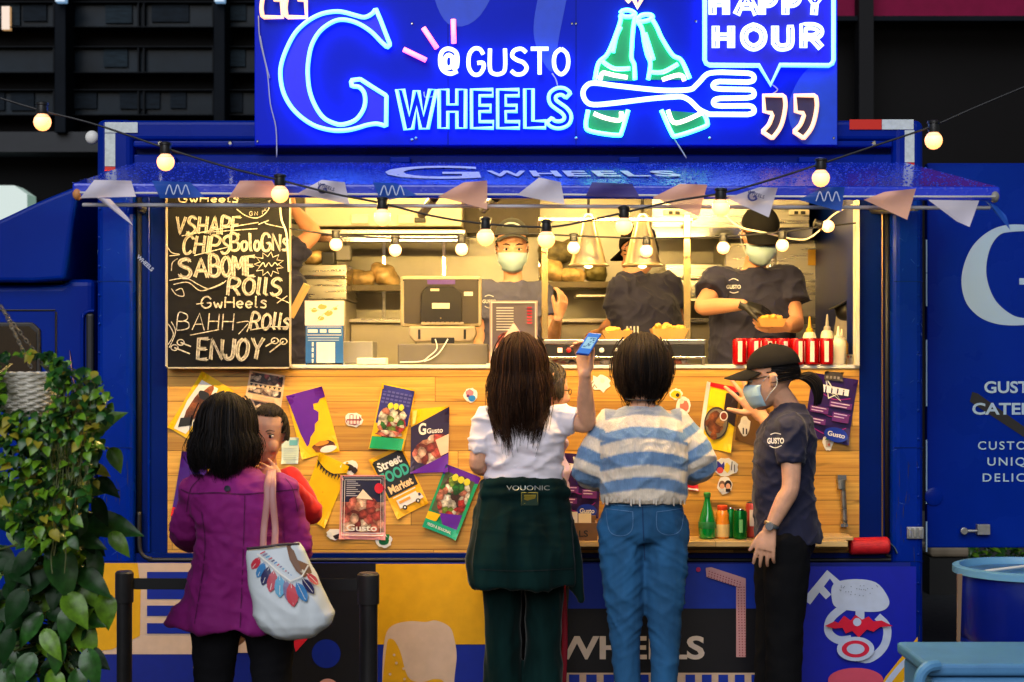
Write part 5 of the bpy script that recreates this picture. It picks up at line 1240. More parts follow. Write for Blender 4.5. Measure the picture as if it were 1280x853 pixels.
# ================================================================== people
SKIN=mat('skin',lin((214,160,128)),.5,var=.14,vscale=22,sss=.06,spec=.3,bump=.12,bscale=300)
SKIN2=mat('skin_warm',lin((205,146,112)),.5,var=.06,vscale=12,sss=.08,spec=.35)
def hairmat(n,c):
    m=mat(n,c,.58,var=.5,vscale=30,vstretch=(1,1,.12),spec=.10)
    nn=m.node_tree.nodes; ll=m.node_tree.links; b=nn['Principled BSDF']; src=b.inputs['Base Color'].links[0].from_socket
    at=nn.new('ShaderNodeAttribute'); at.attribute_name='Col'
    # meshes without strand colours read black, so lift those to one
    mxx=nn.new('ShaderNodeMath'); mxx.operation='LESS_THAN'; mxx.inputs[1].default_value=.001; ll.new(at.outputs['Fac'],mxx.inputs[0])
    ad=nn.new('ShaderNodeVectorMath'); ad.operation='ADD'; ll.new(at.outputs['Color'],ad.inputs[0]); ll.new(mxx.outputs[0],ad.inputs[1])
    mm=nn.new('ShaderNodeVectorMath'); mm.operation='MULTIPLY'; ll.new(src,mm.inputs[0]); ll.new(ad.outputs[0],mm.inputs[1]); ll.new(mm.outputs[0],b.inputs['Base Color'])
    return m
H_BLACK=hairmat('hair_black',(.012,.010,.010)); H_BROWN=hairmat('hair_brown',(.030,.014,.008)); H_DARK=hairmat('hair_dark',(.016,.011,.009)); H_GREY=hairmat('hair_grey',(.07,.06,.05))
MASK=mat('surgical_mask',lin((178,208,222)),.8,bump=.2,bscale=30,bstretch=(1,1,5)); MASKW=mat('mask_edge',lin((225,230,232)),.8)
NAVY=mat('navy_cotton',lin((38,38,62)),.85,var=.12,vscale=6,bump=.25,bscale=500,sheen=.15)
CAPM=mat('cap_cotton',lin((15,14,16)),.85,spec=.2,bump=.3,bscale=400)
GLOVE=mat('black_glove',(.012,.011,.012),.3,bump=.2,bscale=80)
EYEW=mat('eye_white',(.65,.62,.58),.2); EYEB=mat('eye_dark',(.012,.008,.006),.15); BROW=mat('eyebrow',(.015,.01,.008),.8)
def ridge(x,y,z,p=2.0):
    q=Vector((x,y,z)); q+=noise.noise_vector(q*.7)*.5
    return max(0,1-1.9*abs(noise.noise(q)))**p
class Fr:                                    # head frame: x right, y forward, z up
    def __init__(s,c,f,up=(0,0,1),k=1.0):
        s.c=Vector(c); s.y=Vector(f).normalized(); z=Vector(up); s.z=(z-s.y*z.dot(s.y)).normalized(); s.x=s.y.cross(s.z); s.k=k
    def __call__(s,x,y,z): return s.c+(s.x*x+s.y*y+s.z*z)*s.k
HEADR=[(-.118,.018,.062,.016),(-.108,.036,.052,.032),(-.085,.052,.036,.052),(-.05,.063,.022,.07),(-.015,.069,.01,.085),(.02,.073,.002,.094),(.055,.074,-.004,.095),(.085,.064,-.006,.082),(.105,.044,-.006,.056),(.116,.02,-.006,.026)]
def head(mb,h,nose=1.0):
    k=h.k; young=nose<.9
    mb.loft([(h(0,cy,z),h.x,w*k,h.y,d*k) for z,w,cy,d in HEADR],22)
    mb.limb([h(0,.088,.012),h(0,.100,-.012),h(0,.108,-.030)],[.007*k*nose,.010*k*nose,.011*k*nose],8,3)
    mb.ball(h(-.010,.095,-.033),.0065*k*nose); mb.ball(h(.010,.095,-.033),.0065*k*nose)
    for sx in (-1,1):
        mb.loft([(h(sx*.066,-.004,-.03),h.y,.010*k,h.x,.008*k),(h(sx*.076,-.008,-.012),h.y,.016*k,h.x,.007*k),(h(sx*.081,-.012,.012),h.y,.019*k,h.x,.006*k),(h(sx*.078,-.010,.028),h.y,.012*k,h.x,.006*k)],10)
        if young: mb.ball(h(sx*.034,.060,-.042),.032*k,.034*k,.036*k,14,10)
        else: mb.ball(h(sx*.032,.074,-.03),.028*k,.022*k,.026*k,12,9)      # cheek
        if not young: mb.limb([h(sx*.012,.090,.022),h(sx*.045,.076,.024)],[.008*k,.008*k],6,2)  # brow ridge
    mb.limb([h(-.020,.085,-.064),h(0,.094,-.062),h(.020,.085,-.064)],[.004*k,.008*k,.004*k],8,3)
    mb.limb([h(-.016,.084,-.074),h(0,.092,-.075),h(.016,.084,-.074)],[.004*k,.008*k,.004*k],8,3)
def hand(mb,w,d,n,side,k=1.0,curl=(.25,.25,.3,.35),spread=.12,thumb=(.9,.3),flen=1.0):
    """w wrist, d towards the finger tips, n out of the back of the hand, side towards the thumb"""
    w=Vector(w); d=Vector(d).normalized(); n=Vector(n); n=(n-d*n.dot(d)).normalized(); s_=Vector(side); s_=(s_-d*s_.dot(d)-n*s_.dot(n)).normalized()
    L=.085*k
    mb.loft([(w-d*.015*k,s_,.024*k,n,.018*k),(w+d*.02*k,s_,.032*k,n,.017*k),(w+d*.06*k,s_,.040*k,n,.015*k),(w+d*L,s_,.040*k,n,.012*k)],14,power=2.6)
    for i,(off,ln) in enumerate(((.031,.068),(.0105,.078),(-.0105,.073),(-.031,.057))):
        b=w+d*(L-.012*k)+s_*off*k; a=(off/.031)*spread; dd=(d*math.cos(a)+s_*math.sin(a)).normalized()
        pts=[b]; rads=[.0098*k]; ang=0
        for j,fr in enumerate((.45,.32,.25)):
            ang+=curl[i]*(1 if j else .7); q=dd*math.cos(ang)-n*math.sin(ang)
            pts.append(pts[-1]+q*((ln+.012)*k*fr*flen)); rads.append((.0090,.0082,.0068)[j]*k)
        mb.limb(pts,rads,8,2)
    b=w+d*.025*k+s_*.026*k; t=(s_*math.sin(thumb[0])+d*math.cos(thumb[0])-n*thumb[1]).normalized(); t2=(t+d*.35-n*thumb[1]*.4).normalized()
    mb.limb([b,b+t*.032*k,b+t*.032*k+t2*.028*k,b+t*.032*k+t2*.050*k],[.0135*k,.0115*k,.0100*k,.0078*k],8,2)
def spine(J,t):
    a,b=J['pel'],J['neck']; m=J.get('mid',(a+b)/2)
    if t<0: return a+(m-a).normalized()*t*(b-a).length
    return a*(1-t)**2+(m*2-(a+b)*.5)*2*t*(1-t)+b*t*t if 0<=t<=1 else b+(b-a)*(t-1)
def axes(J,t):
    u=(J['sb']-J['sa']).normalized(); h=J.get('hu',Vector((u.x,u.y,0)).normalized())
    w=min(1,max(0,t)); uu=(h*(1-w)+u*w).normalized(); f=J['f']; v=(f-uu*f.dot(uu)); v.z*=.3
    return uu,v.normalized()
def torso(mb,J,prof,seg=28,power=2.3):
    rings=[]
    for q in prof:
        t,a,b=q[:3]; off=q[3] if len(q)>3 else 0; sx=q[4] if len(q)>4 else 0
        u,v=axes(J,t); rings.append((spine(J,t)+v*off+u*sx,u,a,v,b))
    mb.loft(rings,seg,power=power)
BODYP=[(-.14,.07,.06),(-.06,.135,.095),(.05,.145,.1),(.25,.128,.092),(.42,.112,.084),(.6,.125,.094),(.78,.138,.094),(.9,.115,.075),(1.0,.055,.052)]
def tubeflat(mb,pts,rads,seg=16,n=4,flat0=False,flat1=True,flat=1.0):
    q=[Vector((*p,r)) for p,r in zip([tuple(p) for p in pts],rads)]; c=catmull4(q,n)
    mb.tube([Vector(v[:3]) for v in c],[max(.003,v[3]) for v in c],seg)
    if not flat0: mb.ball(pts[0],rads[0])
def body(J,h,root,skin=SKIN,vox=.0048,k=1.0,hands={},legs=True,thin=1.0,nose=1.0):
    mb=MB()
    head(mb,h,nose)
    torso(mb,J,[(t,a*k*thin,b*k*thin) for t,a,b in BODYP])
    mb.limb([J['neck']-Vector((0,0,.03)),(J['neck']+h(0,-.015,-.08))/2,h(0,-.012,-.06)],[.056*k,.049*k,.05*k],14,3)
    for s_ in 'ab':
        if 's'+s_ in J:
            mb.limb([spine(J,.88),J['s'+s_]],[.06*k,.05*k],12,3)
            mb.limb([J['s'+s_],(J['s'+s_]*.5+J['e'+s_]*.5),J['e'+s_],J['e'+s_]*.65+J['w'+s_]*.35,J['w'+s_]],[.047*k,.042*k,.036*k,.037*k,.024*k],14,4)
            if s_ in hands: hand(mb,J['w'+s_],**hands[s_])
        if legs:
            mb.limb([J['h'+s_],J['h'+s_]*.5+J['k'+s_]*.5,J['k'+s_],J['k'+s_]*.62+J['f'+s_]*.38,J['f'+s_]],[.085*k,.072*k,.052*k,.054*k,.034*k],14,4)
            mb.limb([J['f'+s_]+Vector((0,0,-.02)),J['f'+s_]+J['f']*.16*k+Vector((0,0,-.045))],[.036*k,.028*k],10,3)
    me=volume(mb,vox,6 if nose<.9 else 5 if vox<.0042 else 3); return vlink('body',me,skin,root)
def eyes(root,h,bod,open_=1.0,brow=True,thin=1.0):
    for sx in (-1,1):
        m=MB(); m.ball(h(sx*.031,.0795,.004),.0155*h.k,.012*h.k,.0085*h.k*open_,12,8); e=m.build('eye',EYEW,root,smooth=True)
        m=MB(); m.ball(h(sx*.031,.0870,.004),.0072*h.k,.0055*h.k,.0075*h.k*open_,10,8); m.build('iris',EYEB,e,smooth=True)
        m=MB(); m.tube([h(sx*.015,.0905,.0125*open_),h(sx*.031,.0925,.0150*open_),h(sx*.048,.083,.0105*open_)],[.0012*h.k,.0022*h.k,.0012*h.k],6); m.build('eyelash',BROW,e,smooth=True)
        if brow: m=MB(); m.tube([h(sx*.013,.099,.026),h(sx*.030,.098,.033),h(sx*.050,.083,.028)],[.0028*h.k*thin,.0036*h.k*thin,.0015*h.k*thin],6); m.build('eyebrow',BROW,root,smooth=True)
def strands_mesh(name,paths,r,m,root,seg=3):
    mb=MB()
    for p in paths:
        n=len(p); rr=[r*(1-.75*(i/(n-1))**2.2) for i in range(n)]
        mb.tube(p,rr,seg,caps=False)
    me=bpy.data.meshes.new(name); me.from_pydata(mb.v,[],mb.f); me.materials.append(m)
    rd=random.Random(len(paths)); cols=[]
    for p in paths:
        g=math.exp(rd.gauss(0,.28)); w=rd.uniform(.85,1.2); cols += [g*w,g,g/w,1]*(len(p)*seg)
    a=me.color_attributes.new('Col','FLOAT_COLOR','POINT'); a.data.foreach_set('color',cols)
    return link(name,me,root,smooth=True)
def hair(root,h,m,n=900,vol=(.085,.107,.126),face=.95,zend=lambda a:-.2,flare=.1,inward=.0,seed=1,r=.0034,jit=.03,base=True,part=0.0,lay=.10,wave=.006,collide=None):
    rd=random.Random(seed); paths=[]; cz=.006
    E=lambda a,p,q=1.0:(math.sin(a)*math.sin(p)*vol[0]*q, math.cos(a)*math.sin(p)*vol[1]*q-.006, math.cos(p)*vol[2]*q+cz)
    tries=0
    while len(paths)<n and tries<n*6:
        tries+=1
        a0=rd.uniform(-PI,PI); p0=math.acos(1-rd.random()*.85)
        if abs(a0)<face and p0>.72: continue
        fly=p0>.55 and rd.random()<.05; q=1+rd.random()*lay*(2.2 if fly else 1); pts=[]; p=p0; a=a0
        fr=abs(a0)<face+.35
        ta=math.copysign(face+.15+rd.random()*.55,a0) if fr else a0
        steps=7; pe=1.62+rd.uniform(-.1,.1)
        for i in range(steps+1):
            t=i/steps; pp=p0+(pe-p0)*t; aa=a0+(ta-a0)*min(1,t*1.5)
            pts.append(E(aa,pp,q))
        w=[h(*pt) for pt in pts]; q0=w[-1]; ze=h.c.z+(zend(ta)+rd.gauss(0,jit))*h.k; L=q0.z-ze
        ph=rd.uniform(0,6); wf=rd.uniform(18,40)
        if L>0:
            ns=max(3,int(L/.022)); rad=Vector((q0.x-h.c.x,q0.y-h.c.y,0))
            for i in range(1,ns+1):
                t=i/ns; g=1+flare*math.sin(t*PI*.6)-inward*t**2.2
                w.append(Vector((h.c.x+rad.x*g+wave*math.sin(ph+t*L*wf)*t, h.c.y+rad.y*g+wave*math.cos(ph*1.7+t*L*wf)*t, q0.z-L*t)))
        if collide is not None: w=[collide(v) for v in w]
        paths.append(w)
    o=strands_mesh('hair',paths,r*h.k,m,root)
    if base:
        mb=MB(); rings=[]
        for i in range(9):
            p=.12+1.50*i/8; rings.append((h(0,-.010-.012*(i/8),math.cos(p)*vol[2]*.97+cz),h.x,math.sin(p)*vol[0]*.98*h.k,h.y,math.sin(p)*vol[1]*(.97 if p<.8 else .97-.20*(p-.8)/.8)*h.k))
        mb.loft(rings,24)
        mb.build('scalp_hair',m,root,smooth=True)
    return o
def hair_tied(root,h,m,n=500,tie=(0,-.11,.0),vol=(.079,.102,.122),face=.9,seed=2,r=.003,hairline=.85):
    rd=random.Random(seed); paths=[]; cz=.004
    for _ in range(n):
        a=rd.uniform(-PI,PI); pmin=.05; pl=hairline if abs(a)<face else 1.75
        p=pmin+(pl-pmin)*math.sqrt(rd.random())
        s0=Vector((math.sin(a)*math.sin(p),math.cos(a)*math.sin(p),math.cos(p))); t0=Vector((tie[0]/vol[0],tie[1]/vol[1],tie[2]/vol[2])).normalized()
        q=1+rd.random()*.05; pts=[]
        for i in range(9):
            t=i/8; d=(s0*(1-t)+t0*t); d=d.normalized() if d.length>1e-3 else t0
            pts.append(h(d.x*vol[0]*q,d.y*vol[1]*q-.006,d.z*vol[2]*q+cz))
        paths.append(pts)
    o=strands_mesh('hair',paths,r*h.k,m,root)
    mb=MB(); rings=[]
    for i in range(8):
        p=.12+1.35*i/7; fr=.98-.10*max(0,(p-.7)); rings.append((h(0,-.008-.016*(i/7),math.cos(p)*vol[2]*.98+cz),h.x,math.sin(p)*vol[0]*.985*h.k,h.y,math.sin(p)*vol[1]*fr*.985*h.k))
    mb.loft(rings,22); mb.build('scalp_hair',m,root,smooth=True)
    return o
def ponytail(root,h,m,start,pts,n=160,seed=3,rad=.02):
    rd=random.Random(seed); paths=[]
    for _ in range(n):
        a=rd.uniform(0,6.28); q=math.sqrt(rd.random())*rad; o=Vector((math.cos(a)*q,math.sin(a)*q*.8,math.sin(a+1)*q*.5)); ln=rd.uniform(.8,1)
        ps=catmull([start]+[p for p in pts],5); ps=ps[:max(4,int(len(ps)*ln))]
        paths.append([p+o*(.35+min(1,i/4)*.9)*(1-.5*(i/len(ps))**2) for i,p in enumerate(ps)])
    return strands_mesh('ponytail',paths,.0032,m,root)
def cap(root,h,m=CAPM,logo=None,tilt=.0,brim=.105):
    mb=MB(); rings=[]
    k=h.k
    for i in range(9):
        p=.10+1.42*i/8; rings.append((h(0,-.010,.050+math.cos(p)*.092),h.x,math.sin(p)*.087*k,h.y,math.sin(p)*.110*k))
    rings.append((h(0,-.010,.050),h.x,.0855*k,h.y,.1085*k))
    mb.loft(rings,28); mb.ball(h(0,-.01,.142),.007*k,m=None)
    c=mb.build('cap',m,root,smooth='auto')
    mb=MB(); N=14; top=[];bot=[]
    for j,fr in enumerate((0,.5,1)):
        for i in range(N+1):
            a=-1.15+2.3*i/N; x=math.sin(a)*.084*(1-.05*fr); y=math.cos(a)*.100-.01+fr*brim*max(.0,math.cos(a*.95))**.6; z=.056-.016*abs(math.sin(a))**2-fr*(.012+tilt)-.012*(x/.084)**2
            top.append(h(x,y,z)); bot.append(h(x,y,z-.004))
    fs=[]; M=len(top)
    for j in range(2):
        for i in range(N):
            a=j*(N+1)+i; fs.append((a,a+1,a+N+2,a+N+1)); fs.append((M+a+N+1,M+a+N+2,M+a+1,M+a))
    for i in range(N): a=2*(N+1)+i; fs.append((a,a+1,M+a+1,M+a))
    mb.add(top+bot,fs); mb.build('brim',m,c,smooth='auto')
    return c
def mask(root,h,m=MASK):
    mb=MB(); N=16; vs=[]
    lev=[(-.006,.104),(-.014,.116),(-.026,.124),(-.045,.124),(-.07,.116),(-.095,.104),(-.112,.088)]
    for z,y in lev:
        wx=.071-(.02 if z<-.08 else 0)-(.012 if z>0 else 0)
        for i in range(N+1):
            a=-1.25+2.5*i/N; yy=-.0+ (y)*math.cos(a)**.85; vs.append(h(math.sin(a)*wx*1.06,yy*.98+.004,z+.010*abs(math.sin(a))*(1 if z<-.05 else -1)))
    fs=[]
    for j in range(len(lev)-1):
        for i in range(N): a=j*(N+1)+i; fs.append((a,a+1,a+N+2,a+N+1))
    mb.add(vs,fs); o=mb.build('face_mask',m,root,smooth=True)
    so=o.modifiers.new('thick','SOLIDIFY'); so.thickness=.002; so.offset=0
    for sx in (-1,1):
        mb=MB(); mb.tube(catmull([h(sx*.066,.035,-.004),h(sx*.076,.015,.012),h(sx*.082,-.012,.022),h(sx*.084,-.024,.0)],4),.0014,5); mb.tube(catmull([h(sx*.062,.035,-.082),h(sx*.074,.012,-.055),h(sx*.082,-.018,-.028),h(sx*.084,-.024,0)],4),.0014,5)
        mb.build('ear_loop',MASKW,o,smooth=True)
    return o
def bvh_of(o):
    me=o.data; w=world_loc(o); return BVHTree.FromPolygons([v.co+w for v in me.vertices],[tuple(p.vertices) for p in me.polygons])
CAM=Vector((0,-CD,CH))
def decal(pr,target,name,off=.003):
    """lay a printed layer onto the cloth below it, seen along the way it faces"""
    b=bvh_of(target) if not isinstance(target,BVHTree) else target
    out=[]
    for v in pr.mb.v:
        q=Vector(v); d=(q-CAM).normalized(); hit=b.ray_cast(CAM,d,20)
        extra=abs(q.y-getattr(pr,'y0',q.y))
        out.append(tuple(hit[0]-d*(off+extra)) if hit[0] else v)
    pr.mb.v=out; o=pr.mb.build(name,None,target if not isinstance(target,BVHTree) else None); return o
def dprint(px,py,Y):
    p=pixframe(px,py,Y,h=.0,step=.0006); p.y0=P(px,py,Y).y; return p
def seamline(target,pts,Y,w,m,name='seam'):
    p=dprint(0,0,Y); q=[(v.x,v.y) for v in catmull([(x,y,0) for x,y in pts],8)]; p.line(q,w,m); return decal(p,target,name)
def pants(mb,J,rw,hipw=.165,hipd=.115,knee=None,waist=.2):
    torso(mb,J,[(waist,hipw*.86,hipd*.85),(waist*.5,hipw*.95,hipd*.97),(.02,hipw,hipd),(-.08,hipw*.93,hipd*.95),(-.15,hipw*.7,hipd*.8)])
    for s_ in 'ab':
        H,K,A=J['h'+s_],J['k'+s_],J['f'+s_]
        tubeflat(mb,[H+Vector((0,0,.02)),H*.5+K*.5,K,K*.5+A*.5,A],rw,16,5)
def shoes(J,root,m,k=1.0):
    for s_ in 'ab':
        mb=MB(); A=J['f'+s_]; mb.limb([Vector((A.x,A.y,.035))-J['f']*.05,Vector((A.x,A.y,.045))+J['f']*.03,Vector((A.x,A.y,.03))+J['f']*.15*k],[.036,.042,.032],10,3); mb.box(A.x-.034,A.x+.034,A.y-.05,A.y+.1,0,.012)
        mb.build('shoe',m,root,smooth='auto')
def stand(J,px_a,px_b,Y,py_hip,fx=0):
    """legs: hip, knee and ankle under the two given picture columns"""
    for s_,px in (('a',px_a),('b',px_b)):
        J['h'+s_]=P(px[0],py_hip,Y); x1=PX(px[1],Y); z=J['h'+s_].z
        J['k'+s_]=Vector(((J['h'+s_].x+x1)/2,Y,z*.52)); J['f'+s_]=Vector((x1,Y,.075))
SHOE=mat('dark_shoe',(.02,.02,.022),.5)

# ---------------------------------------------------------------- woman in the purple jacket
Y=-1.1; f=Vector((.12,1,0)).normalized()
T=empty('person',Vector((PX(300,Y),Y,0)),'woman seen from behind in a purple jacket with black bob hair','person')
h=Fr(P(281,541,Y+.02),Vector((.10,1,-.12)),k=.96)
J=dict(f=f,head=h.c,neck=P(292,592,Y+.0),sa=P(246,615,Y),sb=P(352,613,Y),pel=P(302,735,Y),mid=P(300,662,Y-.02),
 ea=P(233,664,Y+.05),wa=P(262,672,Y+.27),eb=P(372,690,Y+.04),wb=P(345,690,Y+.28))
stand(J,(272,262),(335,345),Y,742)
bo=body(J,h,T,k=.95,vox=.0055,hands={'a':dict(d=(1,.3,.1),n=(0,.9,-.2),side=(0,.1,1)),'b':dict(d=(-1,.3,.1),n=(0,.9,-.2),side=(0,.1,1))})
PURPLE=mat('purple_cotton',lin((132,14,112)),.8,var=.12,vscale=5,bump=.2,bscale=350,sheen=.05)
mb=MB()
torso(mb,J,[(-.33,.262,.168,-.01,-.015),(-.26,.250,.160,-.01,-.012),(-.10,.222,.150),(.08,.192,.135),(.28,.164,.122),(.46,.150,.114),(.66,.160,.118),(.82,.164,.112),(.93,.130,.088),(1.0,.085,.075),(1.06,.066,.064)])
tubeflat(mb,[J['sa'],J['sa']*.5+J['ea']*.5,J['ea'],J['ea']*.5+J['wa']*.5,J['wa']-(J['wa']-J['ea']).normalized()*.02],[.058,.056,.055,.05,.043])
tubeflat(mb,[J['sb'],J['sb']*.5+J['eb']*.5,J['eb'],J['eb']*.5+J['wb']*.5,J['wb']-(J['wb']-J['eb']).normalized()*.02],[.058,.057,.056,.05,.043])
def jw(c,n):
    cr=.007*ridge(c[0]*10+c[2]*5,c[1]*5,c[2]*13,3)+.005*ridge(c[0]*18,c[1]*9,c[2]*26+c[0]*12,3)
    z=c[2]; fold=noise.noise(Vector((c[0]*9,c[1]*6,z*20+c[0]*8))); f2=noise.noise(Vector((c[0]*22+3,c[1]*9,z*9)))
    low=max(0,min(1,(.95-z)/.4))
    return cr+.006*(1-2*abs(fold))*(1-.4*low)+.007*f2+.004*noise.noise(Vector((c[0]*30,c[1]*14,z*34)))+low*.012*math.sin(c[0]*34+2*math.sin(z*5))
jk=vlink('jacket',volume(mb,.009,5,wfn=jw),PURPLE,T)
SEAM=mat('purple_seam',lin((84,9,72)),.85); 
seamline(jk,[(226,612),(240,617),(270,616),(304,618),(340,615),(372,612)],Y,1.6,SEAM)
seamline(jk,[(306,620),(304,690),(300,785)],Y,1.1,SEAM); seamline(jk,[(252,640),(256,690),(243,780)],Y,1.0,SEAM)
for q in ([(250,598),(238,612),(233,640)],[(356,597),(366,612),(372,640)]): seamline(jk,q,Y,1.0,SEAM)
p=dprint(284,611,Y); p.disc(0,0,4,mat('dark_button',(.012,.012,.03),.35)); decal(p,jk,'button',.006)
mb=MB(); pants(mb,J,[.098,.088,.072,.064,.062],hipw=.168); vlink('trousers',volume(mb,.009,4,wr=.006,wscale=(9,9,12),seed=2),mat('black_trousers',(.006,.006,.008),.9,spec=.15,var=.2,vscale=8),T); shoes(J,T,SHOE)
hair(T,h,H_BLACK,3000,vol=(.097,.116,.132),zend=lambda a:-.105+.03*math.cos(a)+.014*math.sin(4*a),flare=.34,inward=.34,seed=4,r=.0024,jit=.018,lay=.15,wave=.010)

# shoulder bag
Yg=-1.33; s=1/sc(Yg)
BG=empty('tote_bag',P(366,797,Yg),'pale blue tote bag with a printed feather necklace hanging from the shoulder','bag')
lv=[(684,308,374,.022),(692,308,379,.035),(705,310,386,.05),(720,312,393,.062),(738,314,402,.072),(755,316,411,.08),(768,318,417,.082),(779,322,413,.078),(789,332,402,.062),(796,344,388,.035),(799,356,376,.012)]
mb=MB(); mb.loft([(P((a+b)/2,y+ (0 if i>2 else ((b-a)*0)),Yg),Vector((1,0,.12 if i<4 else .02)).normalized(),(b-a)/2*s,Vector((0,1,0)),d) for i,(y,a,b,d) in enumerate(lv)],36,power=2.4)
def bw(c,n):
    lowb=max(0,min(1,(.72-c[2])/.15)); return .007*(1-2*abs(noise.noise(Vector((c[0]*11+c[2]*7,c[1]*5,c[2]*10)))))+ .006*lowb*noise.noise(Vector((c[0]*26,3,c[2]*14)))
bag=vlink('bag_body',volume(mb,.006,3,wfn=bw),mat('bag_canvas',lin((206,214,220)),.45,var=.05,vscale=9),BG)
STRAP=mat('strap_leather',lin((176,120,118)),.45); 
for x0,x1,x2 in ((329,334,337),(343,341,341)):
    m=MB(); m.tube(catmull([P(x0,684,Yg+.03),P(x0+1,660,-1.265),P(x1,625,-1.255),P(x1,606,-1.235),P(x2,592,-1.18),P(x2+1,588,-1.12),P(x2+1,592,-1.04),P(x2+1,612,-.96),P(x2+2,650,-.93)],6),.0125,10,flat=.28,up=(0,-1,0)); m.build('strap',STRAP,BG,smooth=True)
m=MB(); m.tube(catmull([P(309,686,Yg-.01),P(330,684,Yg-.035),P(352,681,Yg-.035),P(374,680,Yg-.01)],5),.005,6); m.build('bag_edge',mat('bag_trim',lin((60,50,60)),.5),BG,smooth=True)
p=dprint(0,0,Yg)
FEA=[flat((200,50,70)),flat((60,130,190)),flat((40,40,90)),flat((190,60,80)),flat((80,160,200)),flat((120,110,150))]
def feather(x,y,dx,dy,L,w,m):
    d=Vector((dx,dy,0)).normalized(); k=Vector((-d.y,d.x,0)); pts=[]
    for t,e in ((0,.1),(.25,.8),(.55,1),(.8,.8),(1,.15)): pts.append(((x+d.x*L*t+k.x*w*e/2),(y+d.y*L*t+k.y*w*e/2)))
    for t,e in ((1,.15),(.8,.8),(.55,1),(.25,.8)): pts.append(((x+d.x*L*t-k.x*w*e/2),(y+d.y*L*t-k.y*w*e/2)))
    p.poly(pts,m); p.line([(x,y),(x+d.x*L*.9,y+d.y*L*.9)],.6,WHT)
for i,(x,y,dx,dy,L,w) in enumerate(((325,697,-.5,.7,14,8),(331,703,-.4,.8,17,8),(337,708,-.35,.9,20,9),(343,713,-.2,1,22,10),(350,719,0,1,22,11),(357,724,.2,1,24,9),(364,728,.1,1,24,12),(371,727,.5,1,22,10),(378,722,.6,.8,20,8),(384,716,.7,.7,16,7))): feather(x,y,dx,dy,L*1.25,w*1.25,FEA[i%6])
p.line([(322,692),(336,703),(350,716),(364,726),(378,720),(386,706)],2,WHT)
for i in range(12): p.line([(326+i*3.5,692+i*2.4),(332+i*3.0,689+i*2.6)],1.6,FEA[(i*5)%6])
decal(p,bag,'feather_print')
p=dprint(0,0,Yg); p.poly([(358,683),(364,680),(372,700),(386,706),(390,716),(380,722),(370,714),(362,700)],mat('flap_leather',lin((120,86,66)),.5)); p.disc(378,714,2,CREAM,seg=12); decal(p,bag,'flap',.006)

# ---------------------------------------------------------------- the carried child
Y=-.80; f=Vector((-.28,-1,0)).normalized()
T=empty('person',Vector((PX(335,Y),Y,.75)),'child with dark hair and red top facing us above the purple jacket shoulder','person')
h=Fr(P(335,544,Y),Vector((-.10,-1,-.04)),up=(.08,0,1),k=.86)
J=dict(f=f,neck=P(336,592,Y+.03),sa=P(362,600,Y-.02),sb=P(308,606,Y+.03),pel=P(330,690,Y+.06),
 ea=P(388,640,Y-.06),wa=P(352,600,Y-.19),eb=P(290,640,Y+.03),wb=P(270,625,Y-.05))
J['sa'],J['sb']=J['sb'],J['sa']; J['ea'],J['eb']=J['eb'],J['ea']; J['wa'],J['wb']=J['wb'],J['wa']
for s_,x in (('a',300),('b',362)): J['h'+s_]=P(x+ (10 if s_=='a' else -10),700,Y+.04); J['k'+s_]=P(x,722,Y-.08); J['f'+s_]=P(x,790,Y-.02)
bo=body(J,h,T,skin=SKIN,k=.68,vox=.004,nose=.72,hands={'b':dict(d=(-1,-.12,.42),n=(.15,-1,.35),side=(.2,-.3,1),k=.80,curl=(.3,.32,.36,.4),thumb=(.7,.2)),'a':dict(d=(-.5,-.8,0),n=(0,-.3,1),side=(1,0,0),k=.7)})
eyes(T,h,bo,1.15,thin=.6)
hair_tied(T,h,H_DARK,900,tie=(0,-.09,.06),vol=(.088,.112,.132),face=1.0,seed=5,hairline=.88,r=.0026)
m=MB(); m.ball(h(0,-.115,.07),.035*.86,.035*.86,.035*.86); m.build('hair_bun',H_DARK,T,smooth=True)
RED=mat('red_knit',lin((205,22,24)),.8,var=.1,bump=.2,bscale=200,sheen=.2)
mb=MB(); torso(mb,J,[(-.1,.115,.09),(.2,.115,.088),(.6,.11,.085),(.85,.105,.075),(.97,.065,.055)])
tubeflat(mb,[J['sb'],J['sb']*.5+J['eb']*.5,J['eb'],J['eb']*.5+J['wb']*.5,J['wb']+(J['eb']-J['wb']).normalized()*.025],[.05,.05,.048,.042,.034]); tubeflat(mb,[J['sa'],J['ea'],J['wa']],[.048,.045,.034])
rt=vlink('top',volume(mb,.006,4,wr=.006,wscale=(14,14,14),seed=4),RED,T)
mb=MB(); mb.limb([J['ha'],J['ka'],J['fa']],[.06,.05,.035]); mb.limb([J['hb'],J['kb'],J['fb']],[.06,.05,.035]); torso(mb,J,[(.1,.11,.085),(-.1,.1,.08)]); vlink('leggings',volume(mb,.009,4),mat('dark_leggings',(.02,.02,.03),.8),T)

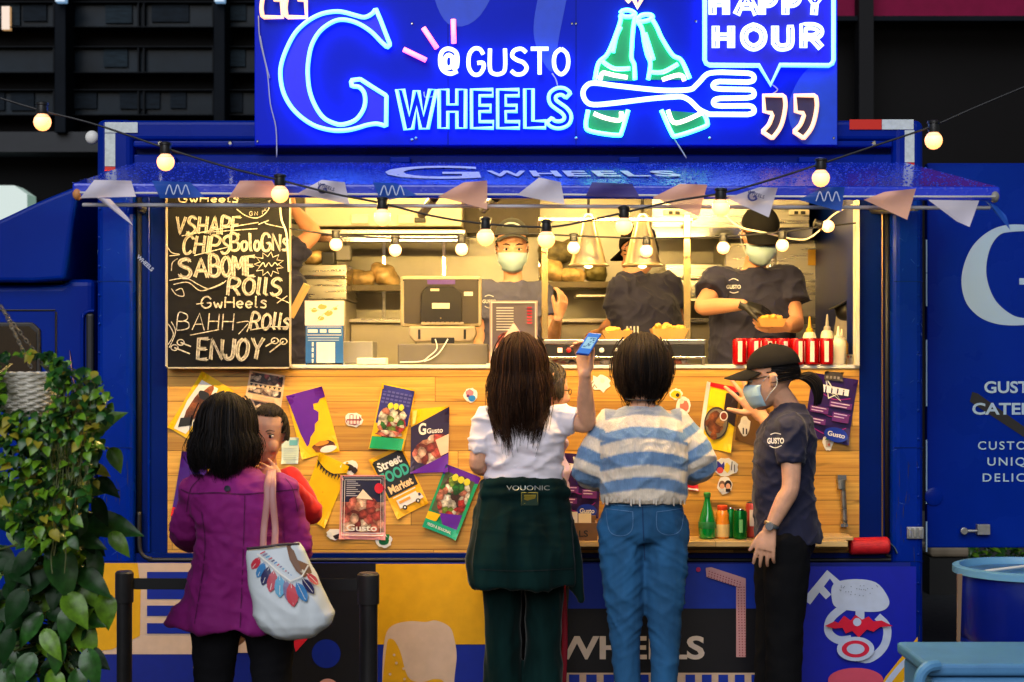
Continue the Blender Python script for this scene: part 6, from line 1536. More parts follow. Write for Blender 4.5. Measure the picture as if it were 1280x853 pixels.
# ---------------------------------------------------------------- woman in white top
Y=-.6; f=Vector((.06,1,0)).normalized()
T=empty('person',Vector((PX(655,Y),Y,0)),'woman seen from behind in a white top with long brown hair holding up a phone','person')
h=Fr(P(650,461,Y+.02),Vector((.22,1,.12)),k=.98)
J=dict(f=f,neck=P(656,513,Y),sa=P(607,527,Y),sb=P(700,522,Y),pel=P(654,640,Y),mid=P(655,575,Y+.015),
 ea=P(597,580,Y-.02),wa=P(618,592,Y+.2),eb=P(733,530,Y-.03),wb=P(731,468,Y-.13))
stand(J,(628,628),(681,678),Y,655)
hd=dict(a=dict(d=(.3,1,0),n=(0,-.2,1),side=(1,0,0)),b=dict(d=(.02,.25,1),n=(.55,.8,-.05),side=(.75,-.6,.1),curl=(.65,.7,.7,.7),spread=.05,thumb=(.35,.25),k=.98))
bo=body(J,h,T,k=.95,hands=hd,thin=.9)
WTEE=mat('white_tee',lin((222,214,222)),.8,bump=.15,bscale=400,sheen=.15)
mb=MB(); torso(mb,J,[(.16,.160,.118),(.28,.158,.116),(.45,.155,.114),(.62,.162,.118),(.78,.168,.112),(.90,.142,.088),(.98,.082,.068),(1.02,.066,.062)])
tubeflat(mb,[J['sa'],J['sa']*.55+J['ea']*.45,J['sa']*.25+J['ea']*.75],[.056,.054,.054]); tubeflat(mb,[J['sb'],J['sb']*.6+J['eb']*.4,J['sb']*.35+J['eb']*.65],[.058,.057,.056])
def tw(c,n):
    z=c[2]; return .010*ridge(c[0]*7+z*6,c[1]*5,z*13-c[0]*7,2.5)+.006*ridge(c[0]*9-z*8,2,z*26+c[0]*6,3)-.006+(.004*math.sin(z*95+c[0]*14+3*noise.noise(Vector((c[0]*9,0,z*9)))) if z<1.12 else 0)
tee=vlink('top',volume(mb,.0075,4,wfn=tw),WTEE,T)
VEL=mat('green_velvet',lin((8,31,30)),.85,var=.55,vscale=5,vstretch=(2.2,2.2,.5),spec=.08,sheen=.12,bump=.1,bscale=60,bstretch=(1,1,.3))
# velvet jacket tied round the waist, hanging like a skirt
def zt_(py): return (P(0,py,Y).z-J['pel'].z)/((J['neck']-J['pel']).length)
mb=MB(); torso(mb,J,[(zt_(601),.165,.122),(zt_(612),.170,.128),(zt_(624),.176,.134),(zt_(650),.190,.146,-.005),(zt_(680),.206,.156,-.01),(zt_(702),.212,.158,-.012),(zt_(706),.208,.153,-.012),(zt_(724),.207,.152,-.012),(zt_(729),.206,.150,-.012)],36)
mb.limb([P(604,640,Y),P(596,700,Y-.0),P(598,728,Y-.0)],[.035,.035,.02]); mb.limb([P(704,640,Y-.02),P(714,690,Y-.04),P(719,725,Y-.05),P(726,750,Y-.05)],[.03,.036,.030,.008])
mb.limb([P(612,606,Y-.06),P(655,604,Y-.115),P(700,606,Y-.06)],[.022,.02,.022]); mb.limb([P(606,617,Y-.06),P(655,616,Y-.125),P(706,616,Y-.06)],[.022,.02,.022])
def vw(c,n):
    low=max(0,min(1,(1.0-c[2])/.35)); return low*.005*math.sin(c[0]*34+2.6*math.sin(c[2]*6+c[0]*5))+.010*ridge(c[0]*13,c[1]*6,c[2]*4,2)*(.4+low)+.007*ridge(c[0]*5,c[1]*4,c[2]*24,2)*(1-low)
sk=vlink('tied_jacket',volume(mb,.0085,4,wfn=vw),VEL,T)
p=dprint(0,0,Y); GLD=mat('gold_label',lin((170,150,60)),.4,.3)
p.text('VOUONIC',633,613,8.5,mat('stud_silver',lin((150,155,150)),.35,.5),bold=.02,fit=54); p.rect(651,632,673,615,mat('label_green',lin((26,50,36)),.6))
p.line([(652,616),(672,616),(672,631),(652,631)],1,GLD,closed=True); p.poly(blob(662,623,8,3,12,.2,4),GLD); p.rect(655,621,670,618.5,GLD); p.rect(655,629.5,670,627.5,GLD); decal(p,sk,'label',.004)
for q in ([(600,712),(650,714),(716,711)],): seamline(sk,q,Y,1.0,mat('velvet_seam',lin((8,24,24)),.8))
mb=MB(); pants(mb,J,[.086,.078,.070,.074,.088],hipw=.16); vlink('trousers',volume(mb,.009,4,wr=.010,wscale=(12,12,5),seed=6),VEL,T); shoes(J,T,SHOE)
back=bvh_of(tee)
def off_back(v):
    if v.z>P(0,505,Y).z: return v
    hit=back.ray_cast(Vector((v.x,-3,v.z)),Vector((0,1,0)))
    if hit[0] and v.y>hit[0].y-.006: return Vector((v.x,hit[0].y-.006-random.random()*.014,v.z))
    return v
hair(T,h,H_BROWN,3000,vol=(.094,.112,.130),zend=lambda a:-.225+.12*(1-math.cos(a-PI))*.5+.02*math.sin(5*a),flare=.34,inward=.42,seed=8,r=.0023,jit=.040,lay=.12,wave=.008,collide=off_back)
# phone
PH=empty('phone',P(733,430,Y-.16),'blue smartphone with a lit screen held up above the crowd','phone')
bl,tl,tr,br=P(719.5,442,-.83),P(735.7,415.6,-.76),P(752.6,417,-.755),P(736.4,444,-.825)
nrm=(br-bl).cross(tl-bl).normalized(); 
if nrm.y>0: nrm=-nrm
m=MB(); q=[bl,br,tr,tl]; bk_=[v-nrm*.009 for v in q]; m.add(q+bk_,[(0,1,2,3),(7,6,5,4)]+[(i,i+4,(i+1)%4+4,(i+1)%4) for i in range(4)]); pb=m.build('phone_case',mat('phone_blue',lin((14,60,150)),.3),PH,bevel=.003,seg=3)
def pq(s,t): return (bl*(1-s)+br*s)*(1-t)+(tl*(1-s)+tr*s)*t+nrm*.0012
m=MB(); m.add([pq(.06,.04),pq(.94,.04),pq(.94,.96),pq(.06,.96)],[(0,1,2,3)]); sc_=m.build('screen',mat('phone_screen',(.01,.02,.04),.3,emit=.6,ecol=(.04,.25,.85),spec=.2),PH)
m=MB()
for s0,s1,t0,t1 in ((.15,.85,.26,.78),): m.add([pq(s0,t0)+nrm*.0006,pq(s1,t0)+nrm*.0006,pq(s1,t1)+nrm*.0006,pq(s0,t1)+nrm*.0006],[(0,1,2,3)])
m.build('screen_page',mat('phone_page',(.02,.03,.04),.3,emit=.62,ecol=(.42,.78,.95),spec=.2),sc_)
m=MB(); rd=random.Random(2)
for k in range(22): a,b=.2+.55*rd.random(),.3+.42*rd.random(); m.add([pq(a,b)+nrm*.001,pq(a+.10,b)+nrm*.001,pq(a+.10,b+.035)+nrm*.001,pq(a,b+.035)+nrm*.001],[(0,1,2,3)])
m.build('screen_marks',mat('phone_mark',(.01,.02,.04),.3,emit=.3,ecol=(.05,.25,.6),spec=.2),sc_)

# ---------------------------------------------------------------- person half hidden in front of her
Y=-.24; f=Vector((.8,.6,0)).normalized()
T=empty('person',Vector((PX(665,Y),Y,0)),'short person in lilac shirt and glasses almost hidden behind the white top','person')
h=Fr(P(685,489,Y),Vector((.9,.35,-.05)),k=.88)
J=dict(f=f,neck=P(680,535,Y),sa=P(662,552,Y-.06),sb=P(684,552,Y+.06),pel=P(662,660,Y),ea=P(655,610,Y-.06),wa=P(690,620,Y-.02),eb=P(690,610,Y+.05),wb=P(700,610,Y+.05))
J['hu']=Vector((.6,-.8,0)); stand(J,(640,640),(690,690),Y,670)
bo=body(J,h,T,k=.82,vox=.006)
LIL=mat('lilac_cotton',lin((176,160,205)),.85,bump=.2,bscale=300)
mb=MB(); torso(mb,J,[(-.55,.20,.20),(-.3,.19,.18),(0,.165,.15),(.3,.145,.13),(.6,.14,.12),(.85,.12,.095),(.98,.07,.06)]); mb.limb([J['sa'],J['ea'],J['wa']],[.055,.05,.045]); mb.limb([J['sb'],J['eb'],J['wb']],[.055,.05,.045]); vlink('shirt',volume(mb,.01,4,wr=.007,wscale=(10,10,6)),LIL,T)
mb=MB(); pants(mb,J,[.08,.075,.065,.058,.055],hipw=.14); vlink('trousers',volume(mb,.01,4),mat('dark_trousers',(.015,.015,.02),.8),T); shoes(J,T,mat('red_shoe',lin((170,16,40)),.5))
hair(T,h,H_GREY,420,zend=lambda a:-.03,flare=.02,inward=.1,seed=11,jit=.012,r=.0032,wave=.002)
m=MB(); m.tube([h(.035,.098,.008),h(.06,.085,.006),h(.072,.0,.012)],.002,5); m.tube([h(.035+.018*math.cos(t),.098,.002+.014*math.sin(t)) for t in [k*.6 for k in range(11)]],.0018,5,closed=True); m.build('glasses',BLACK,T)
m=MB(); m.tube(catmull([P(697,690,-.42),P(703,730,-.43),P(706,790,-.43),P(704,860,-.42)],5),.012,8,flat=.4); o=m.build('red_strap',mat('red_strap',lin((150,14,40)),.6),None,smooth=True); tag(o,'dark red strap hanging beside the green velvet trousers','strap')

# ---------------------------------------------------------------- person in the striped sweater
Y=-.6; f=Vector((0,1,0))
T=empty('person',Vector((PX(805,Y),Y,0)),'person seen from behind in a blue and cream striped sweater and blue jeans','person')
h=Fr(P(803,464,Y+.04),Vector((-.05,1,-.22)),k=1.0)
J=dict(f=f,neck=P(803,507,Y),sa=P(762,530,Y),sb=P(845,530,Y),pel=P(804,655,Y),mid=P(804,585,Y-.02),
 ea=P(738,588,Y+.0),wa=P(762,602,Y+.27),eb=P(874,580,Y+.0),wb=P(846,596,Y+.27))
stand(J,(777,786),(832,830),Y,668)
bo=body(J,h,T,k=.97,vox=.0055,hands={'a':dict(d=(.5,1,.1),n=(0,0,1),side=(1,0,0)),'b':dict(d=(-.5,1,.1),n=(0,0,1),side=(-1,0,0))},thin=.92)
CRM,BLU_S,YOK=lin((222,206,186)),lin((104,136,174)),lin((138,146,160))
ZS=P(0,521,Y).z
def stripe(c):
    ax=abs(c.x-J['neck'].x); px=c.x*sc(Y)+640; py=440+(1.5-c.z)*sc(Y)
    # distance down the garment in picture rows; sleeves count along the arm
    side=-1 if c.x<J['neck'].x else 1; S=J['sa'] if side<0 else J['sb']; E=J['ea'] if side<0 else J['eb']; Wp=J['wa'] if side<0 else J['wb']
    lim=.150+.02*(c.z<1.15)
    if ax>lim or c.y>Y+.13:
        d=(E-S); t=(c-S).dot(d)/d.length_squared; d2=(Wp-E); t2=max(0,(c-E).dot(d2)/d2.length_squared)
        row=522+max(0,t)*66 + (t2*70 if t2>.05 else 0)
    else: row=py - 9*(ax/.16)**2
    row+=1.2*noise.noise(c*14)
    for a,b,cc in ((0,518,YOK),(518,532,CRM),(532,546,BLU_S),(546,562,CRM),(562,579,BLU_S),(579,593,CRM),(593,608,BLU_S),(608,640,CRM),(640,680,BLU_S)):
        if a<=row<b:
            nb={518:CRM,532:BLU_S,546:CRM,562:BLU_S,579:CRM,593:BLU_S,608:CRM,640:BLU_S}.get(b,cc)
            w=max(0,(row-(b-2.2))/4.4) if row>b-2.2 else 0
            return tuple(x*(1-w)+y*w for x,y in zip(cc,nb))
    return BLU_S
SWE=mat('striped_knit',(.7,.7,.7),.9,attr='Col',var=.10,vscale=60,vstretch=(1,1,.3),bump=.8,bscale=230,bstretch=(1,1,.15),sheen=.25)
mb=MB(); torso(mb,J,[(zt_(0)*0+ (P(0,624,Y).z-J['pel'].z)/(J['neck']-J['pel']).length,.166,.135),(.28,.172,.142),(.42,.178,.142),(.6,.184,.14),(.76,.186,.13),(.88,.158,.104),(.96,.104,.08),(1.0,.074,.066)],36)
for s_ in 'ab':
    tubeflat(mb,[J['s'+s_],J['s'+s_]*.5+J['e'+s_]*.5,J['e'+s_],J['e'+s_]*.5+J['w'+s_]*.5,J['w'+s_]*.9+J['e'+s_]*.1],[.062,.074,.074,.06,.044])
    mb.limb([spine(J,.55)+(J['s'+s_]-spine(J,.86))*.8,J['s'+s_]*.45+J['e'+s_]*.55],[.06,.06])
def sw(c,n): return .007*ridge(c[0]*6+c[2]*4,c[1]*4,c[2]*8-c[0]*4,2)+.003*ridge(c[0]*16,c[1]*8,c[2]*20,3)-.004+.004*noise.noise(Vector((c[0]*24,c[1]*10,c[2]*24)))
me=volume(mb,.0055,5,wfn=sw)
a=me.color_attributes.new('Col','FLOAT_COLOR','POINT'); a.data.foreach_set('color',[x for v in me.vertices for x in (*stripe(v.co),1)])
swt=vlink('sweater',me,SWE,T)
# ragged knit hem
m=MB(); rd=random.Random(5)
for k in range(34):
    px=753+k*3.1+rd.uniform(-1,1); L=0 if rd.random()<.4 else rd.uniform(4,11); c=P(px,623,Y-.12); m.add([P(px,622,Y-.128),P(px+3,622,Y-.128),P(px+2.4,622+L,Y-.125),P(px+.6,622+L*.9,Y-.125)],[(0,1,2,3)])
b=bvh_of(swt); vs=[]
for v in m.v:
    q=Vector(v); zc=max(q.z,P(0,621,Y).z); hit=b.ray_cast(Vector((q.x,-4,zc)),Vector((0,1,0)))
    vs.append((q.x,hit[0].y-.006 if hit[0] else q.y,q.z))
m.v=vs; hm=m.build('ragged_hem',mat('cream_knit',lin((212,200,186)),.9),swt)
JEAN=mat('denim',lin((30,86,132)),.85,var=.3,vscale=5,vstretch=(2.2,2.2,.6),bump=.35,bscale=420)
mb=MB(); pants(mb,J,[.098,.086,.066,.059,.056],hipw=.170,hipd=.128,waist=.27)
def dw(c,n):
    z=c[2]; kn=math.exp(-((z-.45)/.16)**2); hp=math.exp(-((z-.74)/.14)**2); return .006*ridge(c[0]*9+z*4,c[1]*6,z*7,2.5)+(.002+.004*kn+.004*hp)*ridge(c[0]*7,c[1]*5,z*24+abs(c[0]-J['pel'].x)*16,3)-.006+kn*.002*noise.noise(Vector((c[0]*10,1,z*34)))
jn=vlink('jeans',volume(mb,.008,4,wfn=dw),JEAN,T); shoes(J,T,SHOE)
ST=mat('denim_stitch',lin((90,130,175)),.8); DS=mat('denim_dark',lin((14,50,95)),.85)
seamline(jn,[(803,628),(804,660),(806,700)],Y,1.2,DS)
for q in ([(757,636),(775,638),(791,640)],[(821,640),(838,638),(855,635)],[(791,640),(790,662),(778,670),(762,664),(757,636)],[(821,640),(822,662),(836,669),(851,662),(855,635)],[(752,630),(800,633),(858,630)]): seamline(jn,q,Y,.7,ST)
hair(T,h,H_DARK,2800,vol=(.098,.116,.130),zend=lambda a:-.078+.02*math.cos(a)+.012*math.sin(4*a),flare=.05,inward=.5,seed=14,r=.0023,jit=.022,lay=.16,wave=.009)
m=MB(); n_=J['neck']; m.tube([n_+Vector((.062*math.cos(t),.06*math.sin(t),.028+.006*math.sin(t))) for t in [k*2*PI/24 for k in range(24)]],.0085,8,closed=True,flat=.35,up=(0,0,1)); m.build('choker',BLACK,T,smooth=True)

# ---------------------------------------------------------------- staff member outside, side view
Y=-.42; f=Vector((-.93,.36,0)).normalized()
T=empty('person',Vector((PX(985,Y),Y,0)),'staff member in black cap and dark tee standing sideways with one palm raised','person')
h=Fr(P(966,474,Y),Vector((-.96,.24,-.14)),k=1.0)
J=dict(f=f,neck=P(988,508,Y),sa=P(990,538,Y-.15),sb=P(975,534,Y+.14),pel=P(985,668,Y),mid=P(980,592,Y),
 ea=P(988,610,Y-.20),wa=P(962,662,Y-.20),eb=P(978,548,Y+.26),wb=P(950,518,Y+.31))
J['hu']=(Vector((f.y,-f.x,0))*-1).normalized(); J['hu']=(J['sb']-J['sa']).normalized()
for s_,dy,x0,x1 in (('a',-.085,984,978),('b',.085,972,964)):
    J['h'+s_]=P(x0,690,Y+dy); J['f'+s_]=Vector((PX(x1,Y+dy),Y+dy,.075)); J['k'+s_]=Vector(((J['h'+s_].x+J['f'+s_].x)/2,Y+dy,.42))
hd=dict(a=dict(d=(-.22,-.05,-1),n=(-.35,-.9,.05),side=(-.9,.3,-.2),curl=(.22,.28,.34,.42),spread=.13,thumb=(.55,.1),k=.98),
        b=dict(d=(-.55,.06,.84),n=(.05,-1,.0),side=(-.84,0,-.55),curl=(.06,.04,.04,.06),spread=.24,thumb=(1.0,.0),k=1.16))
bo=body(J,h,T,k=.98,vox=.004,hands=hd,thin=.95)
eyes(T,h,bo); mask(T,h); cp=cap(T,h,tilt=.012)
m=MB(); 
for sx in (-1,1): m.tube([h(sx*.03+.021*math.cos(t),.104-.008*abs(math.cos(t)),.004+.016*math.sin(t)) for t in [k*.5 for k in range(13)]],.0017,5,closed=True); m.tube([h(sx*.051,.096,.008),h(sx*.072,.05,.012),h(sx*.079,-.01,.016)],.0018,5)
m.build('glasses',BLACK,T,smooth=True)
hair_tied(T,h,H_BLACK,420,tie=(0,-.105,.0),vol=(.080,.104,.116),face=1.25,seed=21,hairline=.7)
ponytail(T,h,H_BLACK,h(0,-.108,.0),[h(0,-.135,-.005),h(0,-.165,-.035),h(0,-.172,-.085),h(0,-.158,-.135)],220,rad=.024)
TEE2=mat('navy_tee_dark',lin((24,26,52)),.85,var=.12,vscale=6,bump=.2,bscale=450,sheen=.12)
mb=MB(); torso(mb,J,[(-.06,.165,.135),(.05,.163,.132),(.25,.155,.124),(.45,.150,.122),(.65,.160,.126),(.80,.165,.116),(.91,.130,.092),(.98,.080,.070),(1.02,.066,.064)],32)
tubeflat(mb,[J['sa'],J['sa']*.6+J['ea']*.4,J['sa']*.40+J['ea']*.60],[.062,.060,.057]); mb.limb([spine(J,.80),(spine(J,.84)+J['sa'])/2,J['sa']],[.085,.078,.064]); tubeflat(mb,[J['sb'],J['sb']*.6+J['eb']*.4,J['sb']*.4+J['eb']*.6],[.064,.062,.062])
def t2(c,n): return .007*ridge(c[0]*7-c[2]*5,c[1]*6,c[2]*10-c[0]*9,2.5)+.006*ridge(c[0]*15+c[2]*8,c[1]*8,c[2]*18,3)-.006+.004*noise.noise(Vector((c[0]*20,c[1]*12,c[2]*20)))
te=vlink('tee',volume(mb,.0075,4,wfn=t2),TEE2,T)
p=dprint(0,0,Y-.2); LW=mat('logo_white',lin((215,215,215)),.6)
p.text('GUSTO',959,554.5,9.6,LW,bold=.35,fit=21); p.line([(v.x,v.y) for v in catmull([(963,543.5,0),(969,541.5,0),(976,543,0)],4)],1,LW); p.line([(v.x,v.y) for v in catmull([(962,557.5,0),(969,560,0),(977,557,0)],4)],1,LW); decal(p,te,'chest_logo')
mb=MB(); pants(mb,J,[.096,.088,.076,.072,.07],hipw=.155,hipd=.108); vlink('trousers',volume(mb,.009,4,wr=.006,wscale=(9,9,10)),mat('black_trousers_b',(.004,.004,.005),.9,spec=.15),T); shoes(J,T,SHOE)
d=(J['wa']-J['ea']).normalized(); wc=J['wa']-d*.018; u=d.orthogonal().normalized(); v_=d.cross(u)
m=MB(); m.tube([wc+u*.029*math.cos(t)+v_*.029*math.sin(t) for t in [k*2*PI/20 for k in range(20)]],.009,8,closed=True,flat=.35,up=u); wo=m.build('watch',STEEL,T,smooth=True)
m=MB(); m.lathe(wc+Vector((-.012,-.030,0)),[(.017,0),(.018,.003),(.015,.009)],18,axis=(-.4,-1,0)); m.build('watch_face',mat('dial',(.3,.3,.3),.2,.5),wo,smooth='auto')

# ---------------------------------------------------------------- woman at the till window
def tee_of(T,J,mbprof,m,seed,sl=.55,vox=.008,r=.06):
    mb=MB(); torso(mb,J,mbprof,30)
    for s_ in 'ab':
        if 's'+s_ in J: mb.limb([spine(J,.80),(spine(J,.84)+J['s'+s_])/2,J['s'+s_]],[r*1.25,r*1.15,r*1.0]); tubeflat(mb,[J['s'+s_],J['s'+s_]*.6+J['e'+s_]*.4,J['s'+s_]*(1-sl)+J['e'+s_]*sl],[r,r*1.0,r*1.03])
    return vlink('tee',volume(mb,vox,3,wfn=lambda c,n:.012*ridge(c[0]*8+c[2]*6+seed,c[1]*6,c[2]*11-c[0]*5,2.5)+.006*ridge(c[0]*16+seed,c[1]*9,c[2]*20,3)-.007),m,T)
Y=.95; f=Vector((.0,-1,0))
T=empty('person',Vector((PX(640,Y),Y,ZF)),'staff woman in cap and mask behind the menu stand raising one hand','person')
h=Fr(P(640,311,Y),Vector((.04,-1,-.16)),k=.98)
J=dict(f=f,neck=P(642,352,Y),sa=P(606,364,Y),sb=P(676,364,Y),pel=P(640,500,Y),ea=P(600,430,Y-.02),wa=P(612,470,Y-.2),eb=P(690,426,Y-.08),wb=P(697,398,Y-.27))
for s_,x in (('a',622),('b',660)): J['h'+s_]=P(x,510,Y); J['k'+s_]=P(x,560,Y); J['f'+s_]=Vector((J['h'+s_].x,Y,ZF+.07))
hd=dict(b=dict(d=(.32,-.05,.95),n=(.75,-.55,-.2),side=(-.3,-.8,.2),curl=(.45,.5,.55,.6),spread=.1,thumb=(.6,.3),k=.98),a=dict(d=(.2,-.8,-.5),n=(0,-.3,1),side=(1,0,0)))
bo=body(J,h,T,k=.93,hands=hd); eyes(T,h,bo,.8); mask(T,h)
NAVY2=mat('grey_navy_cotton',lin((84,84,108)),.85,var=.12,vscale=6,bump=.2,bscale=450)
te=tee_of(T,J,[(-.1,.155,.12),(.2,.15,.115),(.45,.148,.115),(.65,.155,.118),(.8,.158,.11),(.91,.125,.085),(.97,.085,.068),(1.0,.070,.064)],NAVY2,3)
p=dprint(0,0,Y-.12); p.text('GUSTO',603,379,6,LW,bold=.2,fit=17); p.line([(v.x,v.y) for v in catmull([(606,371,0),(611,369,0),(617,371,0)],4)],.9,LW); p.line([(v.x,v.y) for v in catmull([(606,383,0),(611,385,0),(617,383,0)],4)],.9,LW); decal(p,te,'chest_logo')
cp=cap(T,Fr(h(0,-.008,.012),Vector((.04,-1,.02)),k=.98),mat('cap_grey',lin((70,72,72)),.8,bump=.3,bscale=400),tilt=.005,brim=.075)
p=dprint(0,0,Y-.12); p.line([(v.x,v.y) for v in catmull([(628,283,0),(636,279,0),(645,280,0),(652,284,0)],5)],2,LW); decal(p,cp,'cap_logo')
hair_tied(T,h,H_DARK,380,tie=(0,-.105,-.02),face=1.1,seed=31,hairline=.8)
mb=MB(); pants(mb,J,[.09,.08,.07,.06,.055],hipw=.15); vlink('trousers',volume(mb,.01,4),mat('black_trousers',(.010,.010,.013),.8),T)
# ---------------------------------------------------------------- cook with his back turned
Y=1.12; f=Vector((-.5,.86,0)).normalized()
T=empty('person',Vector((PX(806,Y),Y,ZF)),'cook in a dark tee with his back turned behind the heat lamps','person')
h=Fr(P(799,316,Y+.02),Vector((-.62,.80,-.40)),k=1.0)
J=dict(f=f,neck=P(788,340,Y),sa=P(775,362,Y-.1),sb=P(835,355,Y+.06),pel=P(812,500,Y),mid=P(812,425,Y-.05),ea=P(766,404,Y-.04),wa=P(752,415,Y+.14),eb=P(848,410,Y+.1),wb=P(838,430,Y+.3))
for s_,x in (('a',795),('b',830)): J['h'+s_]=P(x,510,Y); J['k'+s_]=P(x,560,Y); J['f'+s_]=Vector((J['h'+s_].x,Y,ZF+.07))
bo=body(J,h,T,k=1.0,skin=SKIN2,hands={'a':dict(d=(-.4,1,-.1),n=(0,0,1),side=(1,0,0)),'b':dict(d=(-.4,1,-.1),n=(0,0,1),side=(-1,0,0))})
te=tee_of(T,J,[(-.15,.19,.14),(.1,.185,.135),(.35,.185,.135),(.6,.195,.14),(.78,.19,.13),(.9,.14,.095),(.97,.085,.07),(1.0,.072,.066)],NAVY,5,r=.068)
cap(T,h); hair_tied(T,h,H_BLACK,260,tie=(0,-.1,-.05),face=1.2,seed=33,hairline=.75)
mb=MB(); pants(mb,J,[.095,.085,.075,.065,.06],hipw=.17); vlink('trousers',volume(mb,.01,4),mat('black_trousers',(.010,.010,.013),.8),T)
p=dprint(0,0,Y-.2); p.rect(782,450,800,408,mat('apron_black',(.02,.02,.02),.8))
for k in range(4): p.rect(783+k*4.4,450,785+k*4.4,408,LW)
decal(p,te,'apron')
# ---------------------------------------------------------------- cook filling a tray at the right
Y=.72; f=Vector((.04,-1,0)).normalized()
T=empty('person',Vector((PX(938,Y),Y,ZF)),'cook in cap, mask and black glove filling a kraft tray above the red cans','person')
h=Fr(P(950,296,Y-.05),Vector((.06,-1,-.42)),k=1.03)
J=dict(f=f,neck=P(942,336,Y),sa=P(897,352,Y),sb=P(984,350,Y),pel=P(938,490,Y),mid=P(940,420,Y+.02),ea=P(878,384,Y-.14),wa=P(928,381,Y-.30),eb=P(995,404,Y-.08),wb=P(985,409,Y-.27))
for s_,x in (('a',918),('b',958)): J['h'+s_]=P(x,505,Y); J['k'+s_]=P(x,560,Y); J['f'+s_]=Vector((J['h'+s_].x,Y,ZF+.07))
hd=dict(a=dict(d=(1,-.12,-.30),n=(.1,-.45,.9),side=(.25,-.9,-.3),curl=(.35,.4,.4,.35),spread=.1,thumb=(.5,.4),k=1.03),
        b=dict(d=(-1,-.15,-.02),n=(.05,-.55,-.85),side=(.0,-.75,.6),curl=(.25,.28,.3,.3),spread=.08,thumb=(.8,.1),k=1.03))
bo=body(J,h,T,k=1.06,skin=SKIN2,hands=hd); eyes(T,h,bo,.5); mask(T,h)
te=tee_of(T,J,[(-.15,.21,.15),(.1,.205,.148),(.35,.20,.145),(.6,.205,.145),(.78,.205,.135),(.9,.15,.10),(.97,.092,.075),(1.0,.078,.07)],NAVY,7,r=.078)
cap(T,h,tilt=.02,brim=.085); hair_tied(T,h,H_BLACK,260,tie=(0,-.1,-.05),face=1.2,seed=35,hairline=.75)
p=dprint(0,0,Y-.15); p.text('GUSTO',908,361,6.6,LW,bold=.25,fit=18); p.line([(v.x,v.y) for v in catmull([(911,351,0),(917,348.5,0),(923,351,0)],4)],1,LW); p.line([(v.x,v.y) for v in catmull([(912,365,0),(917,366.5,0),(923,365,0)],4)],1,LW); decal(p,te,'chest_logo')
# the glove: the same hand a little larger, as a child of the body
mb=MB(); g=dict(hd['a']); g['k']=1.10; hand(mb,J['wa'],**g); vlink('glove',volume(mb,.0045,2),GLOVE,T)
mb=MB(); pants(mb,J,[.1,.09,.08,.07,.065],hipw=.19); vlink('trousers',volume(mb,.01,4),mat('black_trousers',(.010,.010,.013),.8),T)
tray(963,409,Y-.34,34,'kraft tray of golden food held by the cook at the right')
# ---------------------------------------------------------------- cook behind the chalkboard
Y=1.0; f=Vector((.55,.83,0)).normalized()
T=empty('person',Vector((PX(350,Y),Y,ZF)),'cook in a dark tee mostly hidden behind the chalkboard with an arm raised','person')
h=Fr(P(338,285,Y+.02),Vector((.7,.7,0)),k=1.0)
J=dict(f=f,neck=P(342,328,Y),sa=P(325,345,Y+.1),sb=P(366,318,Y-.06),pel=P(346,490,Y),ea=P(330,410,Y+.2),wa=P(345,430,Y+.35),eb=P(392,292,Y-.05),wb=P(368,262,Y+.02))
for s_,x in (('a',330),('b',362)): J['h'+s_]=P(x,510,Y); J['k'+s_]=P(x,560,Y); J['f'+s_]=Vector((J['h'+s_].x,Y,ZF+.07))
bo=body(J,h,T,k=1.05,skin=SKIN2,hands={'b':dict(d=(-1,.2,.6),n=(0,-1,0),side=(0,0,1))})
te=tee_of(T,J,[(-.15,.18,.15),(.1,.175,.145),(.35,.17,.14),(.6,.18,.145),(.78,.18,.13),(.9,.13,.095),(.97,.085,.07),(1.0,.072,.066)],NAVY,9,r=.066,sl=.5)
cap(T,h); hair_tied(T,h,H_BLACK,200,tie=(0,-.1,-.05),seed=36)
mb=MB(); pants(mb,J,[.095,.085,.075,.065,.06],hipw=.17); vlink('trousers',volume(mb,.01,4),mat('black_trousers',(.010,.010,.013),.8),T)
m=MB(); a,b=P(363,396,.55),P(384,356,.5); m.tube([a,b],.018,4,flat=.5); o=m.build('wooden_spatula',mat('pale_wood',lin((215,180,120)),.6)); tag(o,'pale wooden spatula sticking out beside the chalkboard','spatula')
# ================================================================== street furniture and plants
def stanchion(px0,px1,ptop,Y,label):
    c=P((px0+px1)/2,853,Y); c.z=0; x=c.x; r=(px1-px0)/2/sc(Y); zt=PZ(ptop,Y)
    T=empty('barrier_post',c,label,'barrier post','black belt barrier posts')
    m=MB(); m.lathe(c,[(.17,0),(.17,.015),(.05,.035),(r,.04),(r,zt-.12)],24); m.build('post',BLACK,T,smooth='auto')
    m=MB(); m.lathe(c,[(r*1.18,zt-.12),(r*1.2,zt-.115),(r*1.2,zt-.008),(r,zt)],24); m.build('head',mat('post_head',(.02,.02,.022),.35),T,smooth='auto'); return T
stanchion(146,165,714,-.75,'left black belt barrier post beside the vines'); stanchion(449,472,716,-.72,'right black belt barrier post beside the printed yellow banner')
m=MB(); m.add([P(166,723,-.75),P(448,724,-.72),P(448,738,-.72),P(166,737,-.75)]+[P(166,723,-.75)+Vector((0,.003,0)),P(448,724,-.72)+Vector((0,.003,0)),P(448,738,-.72)+Vector((0,.003,0)),P(166,737,-.75)+Vector((0,.003,0))],[(0,1,2,3),(7,6,5,4),(0,4,5,1),(3,2,6,7)])
o=m.build('barrier_belt',mat('black_webbing',(.012,.012,.013),.8)); tag(o,'black webbing belt stretched between the two barrier posts','belt')
